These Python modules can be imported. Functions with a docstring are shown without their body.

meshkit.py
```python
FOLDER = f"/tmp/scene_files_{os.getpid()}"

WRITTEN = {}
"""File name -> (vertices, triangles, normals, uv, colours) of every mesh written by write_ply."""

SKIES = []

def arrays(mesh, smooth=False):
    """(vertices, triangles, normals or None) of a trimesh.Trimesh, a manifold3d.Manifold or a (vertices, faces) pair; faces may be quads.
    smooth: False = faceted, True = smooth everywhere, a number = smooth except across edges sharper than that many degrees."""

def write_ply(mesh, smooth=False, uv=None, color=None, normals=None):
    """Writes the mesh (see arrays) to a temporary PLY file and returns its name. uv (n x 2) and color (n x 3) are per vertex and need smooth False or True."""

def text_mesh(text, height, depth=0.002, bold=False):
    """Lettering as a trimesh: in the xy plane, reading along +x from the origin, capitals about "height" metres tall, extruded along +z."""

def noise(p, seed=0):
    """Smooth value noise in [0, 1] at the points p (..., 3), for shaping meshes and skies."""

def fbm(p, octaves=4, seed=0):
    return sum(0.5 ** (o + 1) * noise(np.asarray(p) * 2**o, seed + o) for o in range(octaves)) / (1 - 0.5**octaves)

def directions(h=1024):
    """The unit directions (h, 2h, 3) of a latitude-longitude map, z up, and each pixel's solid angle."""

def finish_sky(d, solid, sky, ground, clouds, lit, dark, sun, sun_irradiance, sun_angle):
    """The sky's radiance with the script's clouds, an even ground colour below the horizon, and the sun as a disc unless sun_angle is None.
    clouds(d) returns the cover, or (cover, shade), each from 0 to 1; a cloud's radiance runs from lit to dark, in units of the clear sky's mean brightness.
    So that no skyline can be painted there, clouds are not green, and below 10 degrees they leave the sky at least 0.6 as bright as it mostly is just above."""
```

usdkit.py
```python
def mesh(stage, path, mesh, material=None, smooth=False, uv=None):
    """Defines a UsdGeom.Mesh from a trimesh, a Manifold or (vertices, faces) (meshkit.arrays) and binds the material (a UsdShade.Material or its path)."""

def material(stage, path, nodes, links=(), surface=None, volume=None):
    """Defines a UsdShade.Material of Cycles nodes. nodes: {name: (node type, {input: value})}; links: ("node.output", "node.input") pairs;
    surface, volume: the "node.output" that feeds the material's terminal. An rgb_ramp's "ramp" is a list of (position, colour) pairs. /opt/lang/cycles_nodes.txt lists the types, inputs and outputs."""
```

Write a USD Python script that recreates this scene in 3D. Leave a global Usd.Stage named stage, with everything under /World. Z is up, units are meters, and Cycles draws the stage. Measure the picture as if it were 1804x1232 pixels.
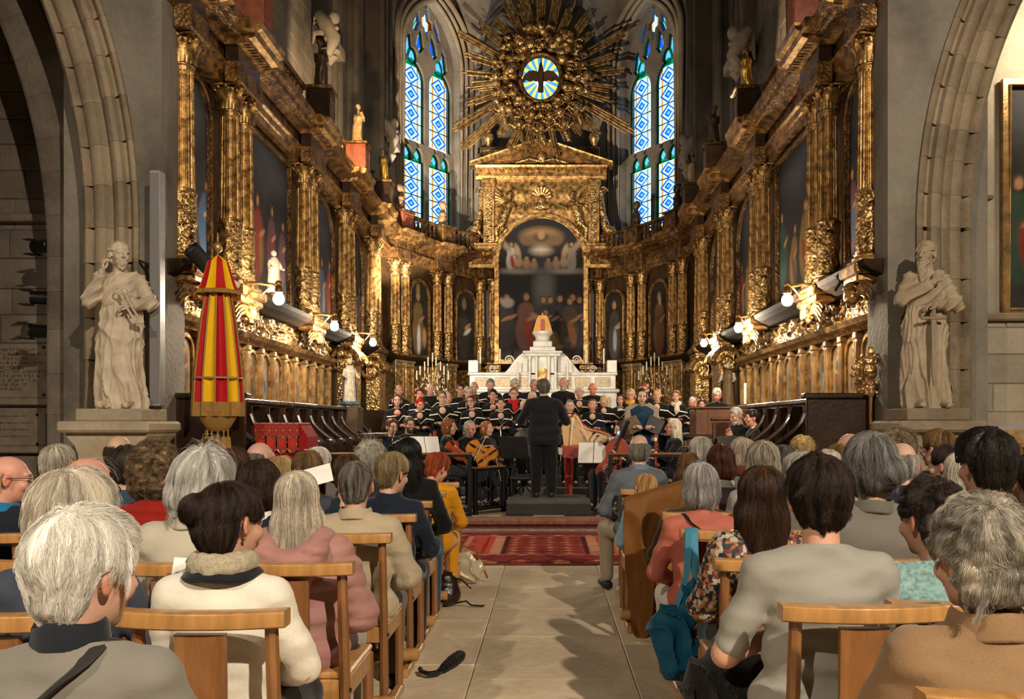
import math, random, numpy as np, trimesh, usdkit, meshkit
import manifold3d as m3
from scipy.spatial import cKDTree
from shapely.geometry import Polygon
from pxr import Usd, UsdGeom, UsdLux, UsdShade, Gf, Sdf, Vt

stage = Usd.Stage.CreateInMemory()
UsdGeom.SetStageUpAxis(stage, 'Z')
UsdGeom.SetStageMetersPerUnit(stage, 1.0)
UsdGeom.Xform.Define(stage, '/World')
UsdGeom.Scope.Define(stage, '/World/Looks')
random.seed(7)
PI = math.pi

# ------------------------------------------------------------------ camera (level, shifted lens)
F, CX, CY, EYE = 1500.0, 966.0, 747.0, 1.38
cam = UsdGeom.Camera.Define(stage, '/World/camera')
cam.CreateHorizontalApertureAttr(36.0)
cam.CreateFocalLengthAttr(F / 1804 * 36)
cam.CreateHorizontalApertureOffsetAttr(-(CX - 902) / 1804 * 36)
cam.CreateVerticalApertureOffsetAttr((CY - 616) / 1804 * 36)
cam.AddTranslateOp().Set((0, 0, EYE)); cam.AddRotateXOp().Set(90)
cam.CreateExposureAttr(0.35)

# ------------------------------------------------------------------ daylight outside the windows
sky = UsdLux.DomeLight.Define(stage, '/World/sky')
sky.CreateIntensityAttr(0.95); sky.CreateColorAttr((0.70, 0.88, 1.0))

def lamp_light(name, loc, power, color, radius=.08, aim=None, cone=None, soft=.4):
    l = UsdLux.SphereLight.Define(stage, '/World/' + name)
    l.CreateRadiusAttr(radius); l.CreateIntensityAttr(power / (4 * PI * PI * radius ** 2)); l.CreateColorAttr(color)
    if aim is None:
        l.AddTranslateOp().Set(loc)
    else:
        d = np.array(aim, float) - loc
        m = Gf.Matrix4d(1); m.SetLookAt(Gf.Vec3d(*map(float, loc)), Gf.Vec3d(*map(float, aim)), Gf.Vec3d(0, 0, 1))
        l.AddTransformOp().Set(m.GetInverse())
        if cone:
            sh = UsdLux.ShapingAPI.Apply(l.GetPrim()); sh.CreateShapingConeAngleAttr(float(cone)); sh.CreateShapingConeSoftnessAttr(soft)
    return l

WARM, WARM2, COOL = (1, .86, .68), (1, .68, .36), (1, .92, .80)
# two floods on the nave piers behind the audience
lamp_light('nave_flood', (4.3, -4.6, 7.2), 4300, WARM, .10, (-.3, 7.5, 1.0), 34)
lamp_light('nave_flood_001', (-4.3, -4.6, 7.2), 1700, WARM, .10, (.5, 7.5, 1.0), 34)
# the six lamps on gilded arms along the stalls
LAMPS = [(491, 527, 10.9, -1), (589, 575, 14.1, -1), (657, 604, 17.4, -1), (1387, 529, 11.0, 1), (1301, 578, 14.3, 1), (1240, 605, 17.6, 1)]
# (their bulbs are the light sources; see the lamps' builder)
# floods on the cornice that light the sunburst, the retable and the wall by the statuettes
lamp_light('arm_flood', (-3.35, 14.5, 3.15), 4600, WARM, .06, (-.2, 25.5, 10.9), 20)
lamp_light('arm_flood_001', (-3.2, 18.3, 3.2), 4600, WARM, .05, (-3.9, 24.4, 8.7), 20)
lamp_light('arm_flood_002', (-3.3, 14.9, 3.1), 1250, WARM, .06, (-.9, 25.5, 5.4), 26)
lamp_light('cornice_flood_002', (3.25, 16.2, 6.75), 330, WARM2, .05, (4.3, 13.0, 8.4), 50)
lamp_light('cornice_flood_003', (-3.5, 15.4, 6.6), 300, WARM2, .05, (-4.6, 17.4, 8.0), 50)
lamp_light('chapel_lamp_light', (6.6, 10.3, 6.4), 130, (1, .84, .60), .12)

# ------------------------------------------------------------------ materials
LOOKS = {}
def look(key, nodes, links, surface='p.BSDF'):
    if key not in LOOKS:
        LOOKS[key] = usdkit.material(stage, '/World/Looks/' + key, nodes, links, surface=surface)
    return LOOKS[key]

def srgb(h):
    if isinstance(h, str):
        c = np.array([int(h[i:i + 2], 16) / 255 for i in (0, 2, 4)])
        return tuple(np.where(c <= .04045, c / 12.92, ((c + .055) / 1.055) ** 2.4))
    return tuple(h)

def plain(key, col, rough=.5, metal=0., dark=.55, scale=14, bump=.25, bscale=None, dist=.01, spec=.5, sheen=0., stretch=(1, 1, 1), coat=0.):
    """One material with uneven tone and fine relief."""
    c = np.array(srgb(col))
    n = {"tc": ("texture_coordinate", {}), "mp": ("mapping", {"scale": stretch}), "n": ("noise_texture", {"scale": scale, "detail": 5.}),
         "r": ("rgb_ramp", {"ramp": [(.3, tuple(c * dark)), (.7, tuple(np.minimum(c * 1.12, 1)))]}),
         "nb": ("noise_texture", {"scale": bscale or scale * 4, "detail": 4.}), "b": ("bump", {"strength": bump, "distance": dist}),
         "p": ("principled_bsdf", {"roughness": rough, "metallic": metal, "specular_ior_level": spec, "sheen_weight": sheen, "coat_weight": coat})}
    return look(key, n, [("tc.object", "mp.vector"), ("mp.vector", "n.vector"), ("mp.vector", "nb.vector"), ("n.fac", "r.fac"), ("r.color", "p.base_color"),
                         ("nb.fac", "b.height"), ("b.normal", "p.normal")])

def gold(key, a, b, rough=.34, scale=9, bscale=34, bump=.8, metal=.88, dist=.02, relief=True):
    n = {"tc": ("texture_coordinate", {}), "n": ("noise_texture", {"scale": scale, "detail": 6.}), "r": ("rgb_ramp", {"ramp": [(.36, srgb(b)), (.66, srgb(a))]}),
         "v": ("voronoi_texture", {"scale": bscale, "feature": "smooth_f1"}) if relief else ("noise_texture", {"scale": bscale, "detail": 4.}),
         "b": ("bump", {"strength": bump, "distance": dist}), "p": ("principled_bsdf", {"roughness": rough + .05, "metallic": metal * .86})}
    return look(key, n, [("tc.object", "n.vector"), ("tc.object", "v.vector"), ("n.fac", "r.fac"), ("r.color", "p.base_color"),
                         ("v.distance" if relief else "v.fac", "b.height"), ("b.normal", "p.normal")])

GOLD = gold('gold_leaf', (.64, .385, .135), (.15, .075, .024), .33, relief=False, bump=.35)
GOLDR = gold('gold_relief', (.68, .42, .155), (.09, .042, .013), .30, 11, 26, 1.0)
GOLDS = gold('gold_pale', (.80, .62, .34), (.34, .22, .09), .34, 11, 30, .9)
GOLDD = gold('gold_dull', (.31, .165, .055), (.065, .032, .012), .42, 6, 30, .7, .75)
WOODG = plain('gilded_wood', (.44, .26, .10), .38, .45, .4, 7, .4)
BROWN = plain('brown_wood', (.085, .045, .02), .42, .1, .5, 5, .3)
DARKW = plain('stall_wood', (.035, .017, .009), .28, 0, .6, 6, .25, coat=.3)
OAK = plain('chair_oak', (.45, .225, .07), .33, 0, .68, 5, .12, 40, .004, stretch=(6, 6, 1), coat=.15)
OAKD = plain('oak_dark', (.25, .105, .034), .36, 0, .65, 5, .12, 40, .004, stretch=(6, 6, 1), coat=.15)
REDW = plain('red_paint', (.40, .045, .03), .35, 0, .8, 8, .05)
REDBOX = plain('pedestal_red', (.30, .075, .035), .5, 0, .6, 9, .2)
IRON = plain('black_iron', (.012, .011, .011), .38, .5, .6, 20, .2)
STEEL = plain('steel', (.45, .45, .46), .25, 1, .8, 20, .05)
MARBLE = plain('white_marble', (.80, .78, .72), .3, 0, .82, 6, .08)
IVORY = plain('ivory_wax', (.85, .80, .66), .45, 0, .95, 6, .03)
STATUE = plain('statue_stone', (.60, .49, .36), .7, 0, .72, 7, .3, 70, .006)
BUSTS = plain('painted_bust', (.36, .20, .10), .55, .2, .55, 10, .3)
SCULPT = plain('carved_stone', (.42, .36, .28), .8, 0, .7, 6, .4)
PAPER = plain('paper', (.82, .80, .74), .7, 0, .93, 5, .05)
BLACK = plain('black_plain', (.012, .012, .013), .55, 0, .7, 9, .2)
BLACKG = plain('black_gloss', (.010, .010, .011), .22, 0, .7, 9, .05)
GREYM = plain('grey_metal', (.30, .29, .28), .45, .3, .9, 12, .05)
TAN = plain('harpsichord_lid', (.66, .42, .16), .4, 0, .85, 3, .04)
VARNISH = plain('violin_varnish', (.52, .20, .03), .22, 0, .75, 7, .03, coat=.4)
VARNISHR = plain('cello_varnish', (.36, .055, .018), .22, 0, .75, 7, .03, coat=.4)
GLASS = look('lens_glass', {"p": ("principled_bsdf", {"roughness": .02, "transmission_weight": .9, "ior": 1.2})}, [])

def stone(key, a, b, blotch=1.3, bump=.5, rough=.85):
    n = {"g": ("geometry", {}), "n": ("noise_texture", {"scale": blotch, "detail": 8., "roughness": .62}), "m": ("noise_texture", {"scale": 18., "detail": 6.}),
         "r": ("rgb_ramp", {"ramp": [(.28, srgb(b)), (.55, tuple(np.array(srgb(a)) * .85)), (.75, srgb(a))]}), "mx": ("mix_color", {"blend_type": "multiply", "fac": .35}),
         "oi": ("object_info", {}), "mr": ("map_range", {"to_min": .80, "to_max": 1.12}), "hv": ("hsv", {}),
         "b": ("bump", {"strength": bump, "distance": .02}), "p": ("principled_bsdf", {"roughness": rough, "specular_ior_level": .3})}
    return look(key, n, [("g.position", "n.vector"), ("g.position", "m.vector"), ("n.fac", "r.fac"), ("r.color", "mx.a"), ("m.color", "mx.b"), ("oi.random", "mr.value"),
                         ("mr.result", "hv.value"), ("mx.result", "hv.color"), ("hv.color", "p.base_color"), ("m.fac", "b.height"), ("b.normal", "p.normal")])
STONE = stone('stone_warm', (.40, .31, .205), (.17, .125, .08))
STONEG = stone('stone_grey', (.28, .245, .195), (.10, .088, .072), .9)
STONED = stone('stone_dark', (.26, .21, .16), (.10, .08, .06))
FLOORS = stone('floor_stone', (.84, .68, .46), (.48, .38, .25), 1.1, .3, .5)
TILEW = stone('tile_light', (.62, .50, .34), (.34, .26, .17), 3, .15, .35)
TILEB = stone('tile_dark', (.11, .09, .07), (.05, .04, .03), 3, .15, .3)
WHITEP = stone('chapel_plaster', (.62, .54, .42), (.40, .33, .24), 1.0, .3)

def pig(key, rough=.6, bump=.15, bscale=60, spec=.4, sheen=0., metal=0.):
    """Colour from the mesh's own pigment (primvar Cd)."""
    n = {"a": ("attribute", {"attribute": "Cd"}), "tc": ("texture_coordinate", {}), "n": ("noise_texture", {"scale": bscale, "detail": 4.}), "b": ("bump", {"strength": bump, "distance": .004}),
         "p": ("principled_bsdf", {"roughness": rough, "specular_ior_level": spec, "sheen_weight": sheen, "metallic": metal})}
    return look(key, n, [("a.color", "p.base_color"), ("tc.object", "n.vector"), ("n.fac", "b.height"), ("b.normal", "p.normal")])
PAINT = pig('oil_paint', .6, .12, 40, .12)
SKIN = pig('skin', .5, .06, 90, .4)
HAIR = pig('hair_mass', .45, .5, 120, .3)
STRAND = look('hair_strand', {"a": ("attribute", {"attribute": "Cd"}), "p": ("principled_bsdf", {"roughness": .45, "specular_ior_level": .35})}, [("a.color", "p.base_color")])
CARPETM = pig('carpet_wool', .95, .6, 220, .05)

def cloth(col, kind='wool'):
    """Cloth by colour and weave."""
    c = np.array(srgb(col)); key = 'cloth_' + kind + '_' + '_'.join('%03d' % int(round(x * 999)) for x in c)
    if kind == 'leather':
        return plain(key, tuple(c), .3, 0, .7, 12, .3)
    if kind == 'geometric':
        pal = [(.012, .010, .012), (.34, .29, .24), (.30, .09, .02), (.015, .012, .014), (.14, .03, .02), (.40, .37, .32), (.012, .012, .014), (.30, .16, .04)]
        n = {"tc": ("texture_coordinate", {}), "v": ("voronoi_texture", {"scale": 62., "metric": "manhattan", "randomness": .55}), "s": ("separate_color", {}),
             "r": ("rgb_ramp", {"interpolate": False, "ramp": [(i / 8, p) for i, p in enumerate(pal)]}), "p": ("principled_bsdf", {"roughness": .7})}
        return look(key, n, [("tc.object", "v.vector"), ("v.color", "s.color"), ("s.r", "r.fac"), ("r.color", "p.base_color")])
    sc = {'wool': 420, 'tweed': 160, 'knit': 130, 'smooth': 520, 'fuzzy': 70, 'denim': 400}.get(kind, 300)
    amp = {'tweed': .66, 'knit': .72, 'fuzzy': .5, 'smooth': .92}.get(kind, .82)
    n = {"tc": ("texture_coordinate", {}), "n": ("noise_texture", {"scale": float(sc), "detail": 3.}), "n2": ("noise_texture", {"scale": 5., "detail": 3.}),
         "ad": ("math", {"math_type": "multiply_add", "value2": .35, "value3": 0.}), "su": ("math", {"math_type": "add"}),
         "r": ("rgb_ramp", {"ramp": [(.45, tuple(c * amp)), (.85, tuple(np.minimum(c * 1.15, 1)))]}), "b": ("bump", {"strength": .5 if kind in ('fuzzy', 'knit') else .25, "distance": .004}),
         "w": ("wave_texture", {"scale": 170., "bands_direction": "diagonal", "distortion": 3.}),
         "p": ("principled_bsdf", {"roughness": .85 if kind != 'smooth' else .6, "specular_ior_level": .2, "sheen_weight": .15 if kind != 'smooth' else .05})}
    return look(key, n, [("tc.object", "n.vector"), ("tc.object", "n2.vector"), ("tc.object", "w.vector"), ("n2.fac", "ad.value1"), (("w.fac" if kind == 'tweed' else "n.fac"), "ad.value3"),
                         ("ad.value", "r.fac"), ("r.color", "p.base_color"), ("n.fac", "b.height"), ("b.normal", "p.normal")])

# ------------------------------------------------------------------ scene helpers
USED = {}
def free(parent, name):
    k = (parent, name); i = USED.get(k, 0); USED[k] = i + 1
    return parent + '/' + name + ('_%03d' % i if i else '')

def tag(p, label=None, cat=None, group=None, kind=None):
    p = p.GetPrim() if hasattr(p, 'GetPrim') else p
    for k, v in (('label', label), ('category', cat), ('group', group), ('kind', kind)):
        if v: p.SetCustomDataByKey(k, v)
    return p

def thing(name, label, cat, loc=(0, 0, 0), rz=0., group=None, s=1., kind=None):
    x = UsdGeom.Xform.Define(stage, free('/World', name))
    x.AddTranslateOp().Set(tuple(map(float, loc)))
    if rz: x.AddRotateZOp().Set(float(rz))
    if s != 1: x.AddScaleOp().Set((s, s, s))
    tag(x, label, cat, group, kind)
    return x

def copy_of(src, name, label, loc, rz=0., group=None, s=1.):
    was = src.GetPrim().GetCustomData()
    x = thing(name, label, was['category'], loc, rz, group or was.get('group'), s)
    x.GetPrim().GetReferences().AddInternalReference(src.GetPath()); x.GetPrim().SetInstanceable(True)
    return x

def obj(name, mesh, m, parent=None, smooth=False, cd=None, kind=None, label=None):
    if isinstance(mesh, B): mesh = mesh.get()
    path = free(str(parent.GetPath()) if parent is not None else '/World', name)
    if cd is not None and smooth not in (False, True): smooth = True
    o = usdkit.mesh(stage, path, mesh, m, smooth=smooth)
    if cd is not None:
        UsdGeom.PrimvarsAPI(o).CreatePrimvar('Cd', Sdf.ValueTypeNames.Color3fArray, 'vertex').Set(Vt.Vec3fArray.FromNumpy(np.ascontiguousarray(cd, np.float32)))
    tag(o, label=label, kind=kind)
    return o

def single(name, mesh, m, label, cat, group=None, smooth=False, cd=None, kind=None):
    return tag(obj(name, mesh, m, None, smooth, cd), label, cat, group, kind)

def struct(name, mesh, m, label=None, smooth=False):
    return tag(obj(name, mesh, m, None, smooth), label, None, None, 'structure')

def at(px, py, d):
    return np.array([(px - CX) / F * d, d, EYE + (CY - py) / F * d])

_c = np.array([[sx, sy, sz] for sx in (-1, 1) for sy in (-1, 1) for sz in (-1, 1)], float)
_BOXF = trimesh.convex.convex_hull(_c); _BOXV, _BOXF = np.array(_BOXF.vertices), np.array(_BOXF.faces)
_cv = np.array([c * np.where(np.arange(3) == k, 1, .8) for c in _c for k in range(3)])
_h = trimesh.convex.convex_hull(_cv); _CBV, _CBF = np.array(_h.vertices), np.array(_h.faces)
_CBS, _CBA = np.sign(_CBV), (np.abs(_CBV) > .9)
_ICO = {k: trimesh.creation.icosphere(k) for k in (1, 2, 3)}

def rotz(a):
    c, s = math.cos(a), math.sin(a); return np.array([[c, -s, 0], [s, c, 0], [0, 0, 1.]])
def rotx(a):
    c, s = math.cos(a), math.sin(a); return np.array([[1, 0, 0], [0, c, -s], [0, s, c.real]])
def roty(a):
    c, s = math.cos(a), math.sin(a); return np.array([[c, 0, s], [0, 1, 0], [-s, 0, c]])

class B:
    """Collects pieces of one mesh."""
    def __init__(s): s.v, s.f, s.n = [], [], 0
    def add(s, v, f, R=None, t=None):
        v = np.asarray(v, float); f = np.asarray(f, int)
        if f.shape[1] == 4: f = np.vstack([f[:, [0, 1, 2]], f[:, [0, 2, 3]]])
        if R is not None: v = v @ np.asarray(R).T
        if t is not None: v = v + np.asarray(t, float)
        s.v.append(v); s.f.append(f + s.n); s.n += len(v); return s
    def get(s): return np.vstack(s.v), np.vstack(s.f)
    def mesh(s, m, R=None, t=None):
        v, f = m.get() if isinstance(m, B) else ((m.vertices, m.faces) if hasattr(m, 'faces') else m)
        return s.add(v, f, R, t)
    def box(s, x0, x1, y0, y1, z0, z1, R=None, t=None):
        c, h = np.array([x0 + x1, y0 + y1, z0 + z1]) / 2, np.array([x1 - x0, y1 - y0, z1 - z0]) / 2
        return s.add(_BOXV * h + c, _BOXF, R, t)
    def cbox(s, x0, x1, y0, y1, z0, z1, b=.006, R=None, t=None):
        c, h = np.array([x0 + x1, y0 + y1, z0 + z1]) / 2, np.array([x1 - x0, y1 - y0, z1 - z0]) / 2
        return s.add(_CBS * np.where(_CBA, h, np.maximum(h - b, h * .3)) + c, _CBF, R, t)
    def sph(s, c, r, k=2, R=None):
        v = _ICO[k].vertices * r
        if R is not None: v = v @ np.asarray(R).T
        return s.add(v + np.asarray(c, float), _ICO[k].faces)
    def lathe(s, prof, n=16, R=None, t=None, flute=None):
        p = np.asarray(prof, float); a = np.arange(n) * 2 * PI / n
        r = p[:, 0][:, None] * np.ones(n)[None]
        v = np.stack([r * np.cos(a), r * np.sin(a), p[:, 1][:, None] * np.ones(n)], -1).reshape(-1, 3)
        k = len(p); i, j = np.meshgrid(np.arange(k - 1), np.arange(n), indexing='ij')
        q = np.stack([i * n + j, i * n + (j + 1) % n, (i + 1) * n + (j + 1) % n, (i + 1) * n + j], -1).reshape(-1, 4)
        f = [np.vstack([q[:, [0, 1, 2]], q[:, [0, 2, 3]]])]
        v = np.vstack([v, [[0, 0, p[0, 1]], [0, 0, p[-1, 1]]]]); e = np.arange(n)
        f.append(np.stack([np.full(n, k * n), (e + 1) % n, e], 1)); f.append(np.stack([np.full(n, k * n + 1), (k - 1) * n + e, (k - 1) * n + (e + 1) % n], 1))
        return s.add(v, np.vstack(f), R, t)
    def tube(s, pts, r, n=8, flat=None):
        """A polyline as a capped tube; r one number or one per point."""
        p = np.asarray(pts, float); r = np.broadcast_to(np.asarray(r, float), (len(p),))
        t = np.gradient(p, axis=0); t /= np.linalg.norm(t, axis=1, keepdims=True) + 1e-12
        up = np.array([0, 0, 1.]) if np.abs(t[:, 2]).mean() < .85 else np.array([0, 1., 0])
        a = np.cross(t, up); a /= np.linalg.norm(a, axis=1, keepdims=True) + 1e-12
        b = np.cross(a, t); an = np.arange(n) * 2 * PI / n; fl = flat or 1.
        v = p[:, None] + r[:, None, None] * (np.cos(an)[None, :, None] * a[:, None] + fl * np.sin(an)[None, :, None] * b[:, None])
        k = len(p); i, j = np.meshgrid(np.arange(k - 1), np.arange(n), indexing='ij')
        q = np.stack([i * n + j, (i + 1) * n + j, (i + 1) * n + (j + 1) % n, i * n + (j + 1) % n], -1).reshape(-1, 4)[:, ::-1]
        f = [np.vstack([q[:, [0, 1, 2]], q[:, [0, 2, 3]]])]; e = np.arange(n)
        f.append(np.stack([np.full(n, k * n), (e + 1) % n, e], 1)); f.append(np.stack([np.full(n, k * n + 1), (k - 1) * n + e, (k - 1) * n + (e + 1) % n], 1))
        return s.add(np.vstack([v.reshape(-1, 3), p[:1], p[-1:]]), np.vstack(f))
    def prism(s, poly, d0, d1, R=None, t=None, plane='xz'):
        """A 2-D outline (x, z) between depths d0 and d1 along y; holes allowed as a shapely polygon."""
        g = poly if isinstance(poly, Polygon) else Polygon(poly)
        g = max(getattr(g.buffer(0), 'geoms', [g.buffer(0)]), key=lambda q: q.area)
        m = trimesh.creation.extrude_polygon(g, d1 - d0, engine='earcut')
        v = np.array(m.vertices)
        if plane == 'xz': v = np.stack([v[:, 0], d1 - v[:, 2], v[:, 1]], -1)
        else: v = v + [0, 0, d0]
        return s.add(v, m.faces, R, t)
    def sweep(s, sec, path, nrm, close=True):
        """Section points (across, up) carried along a path; nrm gives the 'across' direction at each path point, up = given by 'ups'."""
        sec = np.asarray(sec, float); path = np.asarray(path, float); A, U = nrm
        A = np.broadcast_to(A, path.shape); U = np.broadcast_to(U, path.shape)
        v = path[:, None] + sec[None, :, :1] * A[:, None] + sec[None, :, 1:] * U[:, None]
        n, k = len(sec), len(path); m = n if close else n - 1
        i, j = np.meshgrid(np.arange(k - 1), np.arange(m), indexing='ij')
        q = np.stack([i * n + j, i * n + (j + 1) % n, (i + 1) * n + (j + 1) % n, (i + 1) * n + j], -1).reshape(-1, 4)
        s.add(v.reshape(-1, 3), q)
        if close:
            e = np.arange(n); fan = np.stack([np.full(n, n), e, (e + 1) % n], 1)
            for w in (v[0], v[-1]): s.add(np.vstack([w, w.mean(0)]), fan)
        return s

def arch_pts(w, zs, z0, n=12, pointed=0.):
    """Outline of a door-like arch: half width w, springing zs, base z0; pointed>0 gives a lancet."""
    if pointed <= 0:
        a = np.linspace(0, PI, n); top = [(w * math.cos(x), zs + w * math.sin(x)) for x in a]
    else:
        R = w * (1 + pointed); a1 = math.acos((R - w) / R); e = np.linspace(0, a1, n)
        top = [(w - R + R * math.cos(x), zs + R * math.sin(x)) for x in e]; top += [(-x, z) for x, z in top[::-1][1:]]
    return [(w, z0)] + top + [(-w, z0)]
# ------------------------------------------------------------------ room shell
RNG = np.random.default_rng(11)
XL, XR, XC = -4.1, 3.6, -.25            # column axes of the two sides and the church's centre line
YP, YS, ZC = 9.0, 11.2, .15             # pier plane, chancel step, chancel floor

floor = thing('floor', None, None, kind='structure')
obj('ground', B().box(-10, 10, -15, 28, -.4, -.03), FLOORS, floor)
xs = [-4.6, -3.6, -2.75, -1.95, -1.2, -.42, .465, 1.3, 2.1, 2.9, 3.9, 4.7]
for i in range(len(xs) - 1):
    y = 3.2 + RNG.uniform(-.5, .2)
    if i == 5: cuts = [3.4, 4.59, 5.53, 6.36, 7.17, 8.0, 9.0, 10.1, 11.2]
    else:
        cuts = [y]
        while cuts[-1] < 10.4: cuts.append(cuts[-1] + RNG.uniform(.75, 1.35))
        cuts[-1] = 11.2
    for a, b in zip(cuts, cuts[1:]):
        e, g = RNG.uniform(-.002, .002), .0022
        obj('slab', B().cbox(xs[i] + g, xs[i + 1] - g, a + g, b - g, -.03, e, .004), FLOORS, floor)
struct('floor', B().box(-5.2, 4.7, YS + .02, 28, -.03, ZC - .02), DARKW)
tiles = thing('floor', None, None, kind='structure')
q = .30
for i in range(-12, 13):
    for j in range(0, 22):
        x, y = XC + .25 + i * q / math.sqrt(2), YS + .25 + j * q / math.sqrt(2)
        if (i + j) % 2 or abs(x) > 2.45 or y > 14.6: continue
        k = q / 2 - .004
        v = B().cbox(-k, k, -k, k, -.02, RNG.uniform(-.001, .001), .004, rotz(PI / 4), (x, y, ZC))
        obj('tile', v, TILEB if ((i - j) // 2) % 2 else TILEW, tiles)
obj('tile_border', B().cbox(-4.1, 3.6, YS - .12, YS + .04, ZC - .05, ZC + .002).box(-4.2, -2.6, YS, 17, ZC - .03, ZC - .004).box(2.6, 3.7, YS, 17, ZC - .03, ZC - .004), TILEW, tiles)
STEPC = plain('step_carpet', (.16, .030, .02), .9, 0, .6, 20, .4, sheen=.2)
step = thing('chancel_step', 'low chancel step with a dark red carpeted riser behind the patterned rug', 'step', (0, 0, 0), kind='structure')
obj('tread', B().cbox(-4.1, 3.6, YS - .30, YS + .06, .08, .158, .02), plain('tread_carpet', (.24, .10, .06), .85, 0, .6, 18, .3), step)
obj('riser', B().box(-4.1, 3.6, YS - .24, YS, -.02, .08), STEPC, step)
obj('lower_step', B().cbox(-4.1, 3.6, YS - .62, YS - .24, -.02, .035, .015), STEPC, step)
# sanctuary levels behind the singers
struct('floor', B().box(-4.2, 3.7, 17.6, 27, .1, .62), TILEW)

def masonry(parent, x0, x1, z0, z1, y, m, ch=.34, bw=.62, depth=.03, face=(0, -1), keep=None, lim=240):
    """Coursed blocks on a wall; each block a piece of its own. face (0,-1): plane y; face (s,0): plane x=y seen along +-x."""
    z, c, r = z0, 0, 0
    while z < z1 - .05:
        h = min(ch * RNG.uniform(.85, 1.12), z1 - z); u = x0 - RNG.uniform(0, bw * .7)
        while u < x1:
            w = bw * RNG.uniform(.7, 1.35); a, b = max(u, x0), min(u + w, x1); u += w
            if b - a < .05 or (keep and not keep((a + b) / 2, z + h / 2)) or c >= lim: continue
            p = RNG.uniform(-.006, .006)
            if face[0] == 0: g = B().cbox(a + .005, b - .005, y - depth - p, y + .01, z + .005, z + h - .005, .008)
            else:
                s = face[0]; xa, xb = sorted((y - .01 * s, y + (depth + p) * s)); g = B().cbox(xa, xb, a + .005, b - .005, z + .005, z + h - .005, .008)
            obj('block', g, m, parent); c += 1
        z += h

# nave shell behind and beside the camera, and the side chapels
struct('wall_back', B().box(-10, 10, -15.3, -15, -.4, 17.5), STONE)
struct('wall_nave', B().box(-10.3, -10, -15, 13.5, -.4, 17.5), STONE)
struct('wall_nave', B().box(10, 10.3, -15, 13.5, -.4, 17.5), STONE)
struct('ceiling', B().box(-10.3, 10.3, -15.3, 28.5, 17.3, 17.7), STONED)
for s, X0 in ((-1, -4.75), (1, 4.25)):
    struct('wall_chancel', B().box(*sorted((X0, X0 + .6 * s)), 9.4, 23.6, -.3, 17.4), STONEG)
wl = thing('wall_chapel', None, None, kind='structure')
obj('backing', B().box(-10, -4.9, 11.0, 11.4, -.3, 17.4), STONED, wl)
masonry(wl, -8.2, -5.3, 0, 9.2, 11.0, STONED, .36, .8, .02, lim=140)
wr = thing('wall_chapel', None, None, kind='structure')
obj('backing', B().box(4.4, 10, 11.3, 11.7, -.3, 17.4), WHITEP, wr)
masonry(wr, 4.5, 7.4, 0, 2.74, 11.3, WHITEP, .36, .7, .02, lim=60)
obj('ledge', B().cbox(4.5, 9, 11.16, 11.32, 2.74, 2.84, .02), STONE, wr)

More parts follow.
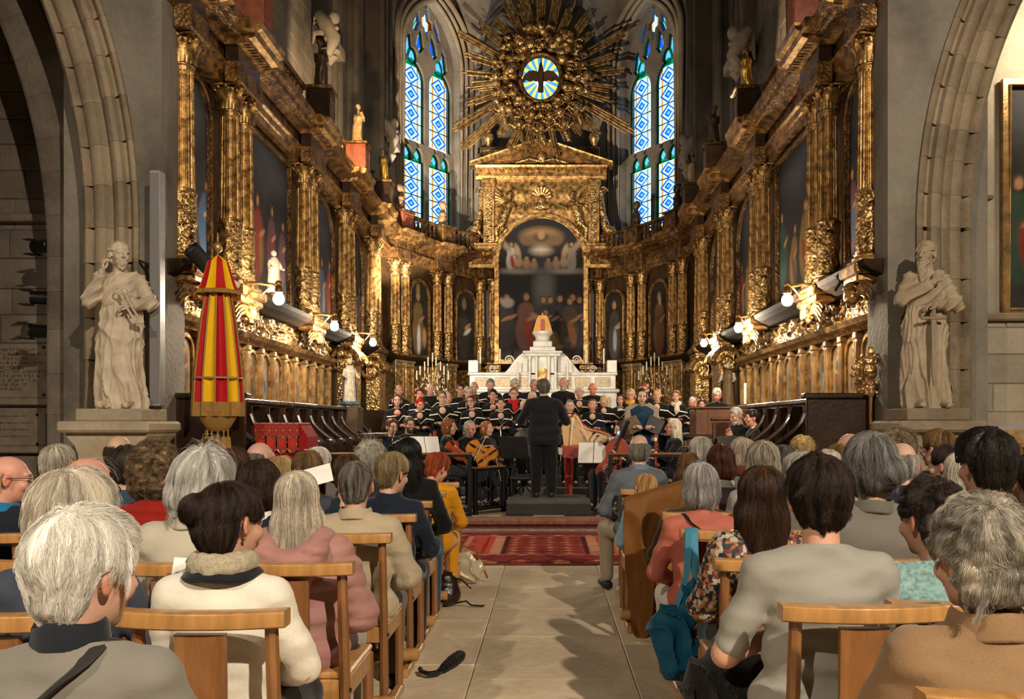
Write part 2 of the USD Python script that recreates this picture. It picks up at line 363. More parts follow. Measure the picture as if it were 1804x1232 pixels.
# ------------------------------------------------------------------ the two arches with their piers
SEC = [(0, .95), (0, .10), (.02, .05), (.06, .02), (.09, .05), (.11, .09), (.14, .05), (.17, .02), (.22, 0), (.27, .01), (.30, .06), (.33, .08), (.36, .03), (.40, -.03), (.45, -.05), (.49, -.03),
       (.51, .03), (.54, .03), (.57, -.02), (.60, -.04), (.63, -.01), (.63, .95)]
def big_arch(s, X0, R, zs, label, m, sec, y, z0=0.):
    t = thing('trim_1' if s < 0 else 'trim_2', label, None, kind='structure')
    z = z0
    cuts = []
    while z < zs: cuts.append(('v', z, min(z + RNG.uniform(.42, .6), zs))); z = cuts[-1][2]
    a = 0.
    while a < 1.3: cuts.append(('a', a, a + RNG.uniform(.055, .075))); a = cuts[-1][2]
    for kind, a, b in cuts:
        if kind == 'v':
            P = np.array([[X0, y, a + .0015], [X0, y, b - .0015]]); A = np.array([[-s, 0, 0]] * 2, float)
        else:
            e = np.linspace(a + .0002, b - .0002, 3)
            P = np.stack([X0 + s * (R - R * np.cos(e)), np.full(3, y), zs + R * np.sin(e)], -1)
            A = np.stack([-s * np.cos(e), 0 * e, np.sin(e)], -1)
        U = np.array([0, 1., 0])
        obj('voussoir', B().sweep(sec, P, (A, U)), m, t, smooth=40)
    return t
big_arch(-1, -4.96, 6.6, 3.46, 'pale moulded stone arch and pier behind the statue with the raised hand', STONE, SEC, YP)
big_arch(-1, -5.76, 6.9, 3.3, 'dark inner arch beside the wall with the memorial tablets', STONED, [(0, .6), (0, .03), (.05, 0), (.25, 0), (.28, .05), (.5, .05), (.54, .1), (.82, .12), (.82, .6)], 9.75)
big_arch(1, 4.52, 5.7, 3.46, 'warm moulded stone arch and pier opening on the bright side chapel', STONE, SEC, YP)
def spandrel(s, X0, R, zs, xe, m, name):
    e = np.linspace(0, 1.25, 24)
    P = [(X0 - s * .6, -.1)] + [(X0 + s * (R - (R + .6) * math.cos(a)) + 0 * a, zs + (R + .6) * math.sin(a)) for a in e]
    P += [(P[-1][0], 17.3), (xe, 17.3), (xe, -.1)]
    struct(name, B().prism(P, YP + .03, YP + .6), m)
spandrel(-1, -4.96, 6.6, 3.46, -4.42 + .32, STONEG, 'wall_pier')
spandrel(1, 4.52, 5.7, 3.46, 3.6, STONEG, 'wall_pier')
struct('wall_arch_top', B().box(-10, -8, 9.03, 9.6, 6, 17.4).box(8, 10, 9.03, 9.6, 6, 17.4), STONEG)
# small corbel with a carved figure on the chapel jamb
t = thing('corbel', 'small carved corbel high on the jamb of the bright side chapel', 'corbel', at(1727, 384, 10.2))
obj('bracket', B().lathe([(.02, 0), (.06, .06), (.05, .12), (.09, .2)], 12).cbox(-.11, .11, -.1, .12, .2, .25), STONE, t, smooth=40)
obj('carved_figure', B().sph((0, -.02, .10), (.06, .07, .09)).sph((0, -.03, .2), (.045, .05, .05)), STONE, t, smooth=True)
# bearded-head rail of the chapel: lectern frame at the edge of the view
t = thing('framed_notice', 'small framed brown notice on a stand beside the jamb of the bright chapel', 'notice', at(1790, 782, 8.0))
obj('frame', B().cbox(-.18, .18, -.01, .01, -.2, .17).get(), GREYM, t)
obj('sheet', B().box(-.14, .14, -.016, -.01, -.16, .13), plain('notice_sheet', (.34, .2, .07), .6), t)
obj('stand', B().cbox(-.02, .02, .01, .04, -1.58, -.1), GREYM, t)

# upper chancel: responds, apse facets with windows, ribs
def wallpoly(a, b, th=.5):
    d = np.array(b) - a; n = np.array([d[1], -d[0]]) / np.linalg.norm(d)
    return n
for s, X0, nm in ((-1, -4.75, 'trim_3'), (1, 4.25, 'trim_4')):
    t = thing(nm, 'grey clustered wall shafts rising above the gilded cornice', None, kind='structure')
    for yc, w, dpt in ((17.9, .55, .22), (20.4, .3, .16), (22.6, .7, .4)):
        b = B().box(*sorted((X0, X0 - s * dpt)), yc - w, yc + w, 6.5, 17.2)
        obj('pier_shaft', b, STONEG, t)
        for k in (-1, 0, 1):
            obj('round_shaft', B().lathe([(.09, 6.5), (.09, 17.2)], 12, None, (X0 - s * (dpt + .02), yc + k * w * .8, 0)), STONEG, t, smooth=40)
wt = thing('wall_upper', None, None, kind='structure')
masonry(wt, 10.2, 17.2, 6.6, 11.6, 4.25, STONEG, .33, .5, .02, (-1, 0), lim=230)
masonry(wt, 10.2, 17.2, 6.6, 11.6, -4.75, STONEG, .33, .5, .02, (1, 0), lim=230)

WIN = []      # window frames: origin, unit along, normal into the room
def facet(p0, p1, name, hole=None):
    """Apse wall between two plan points with an optional window hole (shapely outline in (along, z))."""
    p0, p1 = np.array(p0, float), np.array(p1, float); L = np.linalg.norm(p1 - p0); u = (p1 - p0) / L
    ang = math.atan2(u[1], u[0])
    g = Polygon([(0, -.2), (L, -.2), (L, 17.4), (0, 17.4)])
    if hole is not None: g = g.difference(hole)
    struct(name, B().prism(g, 0, .55, rotz(ang), (*p0, 0)), STONEG)
    return p0, ang, L

C1, C2, C3, C4 = (-4.75, 23.3), (-2.35, 26.7), (1.85, 26.7), (4.25, 23.3)
LW = math.hypot(2.4, 3.4)
WIN_U, WIN_W, SILL, SPR = 2.3, 1.2, 7.08, 12.1
hole = Polygon([(WIN_U + x, z) for x, z in arch_pts(WIN_W, SPR, SILL, 14, .55)])
fa = facet(C1, C2, 'wall_apse', hole)
Uo = LW - WIN_U
hole2 = Polygon([(Uo + x, z) for x, z in arch_pts(WIN_W, SPR, SILL, 14, .55)])
fb = facet(C3, C4, 'wall_apse', hole2)
oc = Polygon([(2.1 + .95 * math.cos(a), 12.15 + 1.05 * math.sin(a)) for a in np.linspace(0, 2 * PI, 32, endpoint=False)])
fc = facet(C2, C3, 'wall_apse', oc)
# splayed window jambs and wall ribs
for (p0, ang, L), uo, nm in ((fa, WIN_U, 'trim_5'), (fb, Uo, 'trim_6')):
    t = thing(nm, 'moulded stone jambs and vault rib around the tall stained glass window', None, (*p0, 0), math.degrees(ang), kind='structure')
    for off, w, dp in ((.05, .07, .05), (.22, .06, .10), (.40, .08, .16)):
        pts = np.array([(uo + x * (1 + off / WIN_W), 0, z + (off if z > SPR else 0)) for x, z in arch_pts(WIN_W, SPR, SILL, 16, .55)])
        obj('window_moulding', B().tube([(p[0], -dp, p[2]) for p in pts], w, 8), STONE, t, smooth=40)
    for side in (-.05, L + .05):
        obj('rib_shaft', B().lathe([(.12, 6.5), (.12, 12.4)], 12, None, (side, -.12, 0)), STONEG, t, smooth=40)
    e = arch_pts(L / 2, 12.4, 12.4, 20, .35)
    obj('wall_rib', B().tube([(L / 2 + x, -.2, z) for x, z in e], .12, 8), STONEG, t, smooth=40)
for (x, y) in (C1, C2, C3, C4):
    P = [np.array([x, y, 12.4]) * (1 - a) + np.array([XC, 21.5, 12.4]) * a + np.array([0, 0, 4.6 * math.sin(a * PI / 2)]) for a in np.linspace(0, 1, 14)]
    struct('trim_7', B().tube(P, .16, 8), STONEG, smooth=40)
e = np.linspace(0, 1, 12)
vault = B()
for a, b in ((C1, C2), (C2, C3), (C3, C4)):
    A, Bp = np.array([*a, 12.4]), np.array([*b, 12.4]); apex = np.array([XC, 21.5, 17.1]); mid = (A + Bp) / 2 + [0, 0, 3.2]
    rows = [[(1 - w) * ((1 - v) * A + v * Bp + np.array([0, 0, 3.2 * math.sin(PI * v)])) + w * apex for v in np.linspace(0, 1, 9)] for w in np.linspace(0, 1, 6)]
    v = np.array(rows).reshape(-1, 3); i, j = np.meshgrid(np.arange(5), np.arange(8), indexing='ij')
    vault.add(v, np.stack([i * 9 + j, i * 9 + j + 1, (i + 1) * 9 + j + 1, (i + 1) * 9 + j], -1).reshape(-1, 4))
struct('ceiling', vault, STONED, smooth=40)

# ------------------------------------------------------------------ stained glass
def pane_mat(key, col, rough=.0):
    return look(key, {"t": ("transparent_bsdf", {"color": srgb(col)}), "g": ("glossy_bsdf", {"roughness": .15, "color": (.5, .5, .5)}), "m": ("mix_closure", {"fac": .05})},
                [("t.BSDF", "m.closure1"), ("g.BSDF", "m.closure2")], 'm.closure')
PW, PB, PG, PO, PN, PL = (pane_mat('glass_' + n, c) for n, c in (('white', (.56, .70, .84)), ('blue', (.06, .24, .68)), ('green', (.01, .33, .20)), ('amber', (.62, .36, .13)), ('navy', (.01, .05, .22)), ('pale', (.25, .5, .86))))
LEAD = plain('lead', (.015, .016, .02), .5, .4, .8, 20, .1)

def diamond(cx, cz, w, h): return Polygon([(cx - w, cz), (cx, cz - h), (cx + w, cz), (cx, cz + h)])
def rect(x0, x1, z0, z1): return Polygon([(x0, z0), (x1, z0), (x1, z1), (x0, z1)])
def window(n, fac, uo, label):
    p0, ang, L = fac
    w = thing('window_%d' % n, label, None, (*p0, 0), math.degrees(ang), kind='structure')
    def pane(g, m, y=.30, nm='pane'):
        for gg in getattr(g, 'geoms', [g]):
            if gg.area > 4e-4: obj(nm, B().prism(gg, y, y + .008), m, w)
    whole = Polygon([(uo + x, z) for x, z in arch_pts(WIN_W, SPR, SILL, 14, .55)])
    stone_ = whole
    lw = .50
    TR, MID = 11.3, 9.5          # springing of the upper lights, transom
    for s in (-1, 1):
        c = uo + s * .585
        for z0, z1, cells, heads in ((SILL + .03, MID - .44, 4, True), (MID + .14, TR + .55, 4, False)):
            shape = Polygon([(c + x, z) for x, z in arch_pts(lw, z1 - .42, z0, 8, .35)]) if not heads else rect(c - lw, c + lw, z0, z1 + .05)
            stone_ = stone_.difference(shape)
            inner = rect(c - lw + .075, c + lw - .075, z0, z1).intersection(shape.buffer(-.065).union(rect(c - 1, c + 1, 0, z1 - .5)) if not heads else shape)
            pane(shape.difference(inner).difference(rect(c - 1, c + 1, -1, z0 - .01)), PG)
            ch = (z1 - z0) / cells
            for k in range(cells):
                zc, zb = z0 + (k + .5) * ch, z0 + k * ch
                cell = rect(c - lw + .08, c + lw - .08, zb + .012, zb + ch - .012).intersection(shape.buffer(-.07) if not heads else shape)
                dm, di, dd = diamond(c, zc, .33, ch * .47), diamond(c, zc, .27, ch * .385), diamond(c, zc, .15, ch * .215); dc = diamond(c, zc, .085, ch * .12)
                field = cell.difference(dm)
                bars = [rect(c + o - .03, c + o + .03, zb, zb + ch) for o in (-.26, .26)]
                pane(field.intersection(bars[0].union(bars[1])), PO)
                pane(field.difference(bars[0]).difference(bars[1]), PW)
                pane(dm.intersection(cell).difference(di), PB)
                pane(di.difference(dd), PW); pane(dd.difference(dc), PB); pane(dc, PL)
                obj('saddle_bar', B().box(c - lw, c + lw, .285, .30, zb - .012, zb + .012), LEAD, w)
                ld = B()
                for dx, dz in ((.33, ch * .47), (.15, ch * .215)):
                    ld.tube([(c - dx, .295, zc), (c, .295, zc - dz), (c + dx, .295, zc), (c, .295, zc + dz), (c - dx, .295, zc)], .008, 4)
                obj('lead', ld, LEAD, w)
            if heads:
                for o in (-.22, .22):
                    hd = Polygon([(c + o + x, z) for x, z in arch_pts(.19, z1 + .2, z1 + .02, 7, .3)]); stone_ = stone_.difference(hd)
                    pane(hd.difference(diamond(c + o, z1 + .22, .1, .13)), PG); pane(diamond(c + o, z1 + .22, .09, .12), PL)
                    tf = Polygon([(c + o + .075 * math.cos(a), z1 + .52 + .09 * math.sin(a)) for a in np.linspace(0, 2 * PI, 10, endpoint=False)]); stone_ = stone_.difference(tf); pane(tf, PG)
        # roundel and tracery lights above each lancet
        ro = Polygon([(c + s * -.02 + .2 * math.cos(a), TR + .84 + .25 * math.sin(a)) for a in np.linspace(0, 2 * PI, 18, endpoint=False)])
        ri = Polygon([(c + s * -.02 + .13 * math.cos(a), TR + .84 + .16 * math.sin(a)) for a in np.linspace(0, 2 * PI, 14, endpoint=False)])
        stone_ = stone_.difference(ro); pane(ro.difference(ri), PG); pane(ri, PL)
        for pts, m in ((((.14, 1.22), (.30, 1.02), (.44, 1.18), (.36, 1.5), (.22, 1.72)), PB), (((.62, 1.05), (.76, .72), (.88, .85), (.80, 1.30), (.68, 1.45)), PL),
                       (((.30, 1.95), (.46, 1.62), (.56, 1.62), (.50, 1.9), (.34, 2.2)), PG)):
            g = Polygon([(uo + s * x, TR + z) for x, z in pts]).buffer(.03); stone_ = stone_.difference(g)
            pane(g.difference(g.buffer(-.07)), PG if m is not PG else PL); pane(g.buffer(-.08), m)
    zc = TR + 2.0
    cr = Polygon([(uo + x, zc + z) for x, z in ((0, -.5), (.09, -.16), (.2, -.12), (.22, .08), (.1, .12), (.06, .42), (0, .5), (-.06, .42), (-.1, .12), (-.22, .08), (-.2, -.12), (-.09, -.16))]).buffer(.03)
    stone_ = stone_.difference(cr); core = cr.intersection(rect(uo - .1, uo + .1, zc - 1, zc + 1)); pane(core, PW); pane(cr.difference(core), PO)
    for gg in getattr(stone_, 'geoms', [stone_]):
        obj('tracery', B().prism(gg, .22, .40), STONED, w)
    obj('glazing_frame', B().tube([(uo + x, .30, z) for x, z in arch_pts(WIN_W, SPR, SILL, 16, .55)], .05, 6), LEAD, w)
window(1, fa, WIN_U, 'tall stained glass window of blue lozenges behind the bust with the pale wall')
window(2, fb, Uo, 'tall stained glass window of blue lozenges on the shadowed side of the sunburst')
# ------------------------------------------------------------------ gilded order along the choir
ZB, ZT = 3.16, 5.72                     # column foot and top of the capital
AXIS = np.array([(XL, 9.15), (XL, 22.0), (-3.05, 24.3), (-1.90, 25.75), (1.40, 25.75), (2.55, 24.3), (XR, 22.0), (XR, 9.15)])
def offset_path(a, pts=AXIS):
    """The axis polyline moved a metres into the room, mitred."""
    d = np.diff(pts, axis=0); d /= np.linalg.norm(d, axis=1, keepdims=True)
    n = np.stack([d[:, 1], -d[:, 0]], -1); N = np.vstack([n[:1], n[:-1] + n[1:], n[-1:]]); N /= np.linalg.norm(N, axis=1, keepdims=True)
    k = 1 / np.concatenate([[1], (N[1:-1] * n[1:]).sum(1), [1]])
    return N * k[:, None]
MIT = offset_path(0)
def along(sec, name, m, parent=None, smooth=False, lo=0, hi=8, label=None):
    """A moulding (into the room, z) carried along the two sides and the apse."""
    P = np.c_[AXIS[lo:hi], np.zeros(hi - lo)]; A = np.c_[MIT[lo:hi], np.zeros(hi - lo)]
    return obj(name, B().sweep(sec, P, (A, np.array([0, 0, 1.]))), m, parent, smooth, label=label)

ent = thing('trim_8', 'long gilded entablature running over the columns around the choir', None, kind='structure')
along([(-.3, 5.72), (-.04, 5.72), (-.04, 5.82), (-.01, 5.83), (-.01, 5.93), (.03, 5.95), (.03, 5.98), (-.3, 5.98)], 'architrave', GOLD, ent)
along([(-.3, 5.98), (-.05, 5.98), (-.05, 6.18), (-.3, 6.18)], 'frieze', GOLDD, ent)
along([(-.3, 6.18), (.0, 6.18), (.05, 6.23), (.08, 6.25), (.22, 6.27), (.24, 6.33), (.29, 6.36), (.32, 6.44), (.30, 6.46), (-.3, 6.47)], 'cornice', GOLDD, ent)
shelf = thing('trim_9', 'gilded ledge that carries the columns above the stalls', None, kind='structure')
along([(-.3, 2.98), (-.02, 2.98), (.05, 3.02), (.13, 3.05), (.20, 3.10), (.22, 3.16), (-.3, 3.16)], 'ledge', plain('ledge_brown', (.035, .02, .01), .8, 0, .5, 9, .6, None, .01, .1), shelf)
back = thing('trim_10', 'brown and gold backing boards behind the columns', None, kind='structure')
along([(-.32, 0), (-.24, 0), (-.24, 6.2), (-.32, 6.2)], 'backboard', BROWN, back)

def frame_at(p, q):
    """Local frame on the wall between plan points: x along, -y into the room."""
    d = np.array(q, float) - p; return math.degrees(math.atan2(d[1], d[0]))
def seg_angle(pt):
    best = None
    for a, b in zip(AXIS, AXIS[1:]):
        d = b - a; L = np.linalg.norm(d); t = np.clip(np.dot(np.array(pt) - a, d) / L / L, 0, 1); e = np.linalg.norm(a + t * d - pt)
        if best is None or e < best[0] - 1e-6: best = (e, math.degrees(math.atan2(d[1], d[0])))
    return best[1]

def leaf_mesh(h, w, curl, n=5):
    r = []
    for i in range(n + 1):
        t = i / n; z = h * math.sin(t * 1.35) / math.sin(1.35); o = .012 + curl * t ** 2.4; ww = w * (.75 + .5 * math.sin(t * PI)) * (1 - .75 * t ** 3)
        for k, x in enumerate(np.linspace(-1, 1, 5)): r.append((x * ww, -o - .018 * (1 - abs(x)) * (1 - t * .5) - .006 * (k % 2), z - .02 * abs(x) * t))
    v = np.array(r); i, j = np.meshgrid(np.arange(n), np.arange(4), indexing='ij')
    return v, np.stack([i * 5 + j, i * 5 + j + 1, (i + 1) * 5 + j + 1, (i + 1) * 5 + j], -1).reshape(-1, 4)

def capital(b, r, h):
    b.lathe([(r, 0), (r * 1.12, .015), (r * 1.12, .03), (r * .98, .04), (r * 1.02, h * .55), (r * 1.25, h * .85)], 20)
    for tier, (k, hh, cu, z) in enumerate(((8, h * .42, .05, .03), (8, h * .72, .075, .03))):
        lv, lf = leaf_mesh(hh, r * .36, cu)
        for i in range(k):
            a = 2 * PI * (i + .5 * tier) / k
            b.add(lv + [0, -r * (.98 + .06 * tier), z], lf, rotz(a))
    for i in range(4):
        a = PI / 4 + i * PI / 2
        e = np.linspace(0, 4.6, 12); rr = .05 * (1 - e / 6.2)
        pts = np.stack([np.zeros(12), -(r * 1.36 + .02) - rr * np.cos(e + 1.8), h * .80 + rr * np.sin(e + 1.8)], -1)
        b.tube(pts @ rotz(a).T, .016, 6)
        b.sph(rotz(i * PI / 2) @ np.array([0, -r * 1.25, h * .9]), .035, 1)
    a = np.linspace(0, 2 * PI, 32, endpoint=False); R = r * 1.72 * (1 - .16 * np.abs(np.cos(2 * a + PI / 2 * 0)) ** 2) / np.maximum(np.abs(np.cos(a)), np.abs(np.sin(a))) * .80
    ab = [(R[i] * math.cos(a[i]), R[i] * math.sin(a[i])) for i in range(32)]
    b.prism(ab, h * .92, h, plane='xy')

def column(name, label, loc, rz, r=.135, group=None, s=1.):
    H = ZT - ZB; hl, hb, hc = .80, .13, .36
    t = thing(name, label, 'column', loc, rz, group, s)
    b = B().cbox(-r * 1.4, r * 1.4, -r * 1.4, r * 1.4, 0, .05, .008).lathe([(r * 1.38, .05), (r * 1.42, .065), (r * 1.36, .082), (r * 1.15, .09), (r * 1.15, .10), (r * 1.25, .115), (r * 1.05, hb)], 20)
    obj('base', b, GOLD, t, smooth=35)
    n, k = 40, 30; a = np.arange(n) * 2 * PI / n; zz = np.linspace(hb, hl, k); A, Z = np.meshgrid(a, zz)
    P = np.stack([r * np.cos(A), r * np.sin(A), Z], -1)
    ns = meshkit.noise(np.stack([A * 3.2, Z * 17, np.sin(A * 2) * 2], -1), 5); vine = np.cos(3 * A + 13 * Z) * np.cos(3 * A - 13 * Z)
    rr = r * 1.02 + .020 * np.clip(ns * 1.4 + .45 * vine - .5, -.4, .75) + .012 * (np.exp(-((Z - hb - .02) / .015) ** 2) + 1.6 * np.exp(-((Z - hl) / .018) ** 2))
    v = np.stack([rr * np.cos(A), rr * np.sin(A), Z], -1).reshape(-1, 3); i, j = np.meshgrid(np.arange(k - 1), np.arange(n), indexing='ij')
    f = np.stack([i * n + j, i * n + (j + 1) % n, (i + 1) * n + (j + 1) % n, (i + 1) * n + j], -1).reshape(-1, 4)
    obj('relief_drum', (v, f), GOLDR, t, smooth=50)
    nf = 20; a = np.arange(nf * 4) * 2 * PI / (nf * 4); fl = np.tile([0, .0, .011, .011], nf)
    sh = B()
    ring = lambda z, q, d=1.: np.stack([(q - fl * d) * np.cos(a), (q - fl * d) * np.sin(a), np.full(len(a), z)], -1)
    zs = [hl, hl + .03, hl + .05, H - hc - .06, H - hc - .04, H - hc]; qs = [r * 1.03, r * 1.0, r * .99, r * .87, r * .87, r * .93]; ds = [0, 0, 1, 1, 0, 0]
    V = np.vstack([ring(z, q, d) for z, q, d in zip(zs, qs, ds)]); m = len(a); i, j = np.meshgrid(np.arange(5), np.arange(m), indexing='ij')
    obj('fluted_shaft', (V, np.stack([i * m + j, i * m + (j + 1) % m, (i + 1) * m + (j + 1) % m, (i + 1) * m + j], -1).reshape(-1, 4)), GOLD, t)
    c = B(); capital(c, r * .88, hc)
    v, f = c.get(); obj('capital', (v + [0, 0, H - hc], f), GOLD, t, smooth=40)
    return t

def mirror(pts): return [(2 * XC - x, y) for x, y in pts]
DEP = [10.96, 11.45, 14.27, 14.74, 17.1, 17.55, 19.8, 20.25]
APSE = [(-4.02, 22.35), (-3.83, 22.78), (-3.15, 24.12), (-2.88, 24.52), (-2.05, 25.62), (-1.66, 25.68)]
ORD = ['second', 'third', 'fourth', 'fifth', 'sixth', 'seventh', 'eighth', 'ninth']
AORD = ['outermost', 'second', 'third', 'fourth', 'fifth', 'innermost']
SIDE = {-1: 'umbrella side', 1: 'bright-chapel side'}
proto = None
ressauts = []
for s, X in ((-1, XL), (1, XR)):
    rz = 90 if s < 0 else -90
    rows = [((X, 9.55), 'large gilded column standing first from the pier on the ' + SIDE[s], 1.0)]
    rows += [((X, d), 'gilded fluted column, %s from the pier along the stalls on the %s' % (ORD[i], SIDE[s]), 1.) for i, d in enumerate(DEP)]
    rows += [((x, y), 'gilded fluted column of the apse, %s of six on the %s' % (AORD[i], SIDE[s]), 1.) for i, (x, y) in enumerate(APSE if s < 0 else mirror(APSE))]
    for (x, y), lab, sc in rows:
        ang = seg_angle((x, y))
        if proto is None: proto = column('gilded_column', lab, (x, y, ZB), ang, group='gilded columns around the choir')
        else: copy_of(proto, 'gilded_column', lab, (x, y, ZB), ang)
    pr = [(X, 9.55)] + [(X, (DEP[i] + DEP[i + 1]) / 2) for i in (0, 2, 4, 6)]
    ap = APSE if s < 0 else mirror(APSE)
    pr += [tuple((np.array(ap[i]) + ap[i + 1]) / 2) for i in (0, 2, 4)]
    ressauts += [(p, s, i) for i, p in enumerate(pr)]

# blocks of entablature over each pair, consoles below them, pedestals above
def volute(R, w, turns=1.6):
    e = np.linspace(0, turns * 2 * PI, 36); rr = R * (1 - e / (turns * 2 * PI) * .82)
    return B().tube(np.stack([np.zeros(36), -rr * np.cos(e), rr * np.sin(e)], -1), np.linspace(.20, .09, 36) * R, 6)
def fruit(b, c, sc, rng, n=14):
    for _ in range(n):
        p = rng.normal(size=3) * [.55, .35, .5] * sc; b.sph(np.array(c) + p, sc * rng.uniform(.16, .34), 1)
    return b
con = None
for (p, s, i) in ressauts:
    ang = seg_angle(p); w = .26 if i == 0 else (.44 if i < 5 else .40)
    t = thing('entablature_block', 'projecting gilded entablature block over %s on the %s' % (['the first large column'] + ['column pair number %s' % q for q in ('one', 'two', 'three', 'four', 'five', 'six', 'seven')][:7][i - 1:i] if i else ['the first large column'], SIDE[s]) if False else
              'projecting gilded entablature block over the %s column pair on the %s' % (['single', 'first', 'second', 'third', 'fourth', 'fifth', 'sixth', 'seventh'][i], SIDE[s]), 'entablature', (*p, 0), ang, 'entablature blocks over the columns')
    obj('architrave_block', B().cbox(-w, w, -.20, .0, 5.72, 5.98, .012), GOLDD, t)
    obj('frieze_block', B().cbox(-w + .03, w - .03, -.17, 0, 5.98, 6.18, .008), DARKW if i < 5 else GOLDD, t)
    cor = [(0, 6.18), (.20, 6.18), (.25, 6.23), (.40, 6.27), (.42, 6.34), (.48, 6.37), (.50, 6.45), (0, 6.47)]
    b = B()
    hw = w + .02
    b.sweep([(a, z) for a, z in cor], np.array([[-hw, 0, 0], [-hw, -.0, 0], [hw, 0, 0], [hw, 0, 0]], float)[[0, 3]], (np.array([0, -1., 0]), np.array([0, 0, 1.])))
    b.cbox(-hw - .2, hw + .2, -.42, 0, 6.30, 6.44, .02)
    obj('cornice_block', b, GOLD, t, smooth=30)
    d = B()
    for k in np.arange(-hw + .03, hw, .085): d.box(k - .026, k + .026, -.32, -.22, 6.2, 6.27)
    obj('dentil', d, GOLD, t, kind='stuff')
    # console under the pair
    c = thing('console', 'gilded scroll console under the %s column pair on the %s' % (['single', 'first', 'second', 'third', 'fourth', 'fifth', 'sixth', 'seventh'][i], SIDE[s]), 'console', (*p, 0), ang, 'consoles under the columns') if i < 5 else None
    if c:
        big = i >= 3
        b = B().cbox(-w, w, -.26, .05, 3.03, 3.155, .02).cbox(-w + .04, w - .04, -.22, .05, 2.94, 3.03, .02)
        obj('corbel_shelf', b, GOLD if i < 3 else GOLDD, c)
        if big:
            for q in (-w + .06, w - .06):
                v, f = volute(.30, .1).get(); obj('volute', (v * [1.6, 1, 1] + [q, -.02, 2.62], f), GOLDR, c, smooth=40)
            obj('console_body', B().prism([(-w + .08, 1.7), (w - .08, 1.7), (w - .04, 2.95), (-w + .04, 2.95)], -.2, .1), GOLDR, c)
            obj('console_scroll', B().lathe([(.02, -.35), (.12, -.33), (.17, 0), (.12, .33), (.02, .35)], 14, roty(PI / 2), (0, -.2, 2.72)), GOLDR, c, smooth=40)
        else:
            rg = np.random.default_rng(40 + i)
            obj('cherub_head', fruit(B().sph((0, -.2, 2.82), (.10, .09, .12)).sph((0, -.19, 2.9), (.11, .10, .07)), (0, -.16, 2.76), .13, rg, 10), GOLDR, c, smooth=True)
            b = B()
            for q in (-1, 1):
                e = np.linspace(0, 1, 8)
                for r_ in range(4): b.tube(np.stack([q * (.08 + .30 * e), -.16 + .05 * e - .01 * r_, 2.86 - .03 * r_ + .09 * np.sin(e * PI) - .03 * e * r_], -1), np.linspace(.032, .012, 8), 6)
            obj('wing', b, GOLDR, c, smooth=40)

# balustrades over the cornice
rail = None
def balustrade(p, q, label):
    p, q = np.array(p, float), np.array(q, float); L = np.linalg.norm(q - p)
    t = thing('balustrade', label, 'balustrade', (*p, 6.47), frame_at(p, q), 'balustrades over the cornice')
    obj('bottom_rail', B().cbox(0, L, -.07, .07, 0, .06, .01), GOLDD, t); obj('top_rail', B().cbox(0, L, -.08, .08, .46, .54, .015), GOLDD, t)
    n = max(int(L / .17), 2)
    for k in range(n):
        obj('baluster', B().lathe([(.03, .06), (.045, .08), (.03, .11), (.058, .2), (.05, .27), (.028, .36), (.045, .42), (.03, .46)], 8, None, ((k + .5) * L / n, 0, 0)), GOLDD, t, smooth=40)
NUM = ['first', 'second', 'third', 'fourth', 'fifth', 'sixth', 'seventh', 'eighth']
for s in (-1, 1):
    ps = [p for p, ss, i in ressauts if ss == s]
    for k, (a, b) in enumerate(zip(ps, ps[1:])):
        a, b = np.array(a), np.array(b); d = (b - a) / np.linalg.norm(b - a)
        a, b = a + d * .33, b - d * .33
        if s > 0: a, b = b, a
        balustrade(a, b, 'gilded balustrade of the %s bay from the pier on the %s' % (NUM[k], SIDE[s]))

# pedestals and statuettes on the cornice
def robe_figure(name, label, loc, rz, h, m, m2, seed, arms=1):
    """A small standing robed figure with head, arms and folds."""
    rg = np.random.default_rng(seed)
    t = thing(name, label, 'statue', loc, rz, 'statuettes on the cornice')
    n, k = 28, 26; a = np.arange(n) * 2 * PI / n; z = np.linspace(0, 1, k)
    A, Z = np.meshgrid(a, z); ph = rg.uniform(0, 6)
    prof = np.interp(Z, [0, .1, .35, .5, .62, .76, .82, .85, 1], [.15, .145, .13, .135, .115, .15, .10, .04, .035])
    fold = .018 * np.sin(A * 7 + ph + 4 * np.sin(Z * 5)) * np.clip(1.1 - Z * 1.2, 0, 1)
    sway = .03 * np.sin(Z * 5 + ph)
    v = np.stack([(prof + fold) * np.cos(A) + sway, (prof * .78 + fold) * np.sin(A), Z * .86 * h / 1.], -1); v[..., :2] *= h
    i, j = np.meshgrid(np.arange(k - 1), np.arange(n), indexing='ij')
    obj('robe', (v.reshape(-1, 3), np.stack([i * n + j, i * n + (j + 1) % n, (i + 1) * n + (j + 1) % n, (i + 1) * n + j], -1).reshape(-1, 4)), m, t, smooth=True)
    sx = .03 * math.sin(5 + ph) * h
    b = B().sph((sx, -.01 * h, .93 * h), np.array([.050, .058, .068]) * h).sph((sx, -.062 * h, .925 * h), .014 * h, 1).sph((sx, .012 * h, .945 * h), np.array([.056, .060, .062]) * h)
    obj('head', b, m2, t, smooth=True)
    b = B()
    for q in (-1, 1):
        up = arms if q > 0 else 0
        P = np.array([(q * .12, 0, .76), (q * .17, -.03, .62), (q * (.05 if not up else .16), -.15, .60 if not up else .78)]) * h + [sx, 0, 0]
        b.tube(P, np.array([.045, .04, .026]) * h, 8)
    obj('arm', b, m2, t, smooth=40)
    return t
GILT = gold('gilt_statue', (.95, .62, .12), (.55, .28, .04), .3, relief=False, bump=.3)
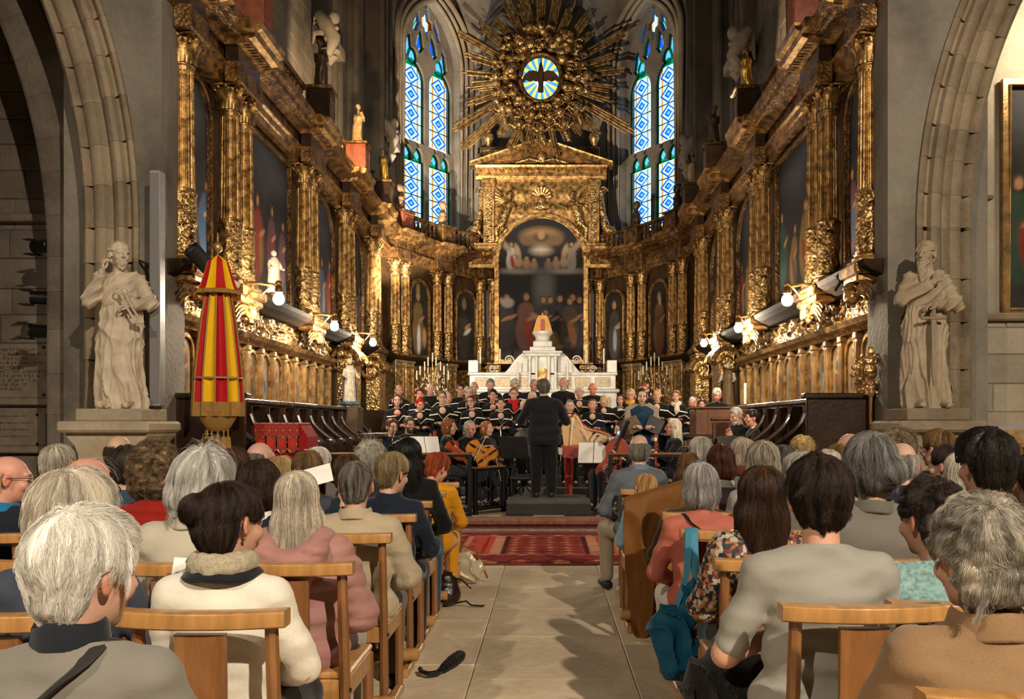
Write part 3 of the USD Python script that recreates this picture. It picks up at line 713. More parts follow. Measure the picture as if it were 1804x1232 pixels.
def pedestal(name, label, loc, rz, w, h, m):
    t = thing(name, label, 'pedestal', loc, rz, 'pedestals on the cornice')
    obj('die', B().cbox(-w, w, -w, w, .05, h - .06, .01), m, t)
    obj('moulding', B().cbox(-w - .03, w + .03, -w - .03, w + .03, 0, .05, .01).cbox(-w - .04, w + .04, -w - .04, w + .04, h - .06, h, .015), GOLDD, t)
    fr = B()
    for x0, x1, z0, z1 in ((-w * .8, w * .8, .1, .12), (-w * .8, w * .8, h - .14, h - .12), (-w * .8, -w * .74, .1, h - .12), (w * .74, w * .8, .1, h - .12)): fr.box(x0, x1, -w - .008, -w + .002, z0, z1)
    obj('panel_edge', fr, GOLDD, t)
PED = {-1: [None, ('red', 1.0, None), ('dark', .62, ('dark', .86)), ('red', .62, ('pale', .80)), ('dark', .62, ('gilt', .78))],
       1: [None, ('red', .95, None), ('dark', .62, ('gilt', .74)), ('brown', .60, ('dark', .80)), ('brown', .55, ('ivory', .72))]}
SM = {'dark': (BROWN, BROWN), 'pale': (plain('statuette_ochre', (.55, .36, .16), .5), plain('statuette_flesh', (.60, .38, .22), .5)), 'gilt': (GILT, BROWN), 'ivory': (plain('statuette_ivory', (.62, .47, .24), .5), BROWN)}
DESC = {'dark': 'dark wooden saint', 'pale': 'ochre robed saint with bare arms', 'gilt': 'bright gilded robed saint', 'ivory': 'slender ivory robed saint'}
for (p, s, i) in ressauts:
    if i in (1, 2, 3, 4):
        kind, h, st = PED[s][i]
        x = p[0] - s * .22
        pedestal('pedestal', '%s pedestal block on the cornice over the %s column pair on the %s' % (kind, NUM[i - 1], SIDE[s]), (x, p[1], 6.46), seg_angle(p), .20, h, {'red': REDBOX, 'dark': DARKW, 'brown': BROWN}[kind])
        if st: robe_figure('statuette', '%s on the cornice over the %s column pair, %s' % (DESC[st[0]], NUM[i - 1], SIDE[s]), (x, p[1], 6.46 + h), seg_angle(p) - s * 50, st[1], *SM[st[0]], seed=10 * i + s)
    if i in (5, 6):
        pedestal('pedestal', 'low panelled pedestal carrying a bust over the %s column pair on the %s' % (NUM[i - 1], SIDE[s]), (*p, 6.46), seg_angle(p), .26, .55, REDBOX if (s < 0 and i == 5) else GOLDD)
        t = thing('bust', '%s reliquary bust above the %s column pair on the %s' % ('painted' if s < 0 else 'dark', NUM[i - 1], SIDE[s]), 'bust', (*p, 7.01), seg_angle(p) - s * 40, 'busts in front of the windows')
        m = BUSTS if s < 0 else BROWN
        obj('base', B().cbox(-.15, .15, -.11, .11, 0, .08, .01), m, t); obj('chest', B().sph((0, .01, .20), (.20, .13, .17)).sph((0, 0, .33), (.235, .12, .09)).tube([(0, 0, .33), (0, -.01, .50)], [.09, .055], 12), m, t, smooth=True)
        obj('head', B().sph((0, -.01, .60), (.082, .098, .122)).sph((0, -.105, .59), (.018, .022, .03), 1).sph((0, .025, .635), (.098, .098, .105)).sph((0, -.06, .53), (.05, .05, .04), 1), m, t, smooth=True)

# ------------------------------------------------------------------ panelling behind the stalls
FRIEZE = gold('carved_frieze', (.74, .46, .15), (.05, .025, .01), .34, 12, 15, 1.0, .7, .06)
def paint_grid(w, h, nx, fn):
    """A canvas in the plane y=0 facing -y; fn(X in [-1,1], Z in [0,1]) -> rgb."""
    nz = max(int(nx * h / w), 4); x = np.linspace(-1, 1, nx); z = np.linspace(0, 1, nz); X, Z = np.meshgrid(x, z)
    v = np.stack([X * w / 2, 0 * X, Z * h], -1).reshape(-1, 3); i, j = np.meshgrid(np.arange(nz - 1), np.arange(nx - 1), indexing='ij')
    f = np.stack([i * nx + j, i * nx + j + 1, (i + 1) * nx + j + 1, (i + 1) * nx + j], -1).reshape(-1, 4)
    return (v, f), np.clip(fn(X, Z), 0, 1).reshape(-1, 3)
class Art:
    """Brushwork on a canvas: soft-edged ellipses and figures laid over a dark ground."""
    def __init__(s, X, Z, asp, bg, seed=0):
        s.X, s.Z, s.asp = X * asp, Z, asp; n = meshkit.fbm(np.stack([X * 3 * asp, Z * 6, 0 * X + seed], -1), 4, seed)[..., None]
        s.C = np.ones(X.shape + (3,)) * np.array(bg) * (.5 + n); s.n = n
    def blob(s, x, z, rx, rz, col, soft=.25, ang=0.):
        c, k = math.cos(ang), math.sin(ang); u, v = s.X - x, s.Z - z
        d = np.sqrt(((u * c + v * k) / rx) ** 2 + ((-u * k + v * c) / rz) ** 2)[..., None]; a = np.clip((1 + soft - d) / (2 * soft + 1e-6), 0, 1)
        s.C = s.C * (1 - a) + a * np.array(col) * (.55 + .9 * s.n); return s
    def figure(s, x, z, h, robe, skin=(.42, .22, .11), hair=(.08, .05, .03), lean=0., acc=None):
        s.blob(x, z + h * .30, h * .17, h * .34, robe, .12, lean); s.blob(x + lean * h * .3, z + h * .62, h * .14, h * .16, robe, .15)
        if acc: s.blob(x + h * .05, z + h * .28, h * .07, h * .24, acc, .2, lean + .2)
        s.blob(x + lean * h * .45, z + h * .875, h * .062, h * .072, hair, .15); s.blob(x + lean * h * .45 + h * .012, z + h * .86, h * .045, h * .056, skin, .2)
        s.blob(x + h * .10, z + h * .52, h * .10, h * .03, skin, .3, .5); return s
    def rgb(s): return s.C

PAL = [(.06, .09, .15), (.20, .04, .025), (.20, .12, .04), (.24, .21, .17), (.04, .07, .05), (.12, .06, .07)]
def saint_art(seed, asp):
    def fn(X, Z):
        a = Art(X, Z, asp, (.22, .15, .07), seed); c = PAL[seed % 6]
        a.figure(0., .1, .78, c, acc=PAL[(seed + 3) % 6]); a.blob(.0, .90, .03, .015, (.7, .5, .2), .6)
        return a.rgb()
    return fn
panel0 = {}
for s, X in ((-1, XL), (1, XR)):
    rz = 90 if s < 0 else -90
    t = thing('choir_panelling', 'long gilded panelling with painted saints in arches behind the stalls on the ' + SIDE[s], 'panelling', (X - s * -.24, 0, 0), 0)
    t = t
    fx = lambda v: (np.stack([v[0][:, 1] * s, v[0][:, 0] * (1 if s > 0 else 1), v[0][:, 2]], -1), v[1])
    L0, L1, pitch = 9.2, 16.6, .565
    def put(name, b, m, cd=None, smooth=False, kind=None):
        v, f = b.get() if isinstance(b, B) else b
        f = np.asarray(f)
        w = np.stack([-s * -1 * v[:, 1], v[:, 0], v[:, 2]], -1) if s > 0 else np.stack([-v[:, 1], v[:, 0], v[:, 2]], -1)
        return obj(name, (w, f), m, t, smooth, cd, kind)
    put('backing', B().box(L0, L1, -.02, .2, 1.2, 3.0), WOODG)
    put('cornice', B().sweep([(0, 2.50), (.10, 2.50), (.12, 2.54), (.20, 2.57), (.24, 2.63), (0, 2.64)], np.array([[L0, 0, 0], [L1, 0, 0]]), (np.array([0, -1., 0]), np.array([0, 0, 1.]))), GOLD)
    n, k = 360, 12
    u, z = np.meshgrid(np.linspace(L0, L1, n), np.linspace(2.64, 2.98, k))
    hgt = meshkit.noise(np.stack([u * 14, z * 14, 0 * u], -1), 3) * .07 + .03 * np.cos(u * 11 + 3 * np.sin(z * 20))
    i, j = np.meshgrid(np.arange(k - 1), np.arange(n - 1), indexing='ij')
    put('carved_frieze', (np.stack([u, -.05 - hgt, z], -1).reshape(-1, 3), np.stack([i * n + j, i * n + j + 1, (i + 1) * n + j + 1, (i + 1) * n + j], -1).reshape(-1, 4)), FRIEZE, smooth=True)
    for q in range(13):
        c = L0 + .32 + q * pitch
        if c > L1 - .2: break
        w = .175
        ring = Polygon(arch_pts(w + .045, 2.24, 1.72, 14)).difference(Polygon(arch_pts(w, 2.24, 1.70, 14)))
        g = trimesh.creation.extrude_polygon(ring, .05, engine='earcut'); v = np.array(g.vertices); v = np.stack([v[:, 0] + c, -v[:, 2] - .01, v[:, 1]], -1)
        put('arch_frame', (v, g.faces), GOLD)
        (v, f), cd = paint_grid(2 * w, .70, 14, saint_art(q * 2 + (s > 0) + 3, .25)); v = v + [c, -.03, 1.72]
        put('painted_panel', (v, f), PAINT, cd)
        pl = B().cbox(c + pitch / 2 - .045, c + pitch / 2 + .045, -.10, 0, 1.66, 2.42, .008).cbox(c + pitch / 2 - .06, c + pitch / 2 + .06, -.12, 0, 2.42, 2.50, .01).cbox(c + pitch / 2 - .055, c + pitch / 2 + .055, -.11, 0, 1.66, 1.74, .01)
        for o in (-.025, 0, .025): pl.box(c + pitch / 2 + o - .006, c + pitch / 2 + o + .006, -.108, -.1, 1.78, 2.38)
        put('pilaster', pl, WOODG)
    put('base_rail', B().cbox(L0, L1, -.10, 0, 1.58, 1.66, .01), WOODG)

# ------------------------------------------------------------------ paintings in the bays
def framed_painting(name, label, p, ang, w, z0, h, fn, arch=True, nx=50, fw=.07, group=None, mf=GOLD):
    t = thing(name, label, 'painting', (*p, z0), ang, group)
    zs = h - w / 2 if arch else h
    out, inn = (Polygon(arch_pts(w / 2 + fw, zs, -fw, 16)), Polygon(arch_pts(w / 2, zs, 0, 16))) if arch else (rect(-w / 2 - fw, w / 2 + fw, -fw, h + fw), rect(-w / 2, w / 2, 0, h))
    obj('frame', B().prism(out.difference(inn), -.08, 0), mf, t)
    obj('frame_bead', B().tube([(x, -.085, z) for x, z in (list(inn.exterior.coords))], .022, 6), mf, t, smooth=40)
    (v, f), cd = paint_grid(w, h, nx, fn)
    if arch:
        m = v[:, 2] > zs; lim = np.sqrt(np.maximum((w / 2) ** 2 - (v[:, 2] - zs) ** 2, 0)); v[m, 0] = np.clip(v[m, 0], -lim[m], lim[m])
    obj('canvas', (v + [0, -.03, 0], f), PAINT, t, False, cd)
    return t
def crowd_art(seed, asp, n=5):
    def fn(X, Z):
        a = Art(X, Z, asp, (.035, .033, .032), seed); r = np.random.default_rng(seed)
        a.blob(0, .85, asp * .8, .16, (.06, .06, .07), .5)
        for k in range(n): a.figure((k / (n - 1) - .5) * 1.5 * asp, .06 + r.uniform(0, .1), r.uniform(.42, .56), PAL[r.integers(6)], acc=PAL[r.integers(6)], lean=r.uniform(-.2, .2))
        return a.rgb()
    return fn
for s, X in ((-1, XL), (1, XR)):
    for k, (a, b) in enumerate(((9.7, 10.75), (11.65, 14.05), (14.95, 16.9), (17.75, 19.6))):
        w = b - a - (.28 if k else .2)
        framed_painting('bay_painting', 'dark painting of robed figures in the %s bay from the pier on the %s' % (NUM[k], SIDE[s]), (X - s * -.2, (a + b) / 2), 90 if s < 0 else -90, w, 3.28, 2.3 if k else 2.25,
                        crowd_art(20 + k + 7 * (s > 0), w / 2 / 2.3, 4 if k else 2), arch=(k != 1), nx=60 if k < 2 else 36, group='paintings in the side bays', mf=GOLDD)
AP = [((-3.60, 23.5), 'mitred bishop with a white undergarment', 0), ((-2.50, 25.3), 'dark robed saint with an open book', 1)]
def bishop_art(k):
    def fn(X, Z):
        a = Art(X, Z, .24, (.035, .03, .025), 50 + k)
        a.figure(-.02, .05, .86, ((.20, .13, .05), (.05, .045, .04), (.10, .08, .06), (.16, .09, .04))[k], hair=(.25, .18, .08), acc=None)
        if k == 0: a.blob(.0, .22, .045, .20, (.55, .60, .66), .2).blob(-.02, .90, .05, .07, (.30, .18, .06), .3).blob(.15, .25, .05, .13, (.42, .24, .12), .3)
        if k == 1: a.blob(.06, .42, .10, .035, (.6, .55, .48), .3, .5).blob(-.02, .82, .05, .08, (.30, .19, .07), .3)
        if k == 2: a.blob(0., .30, .05, .15, (.40, .46, .5), .3).blob(.06, .48, .07, .03, (.45, .4, .34), .3)
        if k == 3: a.blob(.0, .74, .035, .06, (.4, .34, .26), .3)
        return a.rgb()
    return fn
for k, (p, lab) in enumerate(((0, 'mitred bishop in white and brown'), (1, 'dark robed saint holding an open white book'), (2, 'seated dark saint with a pale lap'), (3, 'dark saint with a grey beard'))):
    q = AP[0][0] if k in (0, 3) else AP[1][0]
    if k > 1: q = (2 * XC - q[0], q[1])
    framed_painting('apse_painting', 'arched apse painting of a ' + lab, q, seg_angle(q), .92 if k in (0, 3) else .80, 3.26, 2.05, bishop_art(k), nx=44, fw=.07, group='arched saints of the apse', mf=GOLD)

# pedestal panels below the apse columns
for s in (-1, 1):
    for k, (x, y) in enumerate(APSE if s < 0 else mirror(APSE)):
        t = thing('column_pedestal', 'pale gilded relief pedestal under the %s of six apse columns on the %s' % (AORD[k], SIDE[s]), 'pedestal', (x, y, 1.5), seg_angle((x, y)), 'relief pedestals of the apse')
        obj('die', B().cbox(-.21, .21, -.16, .2, .15, 1.5, .012), GOLDS, t)
        obj('moulding', B().cbox(-.24, .24, -.2, .2, 1.5, 1.655, .02).cbox(-.24, .24, -.2, .2, 0, .15, .02), GOLDS, t)
        ed = B()
        for x0, x1, z0, z1 in ((-.17, .17, .24, .27), (-.17, .17, 1.36, 1.39), (-.17, -.14, .24, 1.39), (.14, .17, .24, 1.39)): ed.box(x0, x1, -.175, -.15, z0, z1)
        obj('panel_edge', ed, GOLD, t)
        rl = B(); rg = np.random.default_rng(k)
        for z in np.linspace(.35, 1.28, 9): rl.sph((rg.uniform(-.05, .05), -.165, z), (rg.uniform(.04, .09), .025, .055), 1)
        obj('relief', rl, GOLDR, t, smooth=True)
    for k, q in enumerate((AP[0][0], AP[1][0])):
        q = np.array(q if s < 0 else (2 * XC - q[0], q[1]))
        t = thing('relief_panel', 'gilded carved panel under the %s arched painting on the %s' % (('outer', 'inner')[k], SIDE[s]), 'panel', (*q, 1.55), seg_angle(q), 'carved panels of the apse')
        obj('board', B().cbox(-.52, .52, -.06, .1, 0, 1.5, .012), GOLDD, t)
        n = 26; u, z = np.meshgrid(np.linspace(-.42, .42, n), np.linspace(.1, 1.4, 34)); hh = .06 + .05 * meshkit.fbm(np.stack([np.abs(u) * 9, z * 9, 0 * u], -1), 3, 8 + k)
        i, j = np.meshgrid(np.arange(33), np.arange(n - 1), indexing='ij')
        obj('carving', (np.stack([u, -hh, z], -1).reshape(-1, 3), np.stack([i * n + j, i * n + j + 1, (i + 1) * n + j + 1, (i + 1) * n + j], -1).reshape(-1, 4)), GOLDR, t, smooth=True)
# ------------------------------------------------------------------ high altar retable
def altar_art(X, Z):
    a = Art(X, Z, .30, (.022, .019, .019), 91)
    a.blob(0, .80, .30, .17, (.030, .027, .03), .6)
    a.blob(0, .87, .12, .055, (.40, .24, .10), .5).blob(0, .86, .085, .038, (.10, .065, .045), .4).blob(0, .88, .025, .03, (.36, .22, .12), .3)
    for s in (-1, 1): a.blob(s * .10, .84, .05, .035, (.16, .10, .06), .3)
    a.blob(0, .77, .07, .035, (.38, .31, .22), .5).blob(0, .775, .05, .008, (.5, .45, .38), .4).blob(0, .775, .009, .018, (.5, .45, .38), .4)
    for s in (-1, 1):
        a.figure(s * .215, .63, .21, (.44, .42, .38) if s < 0 else (.26, .24, .20), hair=(.25, .14, .05), acc=(.35, .06, .04) if s < 0 else None)
        a.blob(s * .25, .80, .05, .02, (.30, .24, .18), .5, s * .9); a.blob(s * .17, .765, .02, .05, (.40, .27, .17), .4, -s * .3)
        for k in range(3):
            x = s * (.05 + .055 * k); a.blob(x, .66 + .012 * k, .028, .035, (.40, .26, .16), .3).blob(x, .70 + .012 * k, .015, .015, (.36, .22, .12), .3)
        a.blob(s * .15, .625, .14, .02, (.26, .23, .20), .6)
    a.blob(.02, .5, .07, .16, (.13, .125, .125), .5)
    for k, (x, h, c) in enumerate(((-.25, .40, (.05, .045, .05)), (.27, .38, (.06, .05, .05)), (.22, .40, (.045, .04, .045)), (.13, .39, (.05, .045, .05)), (.06, .38, (.04, .04, .045)), (-.29, .38, (.06, .05, .05)))):
        a.figure(x, .09, h, c)
    a.blob(-.24, .40, .045, .035, (.40, .37, .33), .25)
    a.figure(-.11, .07, .43, (.20, .09, .07), acc=(.36, .06, .035)); a.figure(.01, .10, .37, (.06, .05, .05)); a.figure(.20, .08, .38, (.10, .075, .05), acc=(.30, .12, .05))
    a.figure(.03, .09, .27, (.10, .12, .15), hair=(.4, .36, .3)); a.blob(.06, .13, .06, .07, (.36, .23, .06), .3).blob(-.04, .30, .04, .02, (.4, .25, .14), .4, -.6)
    a.blob(0, .03, .3, .04, (.09, .075, .06), .4).blob(.11, .09, .05, .02, (.22, .15, .08), .3)
    return a.rgb() * .62
RX, RY = -.21, 25.34
framed_painting('altar_painting', 'tall arched altar painting of many dark robed figures under glowing clouds', (RX, RY), 0, 2.5, 3.30, 4.2, altar_art, nx=150, fw=.14, mf=GOLD)
rt = thing('retable_attic', 'gilded pedimented retable top with relief angels over the altar painting', 'retable', (RX, 25.45, 0), 0)
zs0 = 3.30 + 4.2 - 1.25
hole_ = Polygon(arch_pts(1.36, zs0, 3, 24))
obj('attic_wall', B().prism(rect(-1.72, 1.72, 6.45, 8.66).difference(hole_), 0, .2), GOLD, rt)
n, k = 110, 70; u, z = np.meshgrid(np.linspace(-1.42, 1.42, n), np.linspace(6.5, 8.6, k))
hgt = .05 * meshkit.fbm(np.stack([np.abs(u) * 4, z * 4, 0 * u], -1), 2, 4) ** 2
ok = (np.hypot(u, np.maximum(z - zs0, 0)) > 1.42)
i, j = np.meshgrid(np.arange(k - 1), np.arange(n - 1), indexing='ij'); okf = (ok[:-1, :-1] & ok[1:, 1:]).ravel()
qd = np.stack([i * n + j, i * n + j + 1, (i + 1) * n + j + 1, (i + 1) * n + j], -1).reshape(-1, 4)[okf]
obj('spandrel_relief', (np.stack([u, -.01 - hgt, z], -1).reshape(-1, 3), qd), GOLD, rt, smooth=True)
def angel(s):
    b = B()
    H = np.array([s * .93, -.12, 8.18])
    b.sph(H, (.10, .09, .12)); b.sph(H + [0, .03, .03], (.12, .09, .11)); b.tube([H + [0, .02, -.1], H + [s * .04, .03, -.28], H + [s * .16, .04, -.55], H + [s * .25, .05, -.85]], [.06, .13, .15, .12], 10)
    b.tube([H + [s * .25, 0, -.8], H + [s * .10, -.1, -1.05], H + [s * .35, 0, -1.3], H + [s * .5, .02, -1.45]], [.12, .09, .06, .04], 8)
    b.tube([H + [s * .2, 0, -.8], H + [s * .42, -.06, -1.0], H + [s * .38, 0, -1.35]], [.11, .08, .04], 8)
    b.tube([H + [-s * .08, 0, -.22], H + [-s * .2, -.06, -.4], H + [-s * .42, -.08, -.3]], [.05, .045, .03], 8)
    b.tube([H + [s * .1, 0, -.22], H + [s * .28, -.1, -.35], H + [s * .16, -.16, -.5]], [.05, .045, .03], 8)
    return b
def wing(s):
    b = B(); H = np.array([s * .93, -.05, 7.95])
    for k in range(7):
        e = np.linspace(0, 1, 7); L = .62 - .05 * k
        b.tube(np.stack([H[0] + s * (.08 + L * e * math.cos(.9 - k * .23)), H[1] - .02 + .0 * e, H[2] + L * e * math.sin(.9 - k * .23) + .06 * np.sin(e * PI)], -1), np.linspace(.05, .018, 7), 6)
    return b
for s in (-1, 1):
    obj('relief_angel', angel(s), GOLDR, rt, smooth=40); obj('angel_wing', wing(s), GOLD, rt, smooth=40)
    obj('pilaster', B().cbox(s * 1.56 - .17, s * 1.56 + .17, -.16, .1, 6.47, 8.45, .015).cbox(s * 1.56 - .21, s * 1.56 + .21, -.2, .1, 8.45, 8.66, .02).cbox(s * 1.56 - .20, s * 1.56 + .20, -.19, .1, 6.47, 6.65, .02), GOLD, rt)
    obj('pilaster_panel', B().cbox(s * 1.56 - .09, s * 1.56 + .09, -.18, -.14, 6.75, 8.35, .01), GOLDR, rt)
    e = np.linspace(0, 1, 24)
    P = np.stack([s * (1.78 + .22 * np.sin(e * PI * .5) ** 3 + .16 * (e > .7) * np.sin((e - .7) / .3 * PI)), 0 * e - .05, 8.35 - 1.6 * e], -1)
    obj('side_scroll', B().tube(P, np.interp(e, [0, .5, 1], [.08, .10, .20]), 10).mesh(volute(.26, .1), rotz(PI / 2), (s * 2.0, -.05, 6.92)).mesh(volute(.14, .1), rotz(PI / 2), (s * 1.84, -.05, 8.32)), GOLDR, rt, smooth=40)
    obj('attic_pedestal', B().cbox(s * 1.75 - .42, s * 1.75 + .42, -.2, .15, 6.0, 6.74, .02).cbox(s * 1.75 - .46, s * 1.75 + .46, -.24, .15, 6.66, 6.76, .02), GOLD, rt)
    obj('pedestal_panel', B().cbox(s * 1.75 - .3, s * 1.75 + .3, -.22, -.18, 6.12, 6.58, .012), GOLDD, rt)
obj('keystone_shell', B().sph((0, -.16, 8.05), (.12, .1, .14)).mesh(B().sph((0, 0, 0), (.3, .06, .12)), None, (0, -.12, 7.86)), GOLDR, rt, smooth=True)
sh = B()
for k in range(9):
    a = PI * (k + .5) / 9; sh.tube([(0, -.1, 8.1), (.30 * math.cos(a), -.16, 8.1 + .32 * math.sin(a))], [.02, .055], 6)
obj('shell_fan', sh, GOLD, rt, smooth=40)
obj('entablature', B().sweep([(-.1, 8.66), (.10, 8.66), (.12, 8.76), (.14, 8.78), (.14, 8.9), (.18, 8.93), (.30, 8.97), (.33, 9.03), (-.1, 9.05)], np.array([[-1.95, 0, 0], [1.95, 0, 0]]), (np.array([0, -1., 0]), np.array([0, 0, 1.]))), GOLD, rt)
d = B()
for x in np.arange(-1.85, 1.86, .115): d.box(x - .035, x + .035, -.26, -.1, 8.90, 8.97)
obj('dentil', d, GOLD, rt, kind='stuff')
PZ = 9.05
for s in (-1, 1):
    obj('raking_cornice', B().prism([(0, PZ + .80), (s * 2.12, PZ + .10), (s * 2.12, PZ - .06), (s * 1.9, PZ - .02), (0, PZ + .58)], -.36, .1), GOLD, rt)
    obj('raking_moulding', B().tube([(0, -.38, PZ + .76), (s * 2.1, -.38, PZ + .06)], .035, 6), GOLD, rt)
obj('tympanum', B().prism([(-1.9, PZ), (1.9, PZ), (0, PZ + .62)], -.12, .1), GOLDD, rt)
obj('tympanum_relief', B().sph((0, -.16, PZ + .27), (.16, .08, .15)).tube([(-.8, -.14, PZ + .08), (-.35, -.17, PZ + .2), (0, -.16, PZ + .12), (.35, -.17, PZ + .2), (.8, -.14, PZ + .08)], .05, 8), GOLDR, rt, smooth=40)
obj('backing_block', B().cbox(-1.85, 1.75, .15, .5, 9.0, 9.72, .02), GOLDD, rt)
obj('block_panel', B().cbox(-1.75, -1.2, .12, .16, 9.2, 9.62, .01).cbox(-1.05, -.2, .12, .16, 9.2, 9.62, .01).cbox(.2, 1.1, .12, .16, 9.2, 9.62, .01), GOLDS, rt)
for s in (-1, 1):
    t = thing('gilded_urn', 'small gilded urn on the pediment block on the ' + SIDE[s], 'urn', (RX + s * 1.6, 25.75, 9.72))
    obj('body', B().lathe([(.10, 0), (.06, .06), (.10, .14), (.17, .3), (.14, .4), (.07, .45), (.09, .5), (.03, .6)], 16), GOLD, t, smooth=40)

# ------------------------------------------------------------------ sunburst glory with the dove
sx, sy, sz = -.22, 25.0, EYE + (CY - 140) / F * 25.0
sb = thing('sunburst', 'huge gilded sunburst of rays and clouds hung above the retable', 'sunburst', (sx, sy, sz))
rg = np.random.default_rng(5)
def ray_len(a):
    d = math.degrees(a) % 360
    for lo, hi, L in ((28, 42, 3.0), (138, 152, 2.9), (205, 222, 3.35), (318, 332, 3.4), (60, 120, 2.75), (222, 318, 2.35)):
        if lo <= d <= hi: return L
    return 2.55
for k in range(30):
    a0 = 2 * PI * (k + .5) / 30 + rg.uniform(-.02, .02); L = ray_len(a0) * rg.uniform(.86, 1.02); m = rg.integers(3, 6)
    for q in range(m):
        o = (q - (m - 1) / 2) * .062; l = L - abs(q - (m - 1) / 2) * rg.uniform(.08, .22); y = rg.uniform(-.05, .05)
        b = B().cbox(.95, l, o * 1.0 - .024, o + .024, -.02 + y, .02 + y, .008)
        v, f = b.get(); v[:, 1] *= .75 + .5 * v[:, 0] / 2.6
        v = np.stack([v[:, 0], v[:, 2], v[:, 1]], -1) @ roty(-a0).T
        obj('ray', (v, f), GOLD, sb)
a_ = np.linspace(0, 2 * PI, 48, endpoint=False)
obj('backing_ring', B().prism(Polygon([(1.25 * math.cos(q), 1.35 * math.sin(q)) for q in a_], [[(.57 * math.cos(q), .66 * math.sin(q)) for q in a_]]), .02, .08), DARKW, sb)  # added dark ring; blocks daylight from the wall opening between the clouds
c = B()
for k in range(170):
    a = rg.uniform(0, 2 * PI); r = rg.uniform(.74, 1.42); low = math.sin(a) < -.2
    R = rg.uniform(.08, .19) * (1 - .2 * (r > 1.2))
    c.sph((r * 1.0 * math.cos(a), -.08 - rg.uniform(0, .16), r * 1.1 * math.sin(a)), (R, R * .8, R * .85), 2)
for k in range(40):
    a = rg.uniform(0, 2 * PI); r = rg.uniform(.8, 1.4); e = np.linspace(0, 5.2, 14); R = rg.uniform(.1, .17) * (1 - e / 9)
    c.tube(np.stack([r * math.cos(a) + R * np.cos(e + a), -.24 - .02 * e / 5, 1.1 * r * math.sin(a) + R * np.sin(e + a)], -1), .03, 6)
obj('cloud', c, GOLDR, sb, smooth=True)
for k, (a, r) in enumerate(((-1.57, 1.5), (-1.1, 1.55), (-2.0, 1.55), (-.7, 1.4), (-2.45, 1.45), (1.57, 1.45), (.0, 1.35), (3.14, 1.3), (-1.35, 1.2), (-1.8, 1.15))):
    x, z = r * math.cos(a), r * math.sin(a); b = B().sph((x, -.28, z), (.12, .12, .14)).sph((x, -.24, z + .05), (.14, .12, .11)).sph((x, -.4, z - .01), .025, 1)
    for q in (-1, 1): b.tube([(x + q * .08, -.22, z - .1), (x + q * .25, -.24, z + .02), (x + q * .38, -.2, z - .06)], [.06, .06, .015], 8)
    if k < 5: b.tube([(x, -.22, z - .1), (x + .05, -.22, z - .3), (x + .12, -.24, z - .5)], [.07, .10, .04], 8).tube([(x, -.24, z - .15), (x - .18, -.32, z - .22), (x - .26, -.3, z - .08)], [.04, .035, .025], 6)
    obj('cherub', b, GOLDR, sb, smooth=40)
rx, rz_ = .56, .65
obj('oval_frame', B().tube([(1.07 * rx * math.cos(a), -.1, 1.07 * rz_ * math.sin(a)) for a in np.linspace(0, 2 * PI, 40)], .07, 8), GOLDD, sb, smooth=40)
AMB = pane_mat('glass_yellow', (.80, .60, .25)); SKYB = pane_mat('glass_sky', (.20, .42, .72)); WHT = pane_mat('glass_milky', (.70, .80, .86))
N = 32
for k in range(N):
    a0, a1 = 2 * PI * k / N, 2 * PI * (k + 1) / N
    ring = lambda q, w=0: (rx * q * math.cos(a1 if w else a0), rz_ * q * math.sin(a1 if w else a0))
    obj('pane', B().prism([ring(.34), ring(1.02), ring(1.02, 1), ring(.34, 1)], 0, .01), AMB if k % 2 else SKYB, sb)
obj('pane', B().prism([(rx * .34 * math.cos(a), rz_ * .34 * math.sin(a)) for a in np.linspace(0, 2 * PI, 32, endpoint=False)], 0, .01), WHT, sb)
dv = B().tube([(0, -.10, .45), (0, -.12, .36), (0, -.13, .22), (0, -.12, 0), (0, -.1, -.18), (0, -.1, -.40)], [.025, .05, .075, .10, .07, .085], 10)
obj('dove_body', dv, BROWN, sb, smooth=40)
for s in (-1, 1):
    obj('dove_wing', B().prism([(s * .05, .16), (s * .2, .22), (s * .36, .20), (s * .50, .06), (s * .56, -.08), (s * .50, -.12), (s * .42, -.05), (s * .32, -.10), (s * .22, -.06), (s * .14, -.1), (s * .04, -.06)], -.12, -.07), BROWN, sb)
sup = B().tube([(0, .1, .9), (0, 1.55, 1.0)], .03, 6).tube([(-1, .0, -.6), (-1, 1.4, -.4)], .03, 6).tube([(1, 0, -.6), (1, 1.4, -.4)], .03, 6)
obj('wall_stay', sup, IRON, sb)

# ------------------------------------------------------------------ white altar
AY = 23.6
al = thing('high_altar', 'white marble high altar with gilded panels below the big arched painting', 'altar', (-.16, AY, .62))
obj('altar_block', B().cbox(-2.05, 2.05, -.2, .9, 0, 1.62, .02), MARBLE, al)
obj('altar_table', B().cbox(-2.12, 2.12, -.3, .9, 1.62, 1.72, .03), MARBLE, al)
obj('gradine', B().cbox(-2.05, 2.05, .25, .9, 1.72, 2.12, .015).cbox(-2.1, 2.1, .2, .9, 2.12, 2.2, .02), MARBLE, al)
for k in range(-3, 4):
    if k: obj('gilded_panel', B().cbox(k * .56 - .2, k * .56 + .2, -.215, -.19, .7, 1.5, .01).cbox(k * .56 - .22, k * .56 + .22, .235, .26, 1.8, 2.06, .01), plain('altar_relief', (.60, .48, .31), .45, .2, .7, 16, .8, 30), al); obj('rosette', B().sph((k * .56, -.22, 1.1), (.12, .03, .14)), GOLD, al, smooth=True)
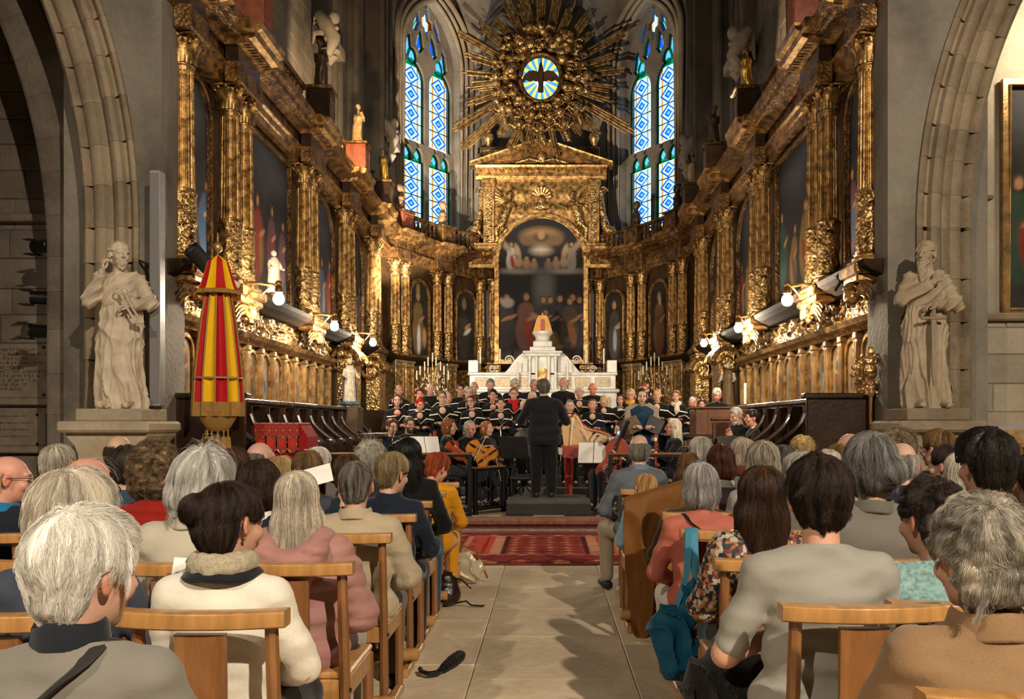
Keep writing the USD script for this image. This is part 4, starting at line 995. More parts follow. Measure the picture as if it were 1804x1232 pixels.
for s in (-1, 1):
    e = np.linspace(0, 1, 16)
    top = [(s * (.42 + .95 * x), 2.2 + .62 * (1 - x) ** 1.6 + .10 * math.sin(x * PI * 2)) for x in e]
    obj('side_scroll', B().prism([(s * .42, 2.2)] + top + [(s * 1.5, 2.2)], .4, .75).mesh(volute(.13, .1), rotz(PI / 2), (s * .95, .38, 2.56)).mesh(volute(.10, .1), rotz(PI / 2), (s * 1.42, .38, 2.3)), MARBLE, al, smooth=35)
    obj('end_pier', B().cbox(s * 1.95 - .14, s * 1.95 + .14, .3, .8, 2.2, 2.55, .015), MARBLE, al)
    for q in (.17, .36): obj('small_column', B().lathe([(.05, 1.72), (.055, 1.76), (.04, 1.8), (.04, 2.55), (.055, 2.6), (.05, 2.64)], 12, None, (s * q, .12, 0)), MARBLE, al, smooth=40)
obj('tabernacle', B().cbox(-.40, .40, .2, .9, 1.72, 2.64, .01), MARBLE, al)
obj('tabernacle_door', B().prism(arch_pts(.13, 2.2, 1.85, 10), .17, .21), GOLD, al)
obj('tabernacle_cornice', B().cbox(-.5, .5, .02, .95, 2.64, 2.72, .02).cbox(-.55, .55, -.03, .95, 2.72, 2.79, .02), MARBLE, al)
obj('throne_base', B().cbox(-.36, .36, .2, .85, 2.79, 2.92, .02).cbox(-.27, .27, .25, .8, 2.92, 3.08, .02).lathe([(.26, 3.08), (.20, 3.14), (.22, 3.22), (.30, 3.30), (.30, 3.36)], 20, None, (0, .5, 0)), MARBLE, al, smooth=30)
t = thing('monstrance_throne', 'small orange and gold throne standing on top of the white altar', 'throne', (-.16, AY + .5, 3.98))
ORANGE = plain('orange_gilt', (.52, .25, .035), .4, .3, .8, 8, .1)
obj('flared_back', B().prism([(-.27, 0), (.27, 0), (.18, .33), (.11, .46), (-.11, .46), (-.18, .33)], -.1, .1), ORANGE, t)
obj('red_niche', B().prism(arch_pts(.06, .3, .03, 8), -.12, -.09), REDW, t); obj('finial', B().sph((0, 0, .5), (.05, .05, .08)), GOLD, t, smooth=True)
def candle(name, lab, loc, h, hold=.25, group='candles on the altar'):
    t = thing(name, lab, 'candle', loc, 0, group)
    obj('holder', B().lathe([(.07, 0), (.05, .02), (.02, .05), (.03, hold * .6), (.02, hold - .03), (.05, hold)], 12), GOLD, t, smooth=40)
    obj('wax', B().lathe([(.028, hold), (.026, hold + h)], 10), IVORY, t, smooth=40)
for k, x in enumerate((-1.75, -1.2, -.68, .70, 1.22, 1.72)):
    candle('altar_candle', 'white candle on the altar, %s of six counting from the umbrella side' % NUM[k], (-.16 + x, AY + .32 if abs(x) > 1 else AY + .05, 2.82 if abs(x) > 1 else 2.34), .42 if abs(x) > 1 else .5)
def girandole(lab, loc):
    t = thing('candelabrum', lab, 'candelabrum', loc, 0, 'candelabra of glass drops')
    obj('stem', B().lathe([(.16, 0), (.10, .03), (.03, .08), (.05, .25), (.03, .35), (.035, .9), (.05, .95), (.02, 1.05)], 14), GOLD, t, smooth=40)
    rg = np.random.default_rng(3)
    for k in range(9):
        x = (k - 4) * .105; z = 1.25 - abs(k - 4) * .12; y = -.1 * (k % 2)
        obj('branch', B().tube([(0, 0, .62), (x * .5, y, .55 + .1 * (k % 3)), (x, y, z - .1), (x, y, z)], .014, 6).lathe([(.012, 0), (.045, .02), (.03, .03)], 8, None, (x, y, z)), GOLD, t, smooth=40)
        obj('candle', B().lathe([(.02, 0), (.019, .24)], 8, None, (x, y, z + .03)), IVORY, t)
    d = B()
    for k in range(70):
        x, z = rg.uniform(-.45, .45), rg.uniform(.35, 1.0); d.sph((x * (1.1 - z * .4), rg.uniform(-.16, .02), z), (.018, .012, .04), 1)
    obj('glass_drop', d, plain('crystal', (.75, .66, .5), .12, .4, .7, 20, .1), t, kind='stuff')
girandole('branched candelabrum with glass drops behind the singers on the umbrella side', (*at(762, 690, 22.6)[:2], 1.75))
girandole('branched candelabrum with glass drops behind the singers on the bright-chapel side', (*at(1153, 690, 22.6)[:2], 1.75))
for k, x in enumerate((-2.95, 2.45)):
    single('side_table', B().cbox(x - .5, x + .5, 22.3, 22.9, .62, 1.75, .02), GOLDD, 'gilded chest under the candelabrum on the %s' % SIDE[-1 if k == 0 else 1], 'chest')
# ------------------------------------------------------------------ people: implicit bodies, meshed once each
class S:
    """A set of rounded bones and ellipsoids blended into one surface."""
    def __init__(s, k=.03): s.p, s.k = [], k
    def ell(s, c, r, R=None, sub=False, k=None): s.p.append(('e', np.array(c, float), np.array(r, float), None if R is None else np.asarray(R), sub, k)); return s
    def bone(s, a, b, ra, rb=None, sub=False, k=None, flat=None):
        s.p.append(('b', np.array(a, float), np.array(b, float), (ra, ra if rb is None else rb, flat), sub, k)); return s
    def chain(s, pts, rs, **kw):
        rs = np.broadcast_to(rs, (len(pts),))
        for a, b, x, y in zip(pts, pts[1:], rs, rs[1:]): s.bone(a, b, x, y, **kw)
        return s
    def bounds(s):
        lo, hi = [], []
        for q in s.p:
            if q[4]: continue
            if q[0] == 'e': m = q[2].max() if q[3] is not None else q[2]; lo.append(q[1] - m); hi.append(q[1] + m)
            else:
                for c, r in ((q[1], q[3][0]), (q[2], q[3][1])): lo.append(c - r); hi.append(c + r)
        return np.min(lo, 0), np.max(hi, 0)
    def eval(s, P):
        d = None
        for q in s.p:
            if q[0] == 'e':
                u = P - q[1].astype(np.float32)
                if q[3] is not None: u = u @ q[3].astype(np.float32)
                r = q[2].astype(np.float32); n = np.sqrt(((u / r) ** 2).sum(-1)); g = np.sqrt(((u / r ** 2) ** 2).sum(-1)) + 1e-9
                e = n * (n - 1) / g; e = np.where(n < .3, -r.min() * (1 - n), e)
            else:
                a, b = q[1].astype(np.float32), q[2].astype(np.float32); ba = b - a; u = P - a
                h = np.clip((u @ ba) / (ba @ ba + 1e-12), 0, 1)[..., None]; w = u - h * ba
                if q[3][2]: w = w / np.array(q[3][2], np.float32)
                e = np.sqrt((w ** 2).sum(-1)) - (q[3][0] + (q[3][1] - q[3][0]) * h[..., 0])
            k = q[5] or s.k
            if d is None: d = e
            elif q[4]: h = np.clip(.5 - .5 * (d + e) / k, 0, 1); d = d * (1 - h) - e * h + k * h * (1 - h)
            else: h = np.clip(.5 + .5 * (e - d) / k, 0, 1); d = d * h + e * (1 - h) - k * h * (1 - h)
        return d
    def mesh(s, h, cut=None, disp=None, pad=.03):
        lo, hi = s.bounds(); lo, hi = lo - pad, hi + pad; n = np.ceil((hi - lo) / h).astype(int) + 1
        ax = [(lo[i] + h * np.arange(n[i])).astype(np.float32) for i in range(3)]
        P = np.stack(np.meshgrid(*ax, indexing='ij'), -1); D = s.eval(P)
        if disp is not None: D = D + disp(P)
        if cut is not None: D = np.maximum(D, cut(P))
        return nets(D, lo, h)

def nets(D, lo, h):
    """Surface nets of the zero level of a grid."""
    n = np.array(D.shape); ins = D < 0
    c = [D[i:n[0] - 1 + i, j:n[1] - 1 + j, k:n[2] - 1 + k] for i in (0, 1) for j in (0, 1) for k in (0, 1)]
    cnt = sum((x < 0).astype(np.int8) for x in c); act = (cnt > 0) & (cnt < 8); ids = np.full(act.shape, -1, np.int64); idx = np.argwhere(act); ids[act] = np.arange(len(idx))
    vals = np.stack([x[act] for x in c], 1); off = np.array([[i, j, k] for i in (0, 1) for j in (0, 1) for k in (0, 1)], float)
    acc, num = np.zeros((len(idx), 3)), np.zeros(len(idx))
    for a in range(8):
        for b in range(a + 1, 8):
            if np.abs(off[a] - off[b]).sum() != 1: continue
            va, vb = vals[:, a], vals[:, b]; m = (va < 0) != (vb < 0); t = np.where(m, va / np.where(m, va - vb, 1), 0)
            acc += np.where(m[:, None], off[a] + t[:, None] * (off[b] - off[a]), 0); num += m
    V = lo + h * (idx + acc / np.maximum(num, 1)[:, None]); faces = []
    for ax in range(3):
        o = [i for i in range(3) if i != ax]
        a = [slice(None)] * 3; b = [slice(None)] * 3; a[ax] = slice(0, -1); b[ax] = slice(1, None)
        for q in o: a[q] = b[q] = slice(1, -1)
        A, Bb = ins[tuple(a)], ins[tuple(b)]; e = np.argwhere(A != Bb)
        if not len(e): continue
        flip = A[tuple(e.T)]; e[:, o[0]] += 1; e[:, o[1]] += 1
        def cell(d0, d1):
            g = e.copy(); g[:, o[0]] -= d0; g[:, o[1]] -= d1; return ids[tuple(g.T)]
        qd = np.stack([cell(1, 1), cell(0, 1), cell(0, 0), cell(1, 0)], 1)
        if ax == 1: flip = ~flip
        qd = np.where(flip[:, None], qd, qd[:, ::-1]); faces.append(qd)
    Q = np.vstack(faces); Q = Q[(Q >= 0).all(1)]
    return V, np.vstack([Q[:, [0, 1, 2]], Q[:, [0, 2, 3]]])

# --- the head (origin at its centre, face towards +y)
def head_set(h, fem=0., old=0.):
    s = S(.018)
    s.ell((0, -.014, .026), (.073, .093, .088)).ell((0, .026, -.042), (.056 - .004 * fem, .064, .078 - .003 * fem)).ell((0, .062, -.098), (.022 - .004 * fem, .02, .018))
    s.ell((0, .074, .026), (.05, .018, .014), k=.02)
    for q in (-1, 1):
        s.ell((q * .040, .062, -.03), (.024, .022, .024)); s.ell((q * .031, .098, .006), (.017, .013, .012), sub=True, k=.012); s.ell((q * .031, .079, .005), (.0135, .0125, .0125), k=.003)
        s.ell((q * .082, -.010, -.006), (.010, .020, .033), R=rotz(q * .6), k=.008); s.ell((q * .091, -.006, -.002), (.005, .010, .018), R=rotz(q * .6), sub=True, k=.004)
    s.bone((0, .092, .012), (0, .113, -.030), .008, .0115, k=.012)
    for q in (-1, 1): s.ell((q * .010, .104, -.034), (.008, .009, .007), k=.006)
    s.ell((0, .090, -.060), (.022, .010, .006), k=.008).ell((0, .089, -.071), (.019, .010, .006), k=.008).ell((0, .100, -.0655), (.018, .006, .0016), sub=True, k=.003)
    s.bone((0, -.025, -.07), (0, -.045, -.20), .054 - .006 * fem, .058 - .006 * fem, k=.03)
    return s.mesh(h)
HEADS = {}
def head_mesh(h, fem):
    if (h, fem) not in HEADS: HEADS[(h, fem)] = head_set(h, fem)
    return HEADS[(h, fem)]
def face_paint(V, skin, hair, beard=None, lips=None, scalp=None, rng=None):
    c = np.array(skin) * np.ones((len(V), 1)); x, y, z = V.T; front = y > .05
    def mark(m, col, a=1.): c[m] = c[m] * (1 - a) + np.array(col) * a
    mark(front & (np.hypot((np.abs(x) - .034) / .022, (z + .030) / .022) < 1), np.array(skin) * [1.12, .80, .76], .6)
    mark((y > .075) & (np.hypot((np.abs(x) - .031) / .018, (z - .005) / .011) < 1), np.array(skin) * [.62, .5, .45], .8)  # eyelid shading painted into the skin colour around the eyes
    mark((y > .07) & (np.hypot((np.abs(x) - .031) / .0125, (z - .004) / .0072) < 1), (.52, .48, .44)); mark((y > .07) & (np.hypot(np.abs(x) - .031, z - .004) < .0068), (.03, .02, .015))
    mark((y > .08) & (np.abs(np.abs(x) - .032) < .019) & (np.abs(z - .0235 + .10 * np.abs(np.abs(x) - .028)) < .0045), np.array(hair) * .7, .85)
    mark((y > .085) & (np.abs(x) < .024) & (np.abs(z + .0655) < .0105), lips or np.array(skin) * [1.0, .50, .46], .85); mark((y > .088) & (np.abs(x) < .019) & (np.abs(z + .0655) < .0022), (.08, .02, .02))
    mark((y > .095) & (np.abs(z + .042) < .004) & (np.abs(np.abs(x) - .009) < .004), np.array(skin) * .35)
    mark((np.abs(x) > .07) & (np.abs(z) < .035) & (np.abs(y) < .035), np.array(skin) * [1.1, .68, .6], .6)
    if beard is not None: mark((z < -.035) & (y > .0) & ~((np.abs(x) < .026) & (np.abs(z + .0655) < .012)) & (z > -.135), beard, .8)
    return c

def crown_flow(V, c0=(0, -.045, .10)):
    """Angle round the crown and distance from it, for streaks that follow the comb."""
    d = V - np.array(c0); return np.arctan2(d[:, 0], -d[:, 1]), np.linalg.norm(d, axis=1), d

def hair_sdf(style, vol, rng):
    """Hair volume in head space; returns (S, cut, displacement amplitude, frequency)."""
    s = S(.02); v = vol
    face = lambda y0, zt, sl: (lambda P: np.minimum(P[..., 1] - y0 - sl * (P[..., 2] - zt), .5))
    def cut_short(P):     # open face, bare ears and nape
        P = P + (.024 * (meshkit.noise(P * [55, 55, 9], 3) - .5)).astype(np.float32)[..., None]
        a = P[..., 1] - .055 + .0 * P[..., 2] - .55 * np.maximum(P[..., 2] - .06, 0)
        b = np.where(P[..., 1] > -.02, .028 - P[..., 2] - .25 * (P[..., 1] + .02) * 0, -.075 - P[..., 2] * 1.0)
        c = -(P[..., 2] + .075) + 0 * P[..., 0]; side = np.where((P[..., 1] > -.035) & (P[..., 2] < .022), .02, -.02)
        return np.maximum(np.maximum(a, c), side)
    def cut_bob(zlow):
        def f(P):
            a = P[..., 1] - .048 - .5 * np.maximum(P[..., 2] - .055, 0) + .25 * np.maximum(-P[..., 2] - .02, 0); return np.maximum(a, -(P[..., 2] - zlow))
        return f
    if style in ('short', 'neat'):
        s.ell((0, -.014, .048), (.077 + v, .097 + v, .078 + v)).ell((0, -.020, .02), (.074 + v * .45, .090 + v * .6, .080)).ell((0, -.047, -.035), (.060 + v * .2, .055 + v * .4, .06)); return s, cut_short, .009 + v * .45, 34
    if style == 'buzz':
        s.ell((0, -.015, .027), (.077, .097, .091)).ell((0, -.05, -.03), (.063, .054, .06)); return s, cut_short, .002, 40
    if style == 'bald':   # a fringe round the sides and the back
        s.ell((0, -.02, .01), (.079 + v, .094 + v, .075)).ell((0, -.055, -.03), (.064 + v, .056 + v, .062))
        return s, (lambda P: np.maximum(np.maximum(cut_short(P), P[..., 2] - (.048 - .3 * np.minimum(P[..., 1] + .1, .2))), -.2)), .004, 36
    if style == 'thin':
        s.ell((0, -.018, .026), (.079 + v, .097 + v, .088)).ell((0, -.055, -.03), (.065 + v, .056 + v, .062)); return s, cut_short, .004, 36
    if style in ('bob', 'fluffy', 'pageboy'):
        lo = {'bob': -.115, 'fluffy': -.10, 'pageboy': -.125}[style]
        s.ell((0, -.018, .03), (.082 + v, .102 + v, .096 + v)).ell((0, -.03, -.045), (.090 + v, .084 + v, .085)); return s, cut_bob(lo), .011 + v * .4, 24 if style != 'fluffy' else 30
    if style in ('curly', 'curlybob'):
        s.ell((0, -.018, .035), (.09 + v, .108 + v, .098 + v)).ell((0, -.03, -.05), (.094 + v, .088 + v, .088)); return s, cut_bob(-.115 if style == 'curly' else -.14), .020 + v * .2, 46
    if style == 'shortcurly':
        s.ell((0, -.016, .034), (.086 + v, .104 + v, .098 + v)).ell((0, -.05, -.03), (.07 + v, .06 + v, .068)); return s, cut_short, .018, 55
    if style in ('long', 'longer'):
        L = -.22 if style == 'long' else -.36
        s.ell((0, -.018, .03), (.080 + v, .100 + v, .094 + v)).ell((0, -.035, -.05), (.084 + v, .078 + v, .09)); s.bone((-.03, -.05, -.1), (-.035, -.085, L), .062 + v, .045).bone((.03, -.05, -.1), (.035, -.085, L), .062 + v, .045)
        for q in (-1, 1): s.bone((q * .072, .005, -.05), (q * .085, -.01, L + .06), .022 + v, .02)
        return s, (lambda P: P[..., 1] - .048 - .5 * np.maximum(P[..., 2] - .055, 0)), .008, 22
    if style in ('bun', 'lowbun', 'updo'):
        s.ell((0, -.016, .03), (.079 + v, .100 + v, .094 + v)).ell((0, -.05, -.03), (.067 + v, .060 + v, .066))
        c = {'bun': (-.03, -.112, .045), 'lowbun': (.045, -.125, -.005), 'updo': (0, -.10, .085)}[style]; s.ell(c, (.046, .042, .044), k=.006); return s, cut_short, .007, 26
    raise ValueError(style)

def make_hair(style, vol, col, seed, h, streak=.45):
    rng = np.random.default_rng(seed); s, cut, amp, fr = hair_sdf(style, vol, rng)
    def disp(P):
        q = P + rng0
        d = P - np.array((0, -.045, .10), np.float32); ang = np.arctan2(d[..., 0], -d[..., 1]); r = np.sqrt((d ** 2).sum(-1))
        if 'curly' in style: return (amp * 1.6 * (meshkit.noise(q * fr, seed) - .5) + amp * (meshkit.noise(q * fr * 2, seed + 3) - .5)).astype(np.float32)
        a = meshkit.noise(np.stack([ang * 5.5 + 9, r * 9, q[..., 2] * 4], -1), seed) - .5; b = meshkit.noise(np.stack([ang * 14 + 40, r * 14, q[..., 2] * 6], -1), seed + 1) - .5
        return (amp * (1.1 * a + .8 * b)).astype(np.float32)
    rng0 = rng.uniform(0, 9, 3).astype(np.float32)
    V, Fc = s.mesh(h, cut, disp, .04)
    return V, Fc, hair_tint(V, col, seed, streak, 'curly' in style)

def hair_tint(V, col, seed, streak, curly=False):
    ang, r, _ = crown_flow(V); cols = np.array([srgb(c) for c in ([col] if isinstance(col, str) else col)])
    n = meshkit.noise(np.stack([ang * 9 + 30, r * 8, V[:, 2] * 8], -1), seed + 7); n2 = meshkit.noise(np.stack([ang * 30 + 30, r * 10, V[:, 2] * 14], -1), seed + 8)
    if curly: n = meshkit.noise(V * 60 + 20, seed + 7); n2 = meshkit.noise(V * 130 + 20, seed + 8)
    t = np.clip(.6 * n + .4 * n2, 0, 1)
    t = np.clip((t - .5) * 1.7 + .5, 0, 1); base = cols[0] if len(cols) == 1 else cols[0] * (1 - t[:, None]) + cols[1] * t[:, None]
    return base * np.clip(1 - streak + 2 * streak * (.5 * n + .5 * n2) * 1.1, .2, 1.6)[:, None]

def strands(V, Fc, col, seed, n, length, width, curly=False, parent=None, lift=.004, wild=.25):
    """Fine hairs that follow the comb over the hair mass."""
    rng = np.random.default_rng(seed + 99); tri = V[Fc]; N = np.cross(tri[:, 1] - tri[:, 0], tri[:, 2] - tri[:, 0]); A = np.linalg.norm(N, axis=1)
    pick = rng.choice(len(Fc), n, p=A / A.sum()); w = rng.dirichlet((1, 1, 1), n); P = (tri[pick] * w[:, :, None]).sum(1)
    VN = np.zeros_like(V); [np.add.at(VN, Fc[:, k], N) for k in range(3)]; VN /= np.linalg.norm(VN, axis=1, keepdims=True) + 1e-12; tree = cKDTree(V)
    K = 7; out = [P]; cur = P.copy(); step = length / (K - 1); q_ = P * 16 + seed; jit = (np.stack([meshkit.noise(q_ + 40 * k, seed) for k in range(3)], -1) - .5) * wild * 5 + rng.normal(size=(n, 3)) * wild * .4
    for k in range(1, K):
        _, ix = tree.query(cur); nn = VN[ix]; _, _, d = crown_flow(cur); d = d / (np.linalg.norm(d, axis=1, keepdims=True) + 1e-9)
        d = d * .6 + np.array([0, -.05, -.75]) * np.clip((.16 - cur[:, 2:]) * 6, .1, 1)
        t = d - (d * nn).sum(1, keepdims=True) * nn; t = t / (np.linalg.norm(t, axis=1, keepdims=True) + 1e-9) + jit * (.3 + .25 * k / K)
        if curly: t = t + rng.normal(size=(n, 3)) * .9
        nxt = cur + t / (np.linalg.norm(t, axis=1, keepdims=True) + 1e-9) * step; dd, ix = tree.query(nxt); depth = ((nxt - V[ix]) * VN[ix]).sum(1)
        tgt = lift * (1 + rng.random(n)) * (1.5 if k > 4 else 1); nxt = np.where((dd < .03)[:, None], nxt + VN[ix] * (tgt - depth)[:, None], nxt); out.append(nxt); cur = nxt
    pts = np.stack(out, 1); keep = np.linalg.norm(P - np.array((0, -.045, .10)), axis=1) > .026; pts = pts[keep]; n = len(pts)
    gi = rng.choice(n, max(n // 45, 8), False); _, near = cKDTree(pts[gi, 0]).query(pts[:, 0]); w_ = (np.linspace(0, 1, K) ** 1.3 * rng.uniform(.35, .85, (n, 1)))[..., None]
    gp = pts[gi][near]; pts = pts * (1 - w_) + (gp + (pts[:, :1] - gp[:, :1]) * .45) * w_
    c = BasisCurves_(parent, 'hair_strand', pts, width, hair_tint(pts[:, 0], col, seed, .5, curly))
    return c
def BasisCurves_(parent, name, pts, width, cd, m=None):
    n, K = pts.shape[:2]; c = UsdGeom.BasisCurves.Define(stage, free(str(parent.GetPath()), name)); c.CreateTypeAttr('linear')
    c.CreateCurveVertexCountsAttr(Vt.IntArray.FromNumpy(np.full(n, K, np.int32))); c.CreatePointsAttr(Vt.Vec3fArray.FromNumpy(pts.reshape(-1, 3).astype(np.float32)))
    c.CreateWidthsAttr(Vt.FloatArray.FromNumpy(np.tile(np.linspace(1, .35, K) * width, n).astype(np.float32))); c.SetWidthsInterpolation('vertex')
    UsdGeom.PrimvarsAPI(c).CreatePrimvar('Cd', Sdf.ValueTypeNames.Color3fArray, 'uniform').Set(Vt.Vec3fArray.FromNumpy(cd.astype(np.float32)))
    UsdShade.MaterialBindingAPI.Apply(c.GetPrim()).Bind(m or STRAND); tag(c, kind='stuff'); return c

def hand_mesh(h=.005, curl=1.0):
    s = S(.007); s.ell((0, .045, 0), (.040, .048, .014)).bone((0, -.02, 0), (0, .01, 0), .024, .026, flat=(1, 1, .8))
    for k, (x, L) in enumerate(((-.030, .030), (-.011, .036), (.010, .034), (.029, .026))):
        a = np.array([x, .085, 0]); b = a + [x * .12, L * math.cos(.5 * curl), -L * math.sin(.5 * curl)]; c = b + [0, L * .8 * math.cos(1.25 * curl), -L * .8 * math.sin(1.25 * curl)]; d = c + [0, L * .6 * math.cos(1.9 * curl), -L * .6 * math.sin(1.9 * curl)]
        s.chain([a, b, c, d], [.0095, .009, .0083, .007])
    s.chain([(.030, .02, -.004), (.058, .045, -.014), (.060, .072, -.024), (.050, .092, -.030)], [.014, .0115, .010, .008])
    return s.mesh(h)
HAND = {.005: hand_mesh(.005), .007: hand_mesh(.007)}
def hand_at(w, fwd, pal, mirror=False, h=.007):
    """Hand mesh at wrist w pointing along fwd, palm side towards pal."""
    f = np.array(fwd, float); f /= np.linalg.norm(f); dn = np.array(pal, float); dn -= f * (dn @ f); dn /= np.linalg.norm(dn); x = np.cross(f, -dn)
    V, Fc = HAND[h]; V = V.copy()
    if mirror: V[:, 0] *= -1; Fc = Fc[:, ::-1]
    return V @ np.stack([x, f, -dn]) + w, Fc

def two(a): return [np.array([q * a[0], a[1], a[2]]) for q in (-1, 1)]
ARMS = {  # elbow, wrist relative to the shoulder height, then hand direction
    'lap': ((.235, .06, -.25), (.10, .27, -.33), (-.5, .8, -.2)), 'book': ((.235, .02, -.27), (.13, .22, -.22), (-.55, .75, .25)), 'down': ((.235, -.01, -.28), (.24, .06, -.52), (0, .2, -1)),
    'hold': ((.245, .02, -.25), (.09, .20, -.24), (-.9, .4, 0)), 'crossed': ((.235, .06, -.25), (.02, .22, -.23), (-1, .1, 0))}

def person(label, base, yaw=0., pose='sit', s=1., fem=1., skin=(.50, .29, .19), hair='short', hcol='4a3a2c', vol=.006, seed=1, top='333', kind='wool', trousers='22242a', tk='denim', arms='lap', head=(0, 0, 0), res=.014,
           width=1., lean=0., neck=0., beard=None, glasses=None, strand=0, slen=.10, swid=.0011, sleeve=1., collar=None, curl=False, armset=None, group=None, hide_legs=False, shoes=True, streak=.4, wild=.25, name='person', hh=None, lips=None, puff=0., legw=1.):
    """A clothed figure: body, garments and hair, posed from joints. base: floor point under the hips."""
    rng = np.random.default_rng(seed); t = thing(name, label, 'person', base, yaw, group, s)
    hz = .53 if pose == 'sit' else .92
    H = np.array([0, 0, hz]); ln = lambda u: np.array([0, u * lean, -u * abs(lean) * .12])
    Sh = hz + .415; W = .152 * width
    shl = [np.array([q * W, -.012, Sh]) + ln(.9) for q in (-1, 1)]; nb = np.array([0, -.02, hz + .495]) + ln(1.); hc = np.array([0, .012, hz + .645]) + ln(1.15) + [0, neck, -abs(neck) * .3]
    pit, roll, turn = (math.radians(a) for a in head); R = rotz(turn) @ rotx(-pit) @ roty(roll); pivot = np.array([0, -.03, -.10])
    place = lambda V: (V - pivot) @ R.T + pivot + hc
    el, wr, hd = ARMS[arms] if isinstance(arms, str) else arms
    E, Wr, Hd = [], [], []
    for i, q in enumerate((-1, 1)):
        a = (armset or {}).get(q); e, w, d = a if a else (el, wr, hd)
        E.append(np.array([q * e[0] * width, e[1], Sh + e[2]]) + ln(.7)); Wr.append(np.array([q * w[0], w[1], Sh + w[2]]) + ln(.5)); Hd.append(np.array([q * d[0], d[1], d[2]]))
    if pose == 'sit': K = [np.array([q * .12, .43, .50]) for q in (-1, 1)]; A = [np.array([q * .12, .42, .09]) for q in (-1, 1)]; T = [a + [0, .13, -.05] for a in A]
    else: K = [np.array([q * .10, .02, .49]) for q in (-1, 1)]; A = [np.array([q * .11, -.01, .09]) for q in (-1, 1)]; T = [a + [0, .14, -.05] for a in A]
    hips = [np.array([q * .09, .0, hz]) for q in (-1, 1)]
    # body: one mesh, head to feet
    hm = hh or (.0065 if res < .013 else .008); HV, HF = head_mesh(hm, fem); HV2 = place(HV)
    b = S(.03).ell(H + [0, .0, .02], (.13, .10, .10)).ell(H + [0, 0, .2] + ln(.4), (.11, .08, .15)).ell(H + [0, 0, .35] + ln(.75), (.14, .09, .13)); b.bone(nb - [0, -.0, .05], place(np.array([[0, -.03, -.10]]))[0], .054, .050)
    for i in range(2):
        b.chain([shl[i], E[i], Wr[i]], [.048, .038, .027]); b.chain([hips[i], K[i], A[i], T[i]], [.07, .05, .036, .03])
    BV, BF = b.mesh(max(res * 1.25, .013) if sleeve >= 1 else res)
    parts = B().add(HV2, HF).add(BV, BF)
    for i in range(2): parts.mesh(hand_at(Wr[i], Hd[i], (0, 0, -1) if abs(Hd[i][2]) < .8 else (Hd[i][0] * 0 - (1, -1)[i] * -1, 0, 0), i == 0, .005 if res < .011 else .007))
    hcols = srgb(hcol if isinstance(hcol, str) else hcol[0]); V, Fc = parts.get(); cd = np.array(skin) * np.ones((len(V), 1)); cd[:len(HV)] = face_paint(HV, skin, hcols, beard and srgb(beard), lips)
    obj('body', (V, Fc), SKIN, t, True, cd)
    # upper garment
    g = S(.035); p = puff
    g.ell(H + [0, -.005, .02], (.185 * width + p, .135 + p, .13)).ell(H + [0, -.005, .19] + ln(.35), (.155 * width + p, .118 + p, .16)).ell(H + [0, -.008, .345] + ln(.75), (.160 * width + p, .118 + p, .15))
    if pose != 'sit': g.ell(H + [0, -.005, -.10], (.182 * width + p, .138 + p, .14))
    g.bone(shl[0], shl[1], .056 + p * .6)
    for i in range(2): g.bone(shl[i] * [.9, 1, 1] + [0, 0, .005], nb + [0, 0, -.012], .052 + p * .5, .056, k=.05)
    for i in range(2):
        fore = E[i] + (Wr[i] - E[i]) * .88
        if sleeve >= 1: g.chain([shl[i], E[i], fore], [.058 + p, .050 + p, .040 + p], k=.02)
        elif sleeve > 0: g.chain([shl[i], shl[i] + (E[i] - shl[i]) * .85], [.057, .058], k=.02)
    sd = float(rng.uniform(0, 50))
    def wr_(P):
        q = P.astype(float) * [7, 7, 13] + sd; n = meshkit.noise(q + 1.2 * meshkit.noise(q * .6)[..., None], seed); f = meshkit.noise(P * [16, 16, 34] + sd, seed + 1)
        d = -.019 * (n - .5) - .009 * (f - .5)
        if kind == 'puffer': d = d + .011 * np.abs(np.sin(P[..., 2] * 46 + .5 * n)) ** .5 * -1 + .006
        if kind == 'fuzzy': d = d - .014 * meshkit.noise(P * 90 + sd, seed + 2)
        if kind == 'knit': d = d - .003 * np.sin(P[..., 2] * 160)
        return d.astype(np.float32)
    z0 = nb[2]
    cut = lambda P: np.maximum(P[..., 2] - (z0 + .016 - .22 * np.maximum(P[..., 1] - nb[1], -.2)), (hz - (.11 if pose == 'sit' else .17)) - P[..., 2])
    gv, gf = g.mesh(res, cut, wr_); gname = {'tweed': 'jacket', 'puffer': 'jacket', 'leather': 'jacket', 'fuzzy': 'vest', 'knit': 'sweater', 'geometric': 'blouse', 'smooth': 'shirt'}.get(kind, 'jacket')
    obj(gname, (gv, gf), cloth(top, 'smooth' if kind == 'puffer' else kind), t, True)
    if collar:
        ccol, ch, cr = collar; a = np.linspace(0, 2 * PI, 41); rr = .066 * cr; open_ = np.clip(np.cos(a - PI), 0, 1) ** 3
        prof = [(.97, -.02), (.98, ch * .75), (1.04, ch * .9), (1.12, ch * .7), (1.30, -.012), (1.26, -.022), (1.0, -.03)] if ch < .046 else [(.93, -.03), (.92, ch), (.99, ch * 1.15), (1.08, ch * .9), (1.16, 0), (1.1, -.03)]
        c = B(); n_ = len(prof); wob = .004 * np.sin(a * 3 + seed)
        V = np.array([np.stack([rr * q * np.sin(a), nb[1] + .004 - rr * .92 * q * np.cos(a), z0 + z_ + .006 - .045 * open_ + wob], -1) for q, z_ in prof]).reshape(-1, 3)
        ii, jj = np.meshgrid(np.arange(n_), np.arange(40), indexing='ij'); c.add(V, np.stack([ii * 41 + jj, ii * 41 + jj + 1, (ii + 1) % n_ * 41 + jj + 1, (ii + 1) % n_ * 41 + jj], -1).reshape(-1, 4))
        obj('collar', c, cloth(ccol, 'wool'), t, smooth=50)
